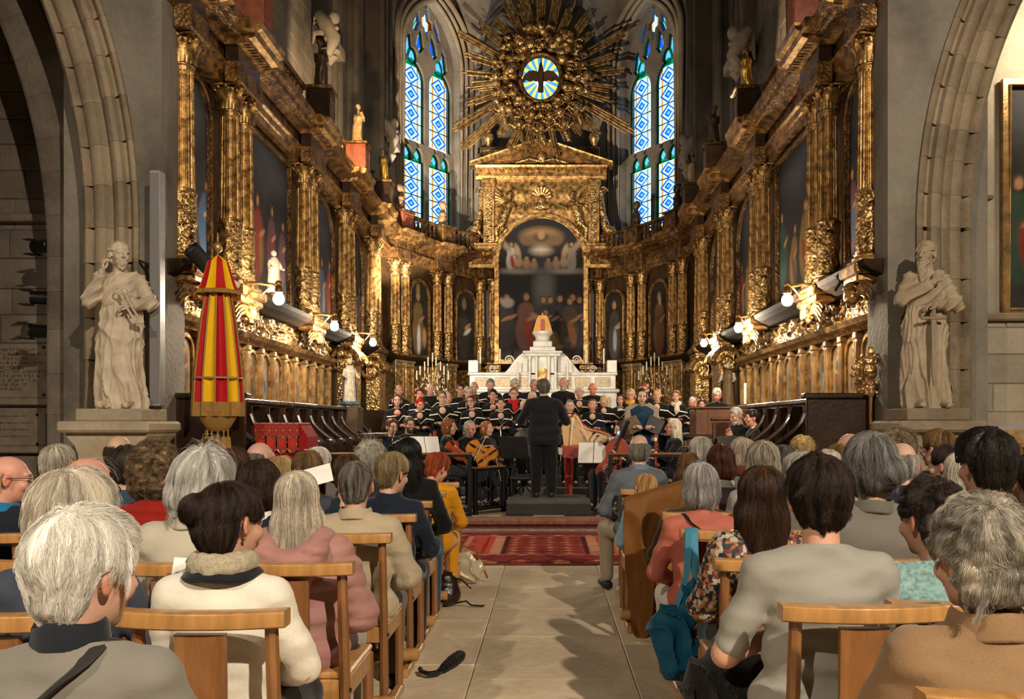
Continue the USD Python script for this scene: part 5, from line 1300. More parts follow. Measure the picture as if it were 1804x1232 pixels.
    if not hide_legs:
        l = S(.04).ell(H, (.175 * width, .13, .11))
        for i in range(2): l.chain([hips[i], K[i], A[i] + [0, 0, .02]], [.092 * legw, .068 * legw, .055 * legw])
        lv, lf = l.mesh(max(res, .014)); obj('trousers', (lv, lf), cloth(trousers, tk), t, True)
        if shoes:
            f = S(.02)
            for i in range(2): f.chain([A[i] - [0, .04, .05], A[i] + [0, .03, -.045], T[i]], [.04, .042, .036])
            fv, ff = f.mesh(.014, lambda P: .004 - P[..., 2]); obj('shoe', (fv, ff), BLACK, t, True)
    if hair:
        hv, hf, hcd = make_hair(hair, vol, hcol, seed, .0075 if res < .013 else .009, streak)
        obj('hair', (place(hv), hf), HAIR, t, True, hcd)
        if strand:
            st = strands(hv, hf, hcol, seed, strand, slen, swid, curl, t, wild=wild); P = np.array(st.GetPointsAttr().Get()); st.GetPointsAttr().Set(Vt.Vec3fArray.FromNumpy(place(P.astype(float)).astype(np.float32)))
    if beard:
        bs = S(.012).ell((0, .05, -.085), (.052, .046, .035)).ell((0, .075, -.105), (.03, .02, .03)).ell((0, .095, -.0655), (.022, .02, .008), sub=True, k=.006)
        bv, bf = bs.mesh(.008, lambda P: P[..., 2] + .048, lambda P: (.008 * (meshkit.noise(P * 120., seed) - .5)).astype(np.float32)); obj('beard', (place(bv), bf), HAIR, t, True, hair_tint(bv, beard, seed, .3))
    if glasses is not None:
        gl = B()
        for q in (-1, 1):
            a = np.linspace(0, 2 * PI, 17); gl.tube(np.stack([q * .032 + .022 * np.cos(a), 0 * a + .108, .004 + .017 * np.sin(a)], -1), .0022, 5).tube([(q * .054, .106, .008), (q * .076, .05, .010), (q * .088, -.01, .006)], .002, 5)
        gl.tube([(-.01, .110, .008), (.01, .110, .008)], .002, 5); v, f = gl.get(); obj('glasses', (place(v), f), IRON if glasses == 0 else STEEL, t)
    return t, dict(top=(gv, gf), place=place, nb=nb, wrist=Wr, shl=shl, hc=hc, hz=hz, el=E)

def to_world(base, yaw, s, p): return np.array(base) + rotz(math.radians(yaw)) @ (np.array(p) * s)
# ------------------------------------------------------------------ big stone statues on the piers
def ridge(x): return 1 - np.abs(np.sin(x))
def stone_saint(label, loc, rz, arms, turn, beard, swag, m, seed):
    t = thing('stone_statue', label, 'statue', loc, rz)
    n, k = 150, 150; A, Z = np.meshgrid(np.arange(n) * 2 * PI / n, np.linspace(0, 1.12, k))
    nz = meshkit.fbm(np.stack([np.cos(A) * 2, np.sin(A) * 2, Z * 2.2], -1), 3, seed) - .5
    rx_ = np.interp(Z, [0, .05, .3, .6, .8, .98, 1.12], [.235, .245, .235, .23, .225, .215, .20]); ry_ = np.interp(Z, [0, .3, .6, .8, 1., 1.12], [.185, .175, .17, .17, .15, .13])
    low = np.clip((.72 - Z) / .5, 0, 1); mid = np.exp(-((Z - .78) / .2) ** 2)
    f = .05 * ridge(A * 5 + 5 * nz + 1.4 * Z * swag) ** 2 * low + (.034 * ridge(Z * 10 + 2.6 * swag * np.sin(A * 1.0 - .4) + 3 * nz) ** 1.5) * mid + .014 * ridge(A * 9 + 7 * nz + 3 * Z) ** 2
    lean = .025 * np.sin(Z * 3)
    v = np.stack([(rx_ + f - .03) * np.cos(A) + lean, (ry_ + f - .03) * np.sin(A), Z], -1)
    i, j = np.meshgrid(np.arange(k - 1), np.arange(n), indexing='ij'); rb = B().add(v.reshape(-1, 3), np.stack([i * n + j, i * n + (j + 1) % n, (i + 1) * n + (j + 1) % n, (i + 1) * n + j], -1).reshape(-1, 4))
    g = S(.035); g.ell((.02, 0, 1.13), (.185, .13, .22)).bone((-.13, 0, 1.31), (.15, 0, 1.31), .07).bone((0, 0, 1.3), (.01, .01, 1.42), .10, .06)
    for e, w, d, q in arms: g.chain([(q * .16, 0, 1.30), e, np.array(e) + (np.array(w) - e) * .8], [.074, .072, .056], k=.03)
    for q in (-1, 1): g.chain([(q * .10, .12, .05), (q * .12, .26, .03)], [.05, .035])
    gd = lambda P: (-.024 * ridge(P[..., 2] * 30 + P[..., 0] * 22 + 3 * meshkit.noise(P * 5., seed)) ** 2 + .006).astype(np.float32)
    gv, gf = g.mesh(.013, lambda P: -P[..., 2] + .0, gd); rb.add(gv, gf)
    obj('robe', rb, m, t, smooth=True)
    hv, hf = head_mesh(.0065, 0.); R = rotz(turn) @ rotx(.02); hc = np.array([.015, .02, 1.555]); b = B().add(hv @ R.T * 1.08 + hc, hf)
    hs, hcut, am, fr = hair_sdf('shortcurly', .004, None); hvv, hff = hs.mesh(.008, hcut, lambda P: (.022 * (meshkit.noise(P * 42., seed) - .5)).astype(np.float32), .04)
    b.add(hvv @ R.T * 1.08 + hc, hff)
    bs = S(.015).ell((0, .055, -.088), (.052, .048, .04)); bs.bone((0, .075, -.10), (0, .07, -.10 - beard), .042, .03).ell((0, .098, -.0655), (.022, .02, .007), sub=True, k=.006)
    bv, bf = bs.mesh(.007, lambda P: P[..., 2] + .045, lambda P: (.026 * (meshkit.noise(P * [60, 60, 38], seed) - .5)).astype(np.float32)); b.add(bv @ R.T * 1.08 + hc, bf)
    for e, w, d, q in arms:
        fv, ff = S(.01).chain([np.array(e) + (np.array(w) - e) * .5, w], [.045, .034]).mesh(.012); b.add(fv, ff); b.mesh(hand_at(np.array(w), d, (-q * .8, -.6, 0) if d[2] > .5 else (0, -.2, -1), q < 0, .005))
    obj('figure', b, m, t, smooth=True)
    return t
x0, y0 = (215 - CX) / F * 8.62, 8.62
t = stone_saint('large pale stone saint raising one hand, beside the red and yellow umbrella', (x0, y0, 1.53), 188, [((.29, .05, 1.08), (.13, .17, 1.36), (-.1, .1, 1), 1), ((-.28, .03, 1.07), (-.15, .20, 1.02), (.9, .3, -.1), -1)], .6, .03, 1., STATUE, 3)
k_ = B()
for q in (0, .05): k_.tube([(-.12 + q, .25, 1.12), (-.19 + q, .26, .98), (-.26 + q, .25, .86)], .012, 8).tube([(-.10 + q + .035 * math.cos(a), .25, 1.16 + .035 * math.sin(a)) for a in np.linspace(0, 2 * PI, 12)], .010, 6).cbox(-.28 + q, -.22 + q, .24, .26, .84, .90, .004)
obj('keys', k_, STATUE, t, smooth=40)
def console_base(lab, x, y, w, z0, z1, m):
    t = thing('statue_console', lab, 'console', (x, y, 0), 0)
    obj('plinth', B().cbox(-w * .72, w * .72, -.28, .3, z1 - .125, z1 - .001, .012), m, t)
    obj('top_slab', B().cbox(-w, w, -.40, .36, z1 - .235, z1 - .125, .025), m, t)
    sec = [(w * .90, z1 - .235), (w * .88, z1 - .27), (w * .70, z1 - .36), (w * .62, z1 - .45), (w * .60, z0 + .12), (w * .68, z0 + .06), (w * .68, z0)]
    obj('tapered_block', B().prism([(a, z) for a, z in sec] + [(-a, z) for a, z in sec[::-1]], -.30, .34), m, t)
    for q in (-.3, 0, .3): obj('carved_arch', B().prism(arch_pts(.08 * w / .45, z1 - .75, z1 - 1.15, 10), -.325, -.29, None, (q * w, 0, 0)), m, t)
console_base('pale stone bracket console under the saint with the raised hand', x0, y0, .45, 0, 1.53, stone('console_pale', (.60, .49, .35), (.38, .30, .20), 2., .3))
x1, y1 = (1632 - CX) / F * 8.62, 8.62
t = stone_saint('large warm stone saint stroking a long beard, beside the bright chapel', (x1, y1, 1.535), 176, [((.27, .07, 1.10), (.00, .20, 1.25), (-.35, .25, .8), 1), ((-.27, .05, 1.04), (-.02, .21, 1.02), (1, .1, -.1), -1)], -.75, .17, -.8, stone('statue_warm', (.50, .40, .28), (.30, .22, .14), 2.5, .3), 8)
obj('sword', B().tube([(.02, .24, 1.02), (.02, .25, .90)], .022, 8).cbox(-.10, .14, .23, .27, .87, .90, .008).prism([(.045, .87), (.035, .30), (.02, .22), (.005, .30), (-.005, .87)], .235, .26), STONE, t)
console_base('warm stone bracket console under the saint with the long beard', x1, y1, .43, 0, 1.535, STONE)

# memorial tablets on the dark chapel wall
TABM = plain('tablet_stone', (.20, .155, .11), .7, 0, .75, 6, .2); TABL = plain('tablet_letters', (.045, .035, .027), .8)
def tablet(lab, px0, px1, py0, py1, rows, seed):
    a, b = at(px0, py1, 10.95), at(px1, py0, 10.95); w, h = b[0] - a[0], b[2] - a[2]; t = thing('memorial_tablet', lab, 'tablet', a)
    obj('slab', B().cbox(0, w, -.05, .03, 0, h, .01), TABM, t); obj('lower_moulding', B().cbox(-.03, w + .03, -.09, .03, -.09, 0, .015), TABM, t)
    r = np.random.default_rng(seed); L = B(); n = 0
    for q, (i0, i1) in enumerate(rows):
        x = w * i0; z = h * (.86 - .80 * q / len(rows)); c = h * .052
        while x < w * i1:
            for _ in range(int(r.integers(2, 9))):
                if x > w * i1: break
                s_ = r.uniform(.5, .8) * c
                for kk in range(int(r.integers(2, 4))):
                    if r.random() < .55: xx = x + r.choice([0, s_ * .85]); L.box(xx, xx + c * .15, -.053, -.049, z, z + c)
                    else: zz = z + r.choice([0, .45, .85]) * c; L.box(x, x + s_, -.053, -.049, zz, zz + c * .14)
                x += s_ + c * .28
            x += c * .6
    obj('worn_lettering', L, TABL, t, kind='stuff')
    for u in (.9,):
        for zz in (.06, .93): obj('stud', B().sph((w * u, -.05, h * zz), .02, 1), IRON, t, smooth=True)
tablet('larger worn memorial tablet with faded lettering on the dark chapel wall', -60, 97, 606, 702, [(.42, .80), (.38, .97), (.42, .7), (.38, .97), (.42, .68), (.42, .97), (.38, .97), (.38, .8), (.40, .7), (.42, .66)], 1)
tablet('smaller worn memorial tablet low on the dark chapel wall', -60, 84, 727, 786, [(.44, .75), (.42, .85), (.42, .8), (.42, .8)], 2)
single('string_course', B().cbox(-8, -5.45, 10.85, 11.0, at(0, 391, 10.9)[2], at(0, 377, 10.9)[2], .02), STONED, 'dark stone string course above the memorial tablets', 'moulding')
# lighting bar with three spot lamps
t = thing('lamp_bar', 'black vertical bar carrying stage lamps in front of the memorial tablets', 'bar', (at(99, 700, 10.2)[0], 10.2, 0))
obj('pole', B().cbox(-.045, .045, -.04, .04, 0, EYE + (CY - 392) / F * 10.2, .01), IRON, t)
SPOTG = look('lamp_lens', {"p": ("principled_bsdf", {"base_color": (.8, .9, 1), "emission_color": (.45, .65, 1.), "emission_strength": 6.})}, [])
for k, (px, py, on) in enumerate(((76, 434, 1), (76, 525, 0), (74, 584, 0))):
    p = at(px, py, 10.05); t = thing('stage_lamp', 'black stage lamp on the bar by the tablets, %s' % ('uppermost and switched on', 'middle one of three', 'lowest of three')[k], 'lamp', p, (-25, 10, 0)[k])
    obj('housing', B().lathe([(.05, -.14), (.075, -.12), (.08, .1), (.09, .12), (.085, .12), (.07, .06)], 16, roty(-PI / 2) @ rotx(0)), IRON, t, smooth=40)
    obj('barn_door', B().cbox(-.24, -.12, -.09, .09, .08, .09, .003).cbox(-.24, -.12, -.09, .09, -.09, -.08, .003), IRON, t); obj('yoke', B().tube([(0, .09, 0), (.06, .12, .02), (.16, .14, 0)], .012, 6), IRON, t)
    obj('lens', B().lathe([(.068, .075), (.06, .09)], 16, roty(-PI / 2)), SPOTG if on else GLASS, t)
t = thing('column_loudspeaker', 'slim grey vertical column loudspeaker beside the saint with the raised hand', 'loudspeaker', (at(276, 700, 8.75)[0], 8.75, at(276, 716, 8.75)[2]))
Hs = at(276, 302, 8.75)[2] - at(276, 716, 8.75)[2]
obj('cabinet', B().cbox(-.055, .055, -.05, .08, 0, Hs, .008), GREYM, t); obj('grille', B().cbox(-.045, .045, -.056, -.05, .03, Hs - .03, .002), plain('speaker_grille', (.22, .21, .20), .6, .3, .8, 90, .4), t)
obj('wall_bracket', B().tube([(-.05, .05, Hs * .60), (-.30, .25, Hs * .64)], .012, 6).tube([(-.05, .05, Hs * .9), (-.12, .25, Hs * .9)], .015, 6), IRON, t)

# ------------------------------------------------------------------ choir stalls
stall = None
def stall_seat(label, loc, rz):
    t = thing('choir_stall', label, 'stall', loc, rz, 'choir stalls')
    obj('divider', B().prism([(-.02, 0), (.02, 0), (.02, 1.45), (-.02, 1.45)], -.12, .3).prism([(-.02, 0), (.02, 0), (.02, .85), (-.02, .85)], -.5, -.12), DARKW, t)
    e = np.linspace(0, 1, 12)
    obj('curved_arm', B().tube(np.stack([0 * e, -.10 - .42 * e, 1.35 - .42 * e ** .6], -1), .035, 8).lathe([(.02, -.035), (.075, -.03), (.08, .03), (.02, .035)], 16, roty(PI / 2), (0, -.54, .93)), DARKW, t, smooth=40)
    obj('seat', B().cbox(.02, .63, -.42, .0, .52, .57, .01), DARKW, t); obj('backrest', B().cbox(.02, .63, .1, .16, .57, 1.52, .01), DARKW, t)
    obj('back_panel', B().cbox(.1, .55, .08, .12, .7, 1.4, .01), BROWN, t)
    obj('coping', B().cbox(0, .65, -.06, .24, 1.48, 1.54, .012), DARKW, t)
    return t
cnt = 0
for s, X in ((-1, -3.72), (1, 3.22)):
    for k in range(11):
        y = 9.7 + k * .65; lab = 'dark wooden choir stall, %s from the pier on the %s' % ((['first'] + ORD + ['tenth', 'eleventh'])[k], SIDE[s])
        loc, rz = ((X, y, ZC), 90) if s < 0 else ((X, y + .65, ZC), -90)
        if stall is None: stall = stall_seat(lab, loc, rz)
        else: copy_of(stall, 'choir_stall', lab, loc, rz)
    t = thing('stall_end', 'tall dark end panel of the stalls at the pier on the ' + SIDE[s], 'panel', (X + s * .05, 9.42, 0))
    obj('panel', B().cbox(-.42, .42, -.04, .04, 0, 1.66, .015), DARKW, t); obj('cap', B().cbox(-.46, .46, -.07, .07, 1.66, 1.72, .015), DARKW, t)
    t = thing('stall_desk', 'long dark panelled desk in front of the stalls on the ' + SIDE[s], 'desk', (X - s * 1.02, 0, ZC))
    a, b = (13.0, 17.2) if s < 0 else (12.4, 16.6)
    obj('desk_top', B().cbox(-.2, .2, a, b, 1.02, 1.08, .012), DARKW, t); obj('end_panel', B().cbox(-.16, .16, a + .05, a + .12, 0, 1.02, .012), plain('desk_end', (.10, .045, .018), .4, 0, .6, 5, .2), t)
    for k in range(5): obj('front_panel', B().cbox(-s * -.02 - .03, -s * -.02 + .03, a + .2 + k * .8, a + .92 + k * .8, .1, .98, .015), DARKW, t)
# painted Virgin by the consoles, and the dark saint opposite
def small_saint(name, lab, p, rz, h, mr, mm, mh):
    t = thing(name, lab, 'statue', p, rz)
    rg = np.random.default_rng(2); n, k = 40, 30; A, Z = np.meshgrid(np.arange(n) * 2 * PI / n, np.linspace(0, .82, k)); f = .012 * ridge(A * 6 + 3 * Z)
    r_ = np.interp(Z, [0, .3, .5, .68, .78, .82], [.15, .13, .115, .135, .09, .05]); i, j = np.meshgrid(np.arange(k - 1), np.arange(n), indexing='ij'); F_ = np.stack([i * n + j, i * n + (j + 1) % n, (i + 1) * n + (j + 1) % n, (i + 1) * n + j], -1).reshape(-1, 4)
    v = np.stack([(r_ + f) * np.cos(A), (r_ * .8 + f) * np.sin(A), Z], -1).reshape(-1, 3) * h; obj('robe', (v, F_), mr, t, smooth=True)
    mk = (np.sin(A) > -.25); v2 = np.stack([(r_ * 1.12 + f) * np.cos(A), (r_ * .9 + f + .01) * np.sin(A), Z], -1).reshape(-1, 3) * h; ok_ = (mk[:-1] & mk[1:] & np.roll(mk, -1, 1)[:-1]).ravel(); obj('mantle', (v2, F_[ok_]), mm, t, smooth=True)
    obj('head', B().sph((0, -.01 * h, .90 * h), np.array([.05, .058, .068]) * h).sph((0, .012 * h, .915 * h), np.array([.062, .062, .072]) * h), mh, t, smooth=True)
    b = B()
    for q in (-1, 1): b.tube(np.array([(q * .11, 0, .72), (q * .17, -.05, .58), (q * .16, -.15, .54)]) * h, np.array([.045, .038, .022]) * h, 8)
    obj('arm', b, mh, t, smooth=40); obj('base', B().cbox(-.18 * h, .18 * h, -.18 * h, .18 * h, -.08 * h, .005, .02), plain('blue_base', (.06, .14, .24), .5) if name == 'virgin_statue' else BROWN, t); return t
p = at(616, 712, 15.7); pe = thing('statue_pedestal', 'carved wooden pedestal block under the blue and white statue', 'pedestal', (p[0], 15.7, ZC)); obj('block', B().cbox(-.2, .2, -.2, .2, 0, p[2] - ZC - .06, .015), BROWN, pe)
small_saint('virgin_statue', 'small painted statue in blue mantle and pale robe by the stalls', p + [0, 0, .04], 40, .82, plain('virgin_robe', (.55, .48, .36), .5), plain('virgin_blue', (.05, .12, .30), .5), plain('virgin_skin', (.6, .45, .32), .5))
p = at(1283, 718, 16.6); pe = thing('statue_pedestal', 'dark wooden pedestal under the brown monk statue', 'pedestal', (p[0], 16.6, ZC)); obj('block', B().cbox(-.2, .2, -.2, .2, 0, p[2] - ZC - .06, .015), BROWN, pe)
small_saint('monk_statue', 'small dark brown monk statue with a pale head beyond the wooden desk', p + [0, 0, .04], -30, .85, plain('monk_robe', (.16, .085, .03), .5), plain('monk_cape', (.12, .06, .025), .5), plain('monk_head', (.55, .48, .36), .5))
p = at(1313, 712, 14.6); candle('thick_candle', 'thick white candle on a holder behind the wooden desk', (p[0], 14.6, p[2] - .2), .36, .2, None)
p = at(474, 503, 11.75); small_saint('pale_saint', 'small white stone saint standing on the ledge by the lamp arm', (p[0] + .02, 11.9, 3.2), 55, .62, STATUE, STATUE, STATUE)

# ------------------------------------------------------------------ lamps on gilded arms
BULBS = {q: look('lamp_bulb_%d' % (q > 0), {"e": ("emission", {"color": (1, .86, .66), "strength": w})}, [], 'e.emission') for q, w in ((-1, 620.), (1, 620.))}
for i, (px, py, d, s) in enumerate(LAMPS):
    p = at(px, py, d); X = XL + .16 if s < 0 else XR - .16
    t = thing('arm_lamp', 'bright lamp on a gilded scrolled arm, %s from the pier on the %s' % (NUM[i % 3], SIDE[s]), 'lamp', p)
    dx = X - p[0]
    obj('arm', B().tube([(0, 0, .17), (dx * .5, -.02, .2), (dx, .0, .2)], .022, 8).tube([(dx * .2, 0, .16), (dx * .45, 0, .06), (dx * .7, 0, .10), (dx * .9, 0, .0)], .014, 6).sph((0, 0, .19), .05, 1).sph((dx, 0, .2), (.05, .08, .08), 1), GOLD, t, smooth=40)
    obj('socket', B().lathe([(.03, .17), (.05, .13), (.055, .085)], 14), GOLD, t, smooth=40)
    obj('bulb', B().sph((0, 0, .0), (.072, .072, .08)), BULBS[s], t, smooth=True)
for px, py, d, lab, rz in ((352, 455, 9.1, 'black cylinder spotlight on the ledge behind the umbrella', -35), (1497, 478, 9.9, 'black cylinder spotlight on the ledge beside the first dark column', 35)):
    p = at(px, py, d); t = thing('ledge_spotlight', lab, 'spotlight', p, rz)
    R = rotx(-.7); obj('housing', B().lathe([(.03, -.16), (.085, -.14), (.09, .14), (.075, .14), (.07, .08)], 18, R @ rotx(PI / 2)), BLACK, t, smooth=40); obj('lens', B().lathe([(.07, .10), (.06, .115)], 16, R @ rotx(PI / 2)), SPOTG if px > 1000 else GLASS, t)
    obj('bracket', B().tube([(0, 0, 0), (0, .12, -.1), (0, .2, -.2)], .018, 6), IRON, t)
p = at(1325, 186, 15.2); t = thing('cornice_spotlight', 'tiny blue-white spotlight on the cornice under the winged gilded statuette', 'spotlight', p); obj('housing', B().lathe([(.03, -.1), (.06, -.08), (.065, .08), (.05, .08)], 14, rotx(-.4)), BLACK, t, smooth=40); obj('lens', B().sph((-.02, -.06, .02), .045, 1), SPOTG, t)

# ------------------------------------------------------------------ half-open basilica umbrella in red and yellow
UX, UY = at(384, 600, 9.0)[:2]; zt = EYE + (CY - 455) / F * 9; zb = EYE + (CY - 712) / F * 9
um = thing('basilica_umbrella', 'tall half-open red and yellow striped church umbrella with gold fringe', 'umbrella', (UX, UY, 0))
FR = plain('gold_fringe', (.50, .27, .06), .7, .1, .6, 60, .8, stretch=(3, 3, .4)); SR, SY = cloth('b5121b', 'smooth'), cloth('e8b400', 'smooth'); BRD = plain('gold_braid', (.52, .33, .10), .6, .3, .6, 80, .5)
N = 12
def gore(a0, a1, zs_, rs_, k=5, wav=0.):
    z = np.asarray(zs_); r = np.asarray(rs_); t = np.linspace(0, 1, k); v = []
    for zz, rr in zip(z, r):
        for x in t: a = a0 + (a1 - a0) * x; q = rr * (1 - wav * math.sin(PI * x)); v.append((q * math.cos(a), q * .85 * math.sin(a), zz))
    n = len(z); i, j = np.meshgrid(np.arange(n - 1), np.arange(k - 1), indexing='ij'); return np.array(v), np.stack([i * k + j, i * k + j + 1, (i + 1) * k + j + 1, (i + 1) * k + j], -1).reshape(-1, 4)
zs_ = np.linspace(zt - .25, zb, 14); rs_ = np.interp(zs_, [zb, zb + .35, zb + .9, zt - .25], [.262, .240, .175, .105])
zc_ = np.linspace(zt + .02, zt - .36, 8); rc_ = np.interp(zc_, [zt - .36, zt - .28, zt - .12, zt, zt + .02], [.215, .180, .130, .095, .03])
for k in range(N):
    a0, a1 = 2 * PI * k / N + .2, 2 * PI * (k + 1) / N + .2; m = SR if k % 2 else SY
    obj('gore', gore(a0, a1, zs_, rs_, 9, .22), m, um, smooth=True); obj('cape_gore', gore(a0, a1, zc_, rc_, 7, .10), m, um, smooth=True)
    v, f = gore(a0, a1, [zb + .02, zb - .03, zb - .13], [.268, .274, .276], 9, .18); obj('fringe', (v, f), FR, um, smooth=True)
    v, f = gore(a0, a1, [zt - .34, zt - .36, zt - .385], [.220, .226, .230], 7, .10); obj('cape_fringe', (v, f), FR, um, smooth=True)
    r0 = np.c_[rs_ * math.cos(a0) * 1.01, rs_ * .85 * math.sin(a0) * 1.01, zs_]; obj('braid', B().tube(r0, .009, 5), BRD, um, smooth=True)
for zq, q in ((zb + .27, 1.0),):
    rr = float(np.interp(zq, zs_[::-1], rs_[::-1])) + .004
    obj('braid_band', B().tube([(rr * math.cos(a), rr * .85 * math.sin(a), zq) for a in np.linspace(0, 2 * PI, 37)], .012, 6), BRD, um, smooth=True)
obj('lower_lining', B().lathe([(.21, zb - .08), (.18, zb - .16), (.13, zb - .24), (.09, zb - .29)], 24), FR, um, smooth=True)
for k in range(6):
    a = PI + PI * (k + .5) / 6; c = np.array([.12 * math.cos(a), .09 * math.sin(a), zb - .27]); obj('tassel', B().tube([c, c - [0, 0, .08]], .008, 5).lathe([(.012, 0), (.03, -.02), (.028, -.04), (.036, -.13), (.03, -.135)], 10, None, c - [0, 0, .07]), FR, um, smooth=40)
obj('pole', B().lathe([(.018, 0), (.018, zt + .05)], 10), OAKD, um); obj('foot', B().lathe([(.22, 0), (.2, .04), (.05, .07)], 16), IRON, um, smooth=40)
obj('finial', B().lathe([(.03, zt + .02), (.02, zt + .06), (.045, zt + .09), (.05, zt + .12), (.03, zt + .16), (.01, zt + .18)], 12).cbox(-.008, .008, -.008, .008, zt + .17, zt + .27, .002), GOLD, um, smooth=40)

# ------------------------------------------------------------------ lectern under a red and gold brocade
p0, p1 = at(462, 804, 9.8), at(536, 745, 9.8); w = p1[0] - p0[0]; h0 = p0[2]; z1 = p1[2]
lt = thing('draped_lectern', 'low lectern draped with a red and gold brocade cloth in front of the stalls', 'lectern', ((p0[0] + p1[0]) / 2, 9.8, 0))
BROC = look('red_brocade', {"tc": ("texture_coordinate", {}), "v": ("voronoi_texture", {"scale": 13., "metric": "manhattan", "randomness": .0}), "r": ("rgb_ramp", {"ramp": [(.0, (.6, .33, .08)), (.13, (.6, .33, .08)), (.16, (.34, .02, .015)), (.26, (.36, .02, .015)), (.30, (.5, .27, .05)), (.40, (.52, .28, .06)), (.44, (.28, .015, .012)), (1., (.34, .02, .02))]}), "p": ("principled_bsdf", {"roughness": .65})},
            [("tc.object", "v.vector"), ("v.distance", "r.fac"), ("r.color", "p.base_color")])
obj('top_cloth', B().cbox(-w / 2 - .01, w / 2 + .01, -.24, .24, z1 - .02, z1, .01), BROC, lt)
obj('front_valance', B().cbox(-w / 2 - .012, w / 2 + .012, -.252, -.24, z1 - .15, z1 - .01, .004), BROC, lt)
for k in range(4):
    x = -w / 2 + w * (k + .5) / 4; hw = w / 8 - .008
    obj('lappet', B().prism([(x - hw, z1 - .15), (x - hw, z1 - .30), (x - hw * .5, z1 - .335), (x, z1 - .345), (x + hw * .5, z1 - .335), (x + hw, z1 - .30), (x + hw, z1 - .15)], -.250, -.243), BROC, lt)
    obj('lappet_medallion', B().prism([(x + .034 * math.cos(a), z1 - .225 + .05 * math.sin(a)) for a in np.linspace(0, 2 * PI, 16, endpoint=False)], -.254, -.249), cloth('c0301a', 'smooth'), lt)
    obj('gold_border', B().tube([(x - hw, -.25, z1 - .30), (x - hw * .5, -.25, z1 - .337), (x, -.25, z1 - .347), (x + hw * .5, -.25, z1 - .337), (x + hw, -.25, z1 - .30)], .008, 6).tube([(x - hw, -.252, z1 - .15), (x + hw, -.252, z1 - .15)], .007, 5), GOLD, lt, smooth=40)
obj('side_drape', B().prism([(w / 2, z1), (w / 2 + .10, z1 - .16), (w / 2 + .10, z1 - .38), (w / 2, z1 - .42)], -.22, .22).cbox(-w / 2 + .02, w / 2 + .05, -.2, .2, z1 - .5, z1 - .3, .02), cloth('8e0f14', 'smooth'), lt)
obj('turned_stem', B().lathe([(.03, z1 - .3), (.05, z1 - .42), (.035, z1 - .5), (.06, z1 - .58), (.035, z1 - .7), (.04, .1), (.2, .06), (.22, 0)], 14), GOLDD, lt, smooth=40)

# ------------------------------------------------------------------ processional cartouche on a staff
cx_, cz_ = at(1534, 658, 9.3)[0], at(1534, 658, 9.3)[2]
t = thing('processional_staff', 'openwork gilded cartouche on a wooden staff beside the dark stall end', 'staff', (cx_, 9.3, 0))
b = B(); rg = np.random.default_rng(4)
for a in np.linspace(0, 2 * PI, 17)[:-1]:
    rx1, rz1 = .19 * (1 - .35 * max(-math.sin(a), 0)), .20
    e = np.linspace(0, 4.4, 10); R = .035 * (1 - e / 7); b.tube(np.stack([rx1 * math.cos(a) + R * np.cos(e + a), 0 * e, cz_ - .01 + rz1 * math.sin(a) + R * np.sin(e + a)], -1), .012, 6); b.sph((rx1 * .8 * math.cos(a), -.01, cz_ + .8 * rz1 * math.sin(a)), (.03, .02, .03), 1)
obj('openwork_frame', b.tube([(.15 * math.cos(a), 0, cz_ + .17 * math.sin(a)) for a in np.linspace(0, 2 * PI, 30)], .018, 6), GOLD, t, smooth=40)
obj('central_relief', B().sph((0, 0, cz_ + .02), (.07, .03, .10)).sph((0, -.01, cz_ + .13), (.08, .03, .05)).sph((0, -.01, cz_ + .24), (.04, .025, .05)).sph((0, 0, cz_ - .10), (.05, .02, .05)), GOLDR, t, smooth=True)
obj('staff', B().lathe([(.022, 0), (.02, cz_ - .26), (.04, cz_ - .24), (.045, cz_ - .2), (.02, cz_ - .16), (.02, cz_ - .1)], 12), OAKD, t, smooth=40)

# carved corbel figures on the upper walls
for lab, px, py, d, w, h in (('winged carved stone corbel high above the umbrella-side cornice', 580, 66, 16.9, .30, .85), ('carved stone scroll corbel beside the window above the pale wall on the umbrella side', 688, 243, 22.4, .32, 1.05),
                             ('winged carved stone corbel high on the bright-chapel side', 1300, 94, 16.6, .30, .85), ('dark carved stone corbel beside the shadowed window', 1211, 272, 22.2, .32, 1.05)):
    p = at(px, py, d); t = thing('corbel_figure', lab, 'corbel', p); sg = -1 if px < CX else 1
    b = B().sph((0, 0, .18), (w * .5, .2, h * .26)).sph((-sg * .12, -.1, .34), (.11, .11, .14)).tube([(sg * .2, 0, .45), (sg * .02, -.1, .2), (-sg * .12, -.1, -.1), (0, -.05, -h * .45)], [.10, .16, .13, .06], 10).tube([(sg * .25, 0, .1), (-sg * .02, -.16, .05), (-sg * .2, -.1, .15)], [.06, .07, .04], 8)
    e = np.linspace(0, 4.6, 16); b.tube(np.stack([-sg * .05 + .15 * (1 - e / 7) * np.cos(e), -.1 + 0 * e, -.05 + .15 * (1 - e / 7) * np.sin(e)], -1), .05, 8)
    for k in range(4): b.tube([(sg * .1, .02, .3 - .07 * k), (sg * .3, .05, .42 - .1 * k), (sg * .34, .05, .2 - .1 * k)], [.05, .045, .02], 6)
    obj('carving', b, SCULPT, t, smooth=40); obj('support', B().lathe([(.02, -h * .6), (.14, -h * .42), (.10, -h * .36), (.2, -h * .28)], 14, None, (0, .1, 0)).box(-.1, .1, .05, .9, -.1, .1), SCULPT, t, smooth=40)
framed_painting('chapel_painting', 'large tall painting on the bright chapel wall at the edge of the view', (6.75, 11.28), 0, 1.35, at(0, 545, 11.2)[2], at(0, 150, 11.2)[2] - at(0, 545, 11.2)[2], crowd_art(77, .25, 3), arch=False, nx=40, fw=.09, mf=WOODG)
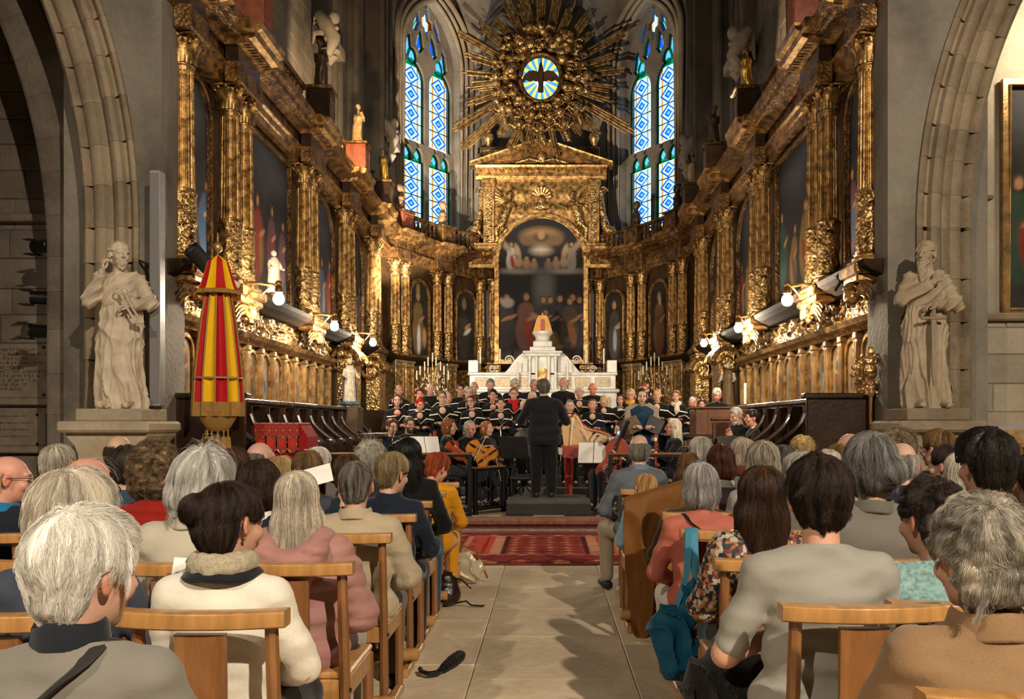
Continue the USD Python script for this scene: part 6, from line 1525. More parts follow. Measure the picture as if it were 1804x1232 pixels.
# ------------------------------------------------------------------ rug, podium, railing
def rug_art(X, Z):
    u, v = X * 1.45, Z * 2.65; C = np.ones(X.shape + (3,)) * np.array((.42, .060, .035)); dk, cr, pk = (.07, .012, .012), (.46, .24, .14), (.40, .10, .07)
    def put(m, c, a=1.): C[m] = C[m] * (1 - a) + np.array(c) * a
    bx, bz = 1.45 - np.abs(u), np.minimum(v, 2.65 - v); b = np.minimum(bx, bz)
    put(b < .62, (.20, .03, .025)); lz = np.abs(((u if True else v) * 2.6) % 1 - .5) + np.abs((v * 2.6) % 1 - .5)
    put((b < .56) & (b > .16) & (lz < .28), (.36, .05, .03)); put((b < .56) & (b > .16) & (lz < .12), cr); put((b < .56) & (b > .16) & (np.abs(lz - .36) < .05), dk)
    put((b < .14) & (((u * 7).astype(int) + (v * 7).astype(int)) % 2 == 0), dk); put((b < .14) & (((u * 7).astype(int) + (v * 7).astype(int)) % 4 == 1), cr, .6); put(b < .035, (.38, .03, .02))
    put(np.abs(b - .6) < .025, cr, .7)
    med = (np.abs(u - .05) < .52) & (b > .62); put(med, (.17, .03, .025)); lm = np.abs((u * 5) % 1 - .5) + np.abs((v * 5) % 1 - .5); put(med & (lm < .25), cr, .75); put(med & (np.abs(lm - .42) < .06), (.36, .05, .03))
    put((np.abs(np.abs(u - .05) - .54) < .06) & (b > .62), cr, .8); put((np.abs(np.abs(u - .05) - .45) < .03) & (b > .62), dk)
    fld = (b > .66) & ~(np.abs(u - .05) < .62); gx, gz = (u * 3.2) % 1 - .5, (v * 2.2) % 1 - .5; put(fld & (np.abs(gx) + np.abs(gz) < .22), (.15, .03, .03)); put(fld & (np.abs(gx * 2) + np.abs(gz) < .10), pk); put(fld & (np.abs(np.abs(gx) - .47) < .03), (.22, .025, .02))
    n = meshkit.fbm(np.stack([u * 8, v * 8, 0 * u], -1), 3, 2)[..., None]; return C * (.75 + .5 * n)
(v, f), cd = paint_grid(2.9, 2.65, 150, rug_art)
v = np.stack([v[:, 0] - .08, v[:, 2] + 8.30, .012 + .004 * meshkit.noise(v * 3)], -1)
rug = thing('rug', 'red patterned oriental rug lying in the aisle before the chancel step', 'rug', (0, 0, 0))
obj('pile', (v, f), CARPETM, rug, True, cd)
obj('backing', B().cbox(-1.53, 1.37, 8.30, 10.95, .001, .011, .004), STEPC, rug)
FELT = plain('grey_felt', (.085, .083, .078), .95, 0, .75, 40, .4)
t = thing('podium', 'low grey carpeted podium block under the conductor', 'podium', (.005, 12.05, ZC))
obj('platform', B().cbox(-.565, .565, -.58, .56, 0, .185, .01), FELT, t); obj('side_skirt', B().cbox(-.568, .568, -.585, -.575, .005, .15, .003), plain('dark_felt', (.035, .034, .033), .95, 0, .75, 40, .4), t)
RA = {}
def railing(label, x0, x1, y, ztop, rz=0, pivot=None, y1=None):
    """Wrought-iron rail with a flat wooden-topped bar, posts and scroll panels."""
    L = x1 - x0 if y1 is None else math.hypot(x1 - x0, y1 - y); ang = 0 if y1 is None else math.degrees(math.atan2(y1 - y, x1 - x0))
    t = thing('iron_railing', label, 'railing', (x0, y, ZC), ang, 'railings at the chancel step'); H = ztop - ZC
    obj('handrail', B().cbox(0, L, -.03, .03, H - .03, H, .008), OAKD, t); obj('top_bar', B().cbox(0, L, -.015, .015, H - .06, H - .03, .004), IRON, t); obj('bottom_bar', B().cbox(0, L, -.015, .015, .05, .08, .004), IRON, t)
    for x in [0.03, L - .03] + list(np.arange(1.0, L - .4, 1.0)): obj('post', B().cbox(x - .028, x + .028, -.028, .028, 0, H, .005), IRON, t)
    for x in np.arange(.25, L - .15, .33):
        b = B().tube([(x - .11, 0, .08), (x - .11, 0, H - .06)], .008, 5)
        for zc, R in ((.22, .085), (H * .62, .10)): b.tube([(x + .04 + R * math.cos(a), 0, zc + R * math.sin(a)) for a in np.linspace(0, 2 * PI, 17)], .008, 5)
        for q in (-1, 1):
            e = np.linspace(0, 4.6, 12); r = .075 * (1 - e / 6.5); b.tube(np.stack([x + .04 + q * (.05 + r * np.cos(e)) * .9, 0 * e, H * .40 + r * np.sin(e)], -1), .007, 5)
        b.tube([(x + .04, 0, .16), (x + .04, 0, .28)], .006, 4).tube([(x - .01, 0, .22), (x + .09, 0, .22)], .006, 4)
        obj('scroll_panel', b, IRON, t, smooth=40)
railing('long black iron railing with wooden handrail in front of the oboist and violins', -3.9, -1.02, 11.38, .995)
railing('short folded-back gate of the black iron railing below the violists', -1.0, -.62, 11.45, .80, y1=12.05)
railing('black iron railing with wooden handrail in front of the cello and flute', .80, 3.4, 11.38, .995)
for k, (zf, y0, y1) in enumerate(((.28, 14.55, 15.45), (.42, 15.45, 16.2), (.55, 16.2, 17.4))):
    single('choir_riser', B().cbox(-3.0, 2.7, y0, y1 - .01, ZC, zf, .01), FELT, 'black carpeted choir riser under the %s row of singers' % ('front', 'middle', 'back')[k], 'riser')

# ------------------------------------------------------------------ instruments and stands
def music_stand(lab, loc, rz, papers=True, lamp=False, z=.88):
    t = thing('music_stand', lab, 'stand', loc, rz, 'music stands')
    R = rotx(-.35); obj('desk', B().cbox(-.22, .22, -.006, .006, -.16, .18, .003, R, (0, 0, z)).cbox(-.24, .24, -.05, .0, -.165, -.155, .002, R, (0, 0, z)), BLACK, t)
    obj('stem', B().lathe([(.012, .2), (.012, z - .03)], 8), IRON, t)
    b = B(); [b.tube([(0, 0, .32), (.28 * math.cos(a), .28 * math.sin(a), .01)], .008, 5) for a in (PI / 2, PI * 7 / 6, PI * 11 / 6)]; obj('tripod', b, IRON, t)
    if papers: obj('sheet_music', B().cbox(-.22, -.005, -.016, -.007, -.14, .17, .001, R, (0, 0, z)).cbox(.005, .22, -.016, -.007, -.14, .17, .001, R, (0, 0, z)), PAPER, t)
    if lamp:
        obj('lamp_neck', B().tube([(.2, 0, z + .15), (.22, -.02, z + .31), (.12, -.08, z + .41), (.02, -.12, z + .37)], .008, 6).lathe([(.01, 0), (.035, .04), (.035, .06)], 10, rotx(2.4), (.02, -.10, z + .4)), STEEL, t, smooth=40)
        obj('lamp_led', B().sph((.01, -.13, z + .35), .02, 1), look('stand_led', {"e": ("emission", {"color": (.8, .9, 1), "strength": 18.})}, [], 'e.emission'), t)
def on_floor(px, d, z=ZC): return ((px - CX) / F * d, d, z)
music_stand('music stand with bluish sheets between the bearded oboist and the first violin', on_floor(749, 12.5), 30)
music_stand('black music stand with a small lamp beside the violists', on_floor(905, 12.3), 160, lamp=True)
music_stand('black music desk just behind the conductor on the violin side', on_floor(922, 12.9), 180)
music_stand('open music stand with two white sheets in front of the red harpsichord', on_floor(1046, 12.2), -10, z=.80)
music_stand('music stand tilted away in front of the cellist', on_floor(1085, 12.2), 70, True)
music_stand('dark music stand before the two players by the wooden desk', on_floor(1290, 12.0), 20, False)
# harpsichord
hp = thing('harpsichord', 'red harpsichord with its tan lid raised, behind the conductor', 'harpsichord', (0, 13.2, ZC))
def hx(px, py, d=13.2): p = at(px, py, d); return p[0], p[2] - ZC
LID = [(994, 786), (990, 752), (1000, 738), (1015, 728), (1022, 736), (1029, 748), (1041, 755), (1060, 759), (1075, 764), (1083, 771), (1079, 776), (1066, 783)]
ld = [hx(*q) for q in LID]; obj('raised_lid', B().prism(ld, -.02, .0, rotx(-.10), (0, .35, .0)), TAN, hp)
obj('lid_edge', B().tube([(x, .33, z) for x, z in ld[1:11]], .012, 6), REDW, hp, smooth=40)
obj('lid_hinge_line', B().tube([(hx(1018, 730)[0], .28, hx(1018, 733)[1]), (hx(1041, 783)[0], .32, hx(1041, 783)[1])], .006, 5).tube([(hx(1011, 735)[0], .28, hx(1011, 735)[1]), (hx(1006, 785)[0], .30, hx(1006, 785)[1])], .010, 5), IVORY, hp)
zc0, zc1 = hx(1000, 806)[1], hx(1000, 786)[1]
obj('case', B().prism([(hx(992, 0)[0], -.15), (hx(1075, 0)[0], -.05), (hx(1080, 0)[0], .12), (hx(1060, 0)[0], .30), (hx(1010, 0)[0], .9), (hx(990, 0)[0], .95)], zc0, zc1, plane='xy'), REDW, hp)
obj('case_panel', B().prism([(hx(999, 0)[0], zc0 + .02), (hx(1012, 0)[0], zc1 - .02), (hx(1060, 0)[0], zc1 - .02), (hx(1060, 0)[0], zc0 + .02)], -.14, -.10), plain('deep_red', (.22, .02, .015), .4), hp)
for px, y in ((1005, -.12), (1057, -.02), (1000, .8), (1045, .5)):
    x = hx(px, 0)[0]; obj('turned_leg', B().lathe([(.03, 0), (.035, .02), (.022, .06), (.03, .3), (.038, .42), (.028, .44), (.045, .46), (.045, zc0)], 12, None, (x, y, 0)), REDW, hp, smooth=40)
obj('keyboard', B().cbox(hx(990, 0)[0] - .05, hx(997, 0)[0], -.1, .7, zc0 + .04, zc1 - .04, .006), IVORY, hp)
for lab, px, py in (('small black microphone on a thin stalk before the harpsichord lid', 1046, 764), ('silver tipped microphone on a thin stalk before the harpsichord lid', 1053, 769)):
    p = at(px, py, 12.5); t = thing('microphone', lab, 'microphone', (p[0] - .08, 12.5, ZC)); h = p[2] - ZC
    obj('stand', B().tube([(0, 0, .0), (0, 0, h - .25), (.02, 0, h - .08), (.08, 0, h)], .006, 6).lathe([(.1, 0), (.1, .015), (.02, .02)], 12), IRON, t); obj('capsule', B().tube([(.06, 0, h - .01), (.10, 0, h + .015)], .014, 8), STEEL if px > 1050 else IRON, t, smooth=40)
t = thing('player_bench', 'grey rounded chair back beside the conductor on the violin side', 'chair', on_floor(926, 12.7)); obj('back', B().prism([(-.16, .72), (-.19, .9), (-.16, 1.08), (-.06, 1.16), (.08, 1.16), (.18, 1.06), (.2, .72)], -.04, .04), plain('grey_back', (.14, .125, .105), .8, 0, .8, 20, .3), t)
obj('seat', B().cbox(-.22, .22, -.5, .02, .42, .48, .02), BLACK, t)
for x in (-.19, .19):
    for y in (-.46, -.02): obj('leg', B().cbox(x - .015, x + .015, y - .015, y + .015, 0, .72 if y > -.1 else .42, .003), IRON, t)
# strings
def violin_out(L, w):
    t = np.linspace(0, 1, 41); r = w * np.interp(t, [0, .03, .1, .2, .3, .38, .45, .5, .56, .62, .7, .8, .9, .97, 1], [.12, .30, .45, .5, .45, .35, .30, .30, .32, .37, .42, .40, .31, .16, .06])
    return [(r[i], L * t[i]) for i in range(41)] + [(-r[i], L * t[i]) for i in range(40, -1, -1)]
def violin(name, lab, cat, loc, M, L, m, th, neck):
    t = thing(name, lab, cat, loc); M = np.array(M, float); w = L * .60
    g = Polygon(violin_out(L, w)).buffer(0); parts = []
    def put(nm, b, mm, sm=False): v, f = b.get(); obj(nm, (v @ M.T, f), mm, t, sm)
    put('body', B().prism(g, -th / 2, th / 2).prism(g.buffer(-L * .04), -th * .68, th * .6), m, 30)
    put('fingerboard', B().cbox(-L * .03, L * .03, -th * 1.3, -th * 1.0, L * .62, L + neck * .7, .003), BLACKG); put('neck', B().cbox(-L * .028, L * .028, -th * .8, th * .1, L * .98, L + neck, .004).lathe([(.01, 0), (L * .05, .01), (L * .05, .03), (.01, .04)], 12, roty(PI / 2), (-L * .02, 0, L + neck)), BLACKG if cat == 'cello' else m, 30)
    put('tailpiece', B().prism([(-L * .02, L * .04), (L * .02, L * .04), (L * .05, L * .30), (-L * .05, L * .30)], -th * 1.1, -th * .85), BLACKG); put('bridge', B().cbox(-L * .08, L * .08, -th * 1.3, -th * .6, L * .43, L * .445, .002), OAK)
    st = B(); [st.tube([(x, -th * 1.35, L * .3), (x, -th * 1.4, L * .44), (x * .6, -th * 1.35, L + neck)], .0015, 4) for x in np.array([-.03, -.01, .01, .03]) * L]; put('string', st, STEEL)
    return t
def basis(up, front):   # local z -> up, local -y -> front
    u = np.array(up, float); u /= np.linalg.norm(u); y = -np.array(front, float); y -= u * (y @ u); y /= np.linalg.norm(y); return np.stack([np.cross(y, u), y, u], 1)
violin('violin', 'dark red violin under the chin of the first violinist', 'violin', at(791, 779, 12.45), basis((.62, -.35, -.72), (.5, -.75, .4)), .36, VARNISHR, .045, .2)
violin('viola', 'bright orange viola held by the grey-haired player', 'viola', at(825, 783, 12.6), basis((.80, -.25, -.50), (.15, -.9, .42)), .42, VARNISH, .05, .22)
violin('violin', 'orange violin resting on the lap of the blond string player', 'violin', at(842, 818, 12.5), basis((.75, -.2, .55), (0, -.95, .3)), .37, VARNISH, .045, .2)
violin('cello', 'red cello leaning between the cellist and the harpsichord', 'cello', at(1068, 850, 11.95), basis((.34, .10, .92), (-.35, -.93, 0)), .66, VARNISHR, .12, .24)
t = single('cello_spike', B().tube([at(1068, 850, 11.95), at(1060, 868, 11.8)], .006, 6), STEEL, 'thin steel spike under the red cello', 'spike')
for lab, a, b in (('violin bow slanting down in front of the viola', (857, 768, 12.2), (835, 812, 12.2)), ('pale bow crossing the red cello', (1078, 793, 11.7), (1103, 812, 11.7)), ('long bow hanging below the lap violin', (874, 806, 12.2), (887, 870, 12.2))):
    a, b = at(*a), at(*b); t = thing('bow', lab, 'bow', a); obj('stick', B().tube([(0, 0, 0), (b - a) * .5 + [0, -.012, 0], b - a], .005, 6), OAK, t); obj('bow_hair', B().tube([(b - a) * .04 + [0, -.02, 0], (b - a) * .97 + [0, -.02, 0]], .003, 4, flat=2.), IVORY, t)
a, b = at(692, 766, 12.95), at(689, 783, 12.85); t = thing('oboe', 'bluish black oboe played by the short-haired woman by the stalls', 'oboe', a); e = (b - a) * 1.9
obj('tube', B().tube([e * -.5, e * .55], [.009, .014], 8).tube([e * .55, e * .7], [.016, .028], 8), BLACKG, t, smooth=40); obj('keys', B().tube([e * -.2 + [0, -.016, 0], e * .5 + [0, -.018, 0]], .005, 5), STEEL, t)
a = at(766, 800, 13.1); t = thing('bassoon', 'reddish bassoon joint standing in front of the bearded player', 'bassoon', a); obj('joint', B().tube([(0, 0, -.5), (.0, 0, .35)], .03, 8).tube([(-.05, 0, -.5), (-.05, 0, .1)], .03, 8), VARNISHR, t, smooth=40); obj('crook', B().tube([(0, 0, .35), (-.05, -.1, .5), (-.2, -.1, .48)], .006, 6), STEEL, t)
a = at(1155, 790, 11.9); t = thing('recorder', 'dark red wooden flute standing in front of the blond flautist', 'flute', a); obj('tube', B().tube([(0, 0, -.45), (.0, 0, .16)], [.020, .016], 10), VARNISHR, t, smooth=40); obj('ivory_rim', B().lathe([(.02, -.1), (.025, -.09), (.025, -.06), (.02, -.05)], 10).lathe([(.017, .10), (.02, .11), (.02, .14), (.017, .15)], 10), IVORY, t, smooth=40)
t = single('blue_tablet', B().cbox(-.02, .02, -.008, .008, -.20, .20, .004, roty(-.45), at(1100, 783, 12.1)), look('tablet_screen', {"p": ("principled_bsdf", {"base_color": (.2, .4, .8), "emission_color": (.25, .5, 1.), "emission_strength": 1.6})}, []), 'narrow glowing blue edge of a tablet on the stand by the cello', 'tablet')
# wooden desk / organ console
x0_, x1_, zt_ = on_floor(1226, 13.4)[0], on_floor(1322, 13.4)[0], at(0, 717, 13.4)[2] - ZC
t = thing('organ_desk', 'tall reddish wooden desk with moulded panels beside the two dark-suited players', 'desk', (x0_, 13.4, ZC))
MAH = plain('mahogany', (.17, .06, .022), .32, 0, .6, 5, .2, coat=.2); w_ = x1_ - x0_
obj('body', B().cbox(0, w_, 0, .6, 0, zt_ - .03, .012), MAH, t); obj('top', B().cbox(-.03, w_ * .75, -.03, .63, zt_ - .03, zt_, .01).prism([(w_ * .75, zt_ - .03), (w_ + .05, zt_ - .28), (w_ + .05, zt_ - .25), (w_ * .75, zt_)], -.03, .63), MAH, t)
for z in (.15, .8): obj('panel', B().cbox(w_ * .3, w_ * .92, -.02, .02, z, z + .45, .012), plain('mahogany_dark', (.08, .03, .012), .32, 0, .6, 5, .2), t); obj('moulding', B().cbox(w_ * .27, w_ * .98, -.045, .0, z + .49, z + .53, .012), MAH, t)
obj('corner_post', B().cbox(-.01, w_ * .22, -.03, .1, 0, zt_ - .04, .012), MAH, t)
t = thing('black_piano', 'black piano case along the stalls behind the two players', 'piano', (3.0, 12.9, ZC)); obj('case', B().cbox(-.35, .5, -.35, .5, .2, .98, .015), BLACKG, t); obj('lid', B().cbox(-.38, .5, -.38, .5, .98, 1.02, .01), BLACKG, t); obj('leg', B().cbox(-.3, -.22, -.3, -.22, 0, .2, .01), BLACKG, t); obj('leg', B().cbox(.4, .48, -.3, -.22, 0, .2, .01), BLACKG, t)
ochair = None
def orch_chair(lab, base, yaw, s=1.):
    global ochair
    if ochair is not None: return copy_of(ochair, 'orchestra_chair', lab, base, yaw, None, s)
    t = ochair = thing('orchestra_chair', lab, 'chair', base, yaw, 'chairs of the players', s)
    obj('seat', B().cbox(-.22, .22, -.2, .24, .40, .44, .015), BLACK, t); obj('back', B().cbox(-.2, .2, -.25, -.22, .62, .85, .02), BLACK, t)
    for x in (-.2, .2):
        obj('leg', B().tube([(x, -.24, 0), (x, -.22, .45), (x, -.25, .86)], .012, 6), IRON, t); obj('leg', B().tube([(x, .22, 0), (x, .22, .42)], .012, 6), IRON, t)

# ------------------------------------------------------------------ players, conductor, singers
PALE = (.56, .34, .24); RED = (.55, .26, .18)
def stand(label, px, py, d, zf, yaw=180, **kw):
    z = EYE + (CY - py) / F * d; vol = kw.get('vol', .006); s = (z - zf) / (1.684 + vol * .8); kw.setdefault('res', .019); kw.setdefault('seed', int(px * 7 + py) % 997); kw.setdefault('hide_legs', False)
    return person(label, ((px - CX) / F * d, d, zf), yaw, 'stand', s, **kw) + (((px - CX) / F * d, d, zf), yaw, s)
def seated(label, px, py, d, yaw, zf=ZC, chair=True, **kw):
    z = EYE + (CY - py) / F * d; s = (z - zf) / (1.294 + kw.get('vol', .006) * .8); kw.setdefault('res', .017); kw.setdefault('seed', int(px * 7 + py) % 997); b = ((px - CX) / F * d, d, zf)
    if chair: orch_chair('black chair under the ' + label.split(' ', 1)[1][:60].rsplit(' ', 1)[0] if False else 'black chair of the ' + kw.pop('who', 'player'), b, yaw, s)
    kw.pop('who', None)
    return person(label, b, yaw, 'sit', s, **kw) + (b, yaw, s)
BK = '0b0b0c'
c = stand('dark-suited conductor standing on the podium with his back to the audience', 958, 668, 12.15, ZC + .185, 0, fem=0., hair='short', vol=.014, hcol=('26221f', '7a746c'), strand=900, swid=.0018, top='15151a', kind='wool', trousers='0d0d0f', tk='wool', width=1.30, legw=1.35, head=(8, 0, 6), res=.014, puff=.012,
          armset={-1: ((.26, .10, -.24), (.16, .34, -.14), (0, 1, .2)), 1: ((.25, .06, -.25), (.20, .34, -.16), (0, 1, .2))}, collar=('111114', .035, 1.05))
seated('short-haired woman in a navy jacket playing the oboe by the stalls', 690, 738, 13.2, 215, who='oboist', hair='short', vol=.012, hcol=('3a1c10', '7a4428'), strand=500, top='141822', glasses=1, skin=PALE, armset={1: ((.22, .10, -.24), (.05, .20, -.02), (-.4, .7, .5)), -1: ((.22, .10, -.26), (.05, .21, -.14), (-.4, .7, .4))})
seated('bearded man with glasses in a dark shirt beside the oboist', 721, 735, 13.7, 215, who='bearded wind player', fem=0., hair='short', hcol=('3a2a1c', '6a5038'), strand=400, top='17181c', glasses=0, beard='3a2a1c', skin=PALE, head=(0, 0, -5))
VA = {-1: ((.20, .18, -.16), (-.02, .40, -.05), (.2, .9, .2)), 1: ((.26, .10, -.20), (.16, .32, -.16), (-.5, .8, -.1))}
seated('curly red-haired violinist in black seen in profile', 790, 738, 12.7, 262, who='red-haired violinist', hair='curly', vol=-.004, hcol=('4a2412', 'a0683c'), strand=700, curl=True, top=BK, skin=PALE, armset=VA, head=(4, 0, 0))
seated('grey-haired woman with glasses playing the viola', 826, 742, 13.0, 228, who='viola player', hair='curlybob', vol=-.012, hcol=('6a645c', 'c4bcb0'), strand=600, top=BK, skin=RED, armset=VA, glasses=1, head=(10, 0, 0))
seated('blond bobbed string player with a violin on her lap', 857, 742, 13.1, 236, who='bobbed string player', hair='bob', vol=-.002, hcol=('6a3c1c', 'b0743c'), strand=600, top=BK, skin=PALE, arms='hold')
seated('cellist in black looking down behind the singer', 1097, 741, 12.25, 118, who='cellist', hair='long', hcol=('2a1810', '4a3020'), strand=400, top=BK, skin=PALE, head=(12, 0, 0), armset={-1: ((.26, .12, -.20), (.24, .36, -.26), (-.2, .9, -.3)), 1: ((.24, .10, -.16), (.06, .26, .05), (-.5, .5, .3))})
seated('flautist with long white-blond hair and glasses seen in profile', 1187, 738, 12.1, 98, who='blond flautist', hair='long', vol=.004, hcol=('a09478', 'e4dcc8'), strand=1200, top=BK, skin=RED, glasses=1, armset={-1: ((.22, .14, -.2), (.08, .30, -.1), (-.3, .9, .3)), 1: ((.22, .12, -.24), (.08, .28, -.22), (-.4, .9, .2))})
seated('grey-bearded man in a dark suit bending over beside the wooden desk', 1300, 717, 12.7, 120, .33, who='grey-bearded player', fem=0., hair='short', hcol=('8a857c', 'd0cac0'), strand=500, top=BK, skin=RED, beard='a8a298', head=(18, 0, 0))
seated('dark-haired young man in a dark suit raising his hand by the stalls', 1326, 722, 12.4, 95, .30, who='dark-haired player', fem=0., hair='short', vol=.01, hcol=('0e0a08', '241a14'), strand=400, top=BK, skin=RED, armset={1: ((.24, .12, -.22), (.14, .28, -.02), (-.2, .6, .8)), -1: ((.24, .12, -.22), (.14, .30, -.14), (-.3, .9, .3))}, collar=('d8d4cc', .02, .9))
so = stand('long-haired soprano in a blue dress and pale shawl holding an open black folder', 1130, 684, 13.0, ZC, 180, hair='longer', vol=-.004, hcol=('20140e', '4a3020'), strand=1200, top='0f3048', kind='smooth', trousers='0f3048', tk='smooth', skin=(.60, .38, .28), arms='book', res=.014, hh=.006, head=(8, 0, 0), lips=(.42, .05, .05))
sc = S(.02).chain([(-.06, -.02, 1.44), (-.19, .0, 1.36), (-.21, .07, 1.15), (-.17, .10, .95)], .045).chain([(.06, -.02, 1.44), (.19, .0, 1.36), (.21, .07, 1.15), (.17, .10, .95)], .045).mesh(.014, None, lambda P: (-.014 * meshkit.noise(P * [30, 30, 9], 4)).astype(np.float32))
obj('shawl', sc, cloth('9a8a7c', 'knit'), so[0], True)
obj('hair_slide', B().cbox(-.03, .03, -.012, .012, -.01, .012, .004, None, tuple(so[1]['hc'] + [0, .02, .125])), plain('pink_slide', (.7, .25, .2), .4), so[0])
so2 = thing('music_folder', 'large open black folder held by the soprano in blue', 'folder', so[2], 180, 'music folders', so[4])
BKF = plain('folder_black', (.014, .013, .013), .5, 0, .8, 10, .1); TANF = plain('folder_tan', (.12, .075, .03), .6)
def folder(lab, who, blue=False, half=False, open_=.5, tilt=.55, up=0., single_=None):
    lab = ' '.join(lab.split()[:16]).rstrip(' ,'); (t, d, b, yaw, s) = who; w = (d['wrist'][0] + d['wrist'][1]) / 2 + [0, .05, .05 + up]
    f = single_ or thing('music_folder', lab, 'folder', b, yaw, 'music folders', s); R0 = rotx(-1.45 + tilt)
    m = BKF if not blue else plain('folder_blue', (.02, .09, .22), .5)
    for q in (-1, 1):
        Rm = R0 @ roty(q * -open_ * .6 * -1)
        obj('cover', B().cbox(*sorted((0, q * .175)), -.012, -.004, -.01, .235, .002, Rm, w), m, f)
        obj('page', B().cbox(*sorted((q * .004, q * .168)), -.030, -.0125, .0, .248, .002, Rm, w), PAPER, f)
for q in (-1, 1): obj('cover', B().cbox(*sorted((0, q * .23)), -.012, -.004, .0, .24, .002, rotx(.35) @ roty(q * .45), (so[1]['wrist'][0] + so[1]['wrist'][1]) / 2 + [0, .06, -.02]), BKF if q < 0 else TANF, so2)
D = {'F': (15.0, .28), 'M': (15.75, .42), 'B': (16.7, .55)}
# row, px, py, description, hair style, volume, hair colours, woman?, extras
CH = [('F', 699, 695, 'dark-haired singer with a red necklace at the umbrella-side end of the front row', 'bob', -.004, ('1c120c', '4a3020'), 1, dict(neckl='a01010')),
      ('B', 703, 679, 'long reddish-haired singer at the back corner by the stalls', 'long', -.004, ('5a2c14', '9a6034'), 1, {}),
      ('F', 739, 700, 'singer in a red headband and white collar bending over her folder', 'short', .012, ('7a0c0c', 'b01818'), 1, dict(collar=('d8d0c4', .03, 1.), head=(14, 0, 8))),
      ('M', 739, 684, 'singer with tousled auburn hair behind the red headband', 'short', .016, ('3a0e08', '7a2818'), 1, {}),
      ('B', 758, 675, 'bald singer in black in front of the gilded panels on the umbrella side', 'bald', 0, ('8a7a6a', 'c0b4a4'), 0, {}),
      ('F', 779, 689, 'singer with glasses and tied-back brown hair', 'bun', .004, ('3a2416', '7a5234'), 1, dict(glasses=0)),
      ('M', 789, 691, 'blond singer half hidden behind the singer with tied-back hair', 'bob', -.006, ('8a6a40', 'c0a070'), 1, {}),
      ('B', 811, 677, 'dark-haired man with black glasses singing open-mouthed', 'short', .002, ('140e0a', '2c2018'), 0, dict(glasses=0)),
      ('M', 825, 681, 'grey-haired singer with glasses beside the dark-haired man', 'short', .012, ('6a6660', 'b8b4ac'), 1, dict(glasses=1)),
      ('B', 835, 672, 'bald singer with a red tie and grey waistcoat', 'bald', 0, ('9a948a', 'c4beb4'), 0, dict(top='3a3836', tie='8c0c0c')),
      ('F', 831, 698, 'singer tilting her head with a red flower on her chest', 'bob', -.002, ('120c0a', '3a2a22'), 1, dict(glasses=0, head=(-8, 10, -8), flower=1)),
      ('B', 864, 667, 'grey-haired man looking down in front of the white altar', 'short', .002, ('4a4640', '8c867c'), 0, dict(head=(16, 0, 0))),
      ('M', 868, 686, 'singer with short black hair and a fringe', 'short', .014, ('0c0a0a', '241c1a'), 1, {}),
      ('F', 882, 701, 'dark-haired singer in a deep neckline holding a white book open', 'short', .004, ('1c120c', '3a281c'), 1, {}),
      ('B', 907, 666, 'white-haired man bowing his head before the altar', 'short', .012, ('8a857c', 'd0cac0'), 0, dict(head=(26, 0, 0))),
      ('M', 905, 683, 'singer with glasses and a bright red scarf', 'short', .008, ('4a3424', '8a6a48'), 1, dict(glasses=0, scarf='b01410')),
      ('F', 924, 705, 'singer with short blond hair close to the conductor', 'short', .010, ('a08a5c', 'dccca0'), 1, {}),
      ('B', 940, 667, 'man with thinning hair partly hidden by the conductor', 'thin', 0, ('6a5a4a', 'a09484'), 0, dict(head=(10, 0, 20))),
      ('M', 938, 689, 'white-haired singer hidden behind the shoulder of the conductor', 'thin', .004, ('a8a298', 'dcd8d0'), 1, {}),
      ('B', 992, 665, 'bald man with a grey goatee and a red flower on his black shirt', 'bald', 0, ('4a3a2e', '6a5a4a'), 0, dict(beard='a8a298', flower=1, skin=RED)),
      ('M', 1021, 680, 'singer with white curly hair beside the bald man with the goatee', 'shortcurly', .0, ('a8a298', 'e4e0d8'), 1, {}),
      ('F', 1004, 704, 'grey-haired singer above the tip of the harpsichord lid', 'bob', -.006, ('4a4640', 'a09a90'), 1, dict(head=(12, 0, 0))),
      ('B', 1044, 674, 'red-faced bald man reading in front of the altar', 'bald', 0, ('7a5a44', 'a08468'), 0, dict(skin=(.60, .22, .15), head=(14, 0, 0))),
      ('M', 1064, 695, 'singer whose blond bob hides her face', 'pageboy', -.002, ('8a6a40', 'd0b080'), 1, dict(head=(34, 0, 0))),
      ('F', 1044, 703, 'singer with a fringe holding a blue folder', 'bob', -.004, ('4a2c18', '8a5a34'), 1, dict(blue=1)),
      ('M', 1093, 695, 'dark-haired singer with a blue collar beside the soprano', 'bob', -.004, ('140e0c', '3a2a22'), 1, dict(collar=('2a6a98', .025, 1.1))),
      ('M', 1111, 685, 'blond singer in a yellow scarf', 'short', .010, ('8a6a40', 'c8a878'), 1, dict(scarf='d89a18', glasses=1)),
      ('B', 1136, 677, 'red-haired singer just showing above the soprano', 'short', .008, ('7a2a18', 'b05a3c'), 1, {}),
      ('M', 1158, 686, 'singer with blond hair swept up, beyond the soprano', 'updo', .0, ('8a5a2c', 'c89a5c'), 1, {}),
      ('M', 1191, 688, 'singer in a cream patterned scarf', 'short', .010, ('4a2c18', '8a5c38'), 1, dict(scarf='c8b8a4')),
      ('M', 1220, 699, 'white-haired singer next to the wooden desk', 'fluffy', -.008, ('b0aaa0', 'ece8e0'), 1, dict(skin=RED, head=(14, 0, 0))),
      ('M', 1237, 704, 'small dark-haired singer leaning behind the wooden desk', 'short', .004, ('241a14', '4a382c'), 1, dict(skin=RED))]
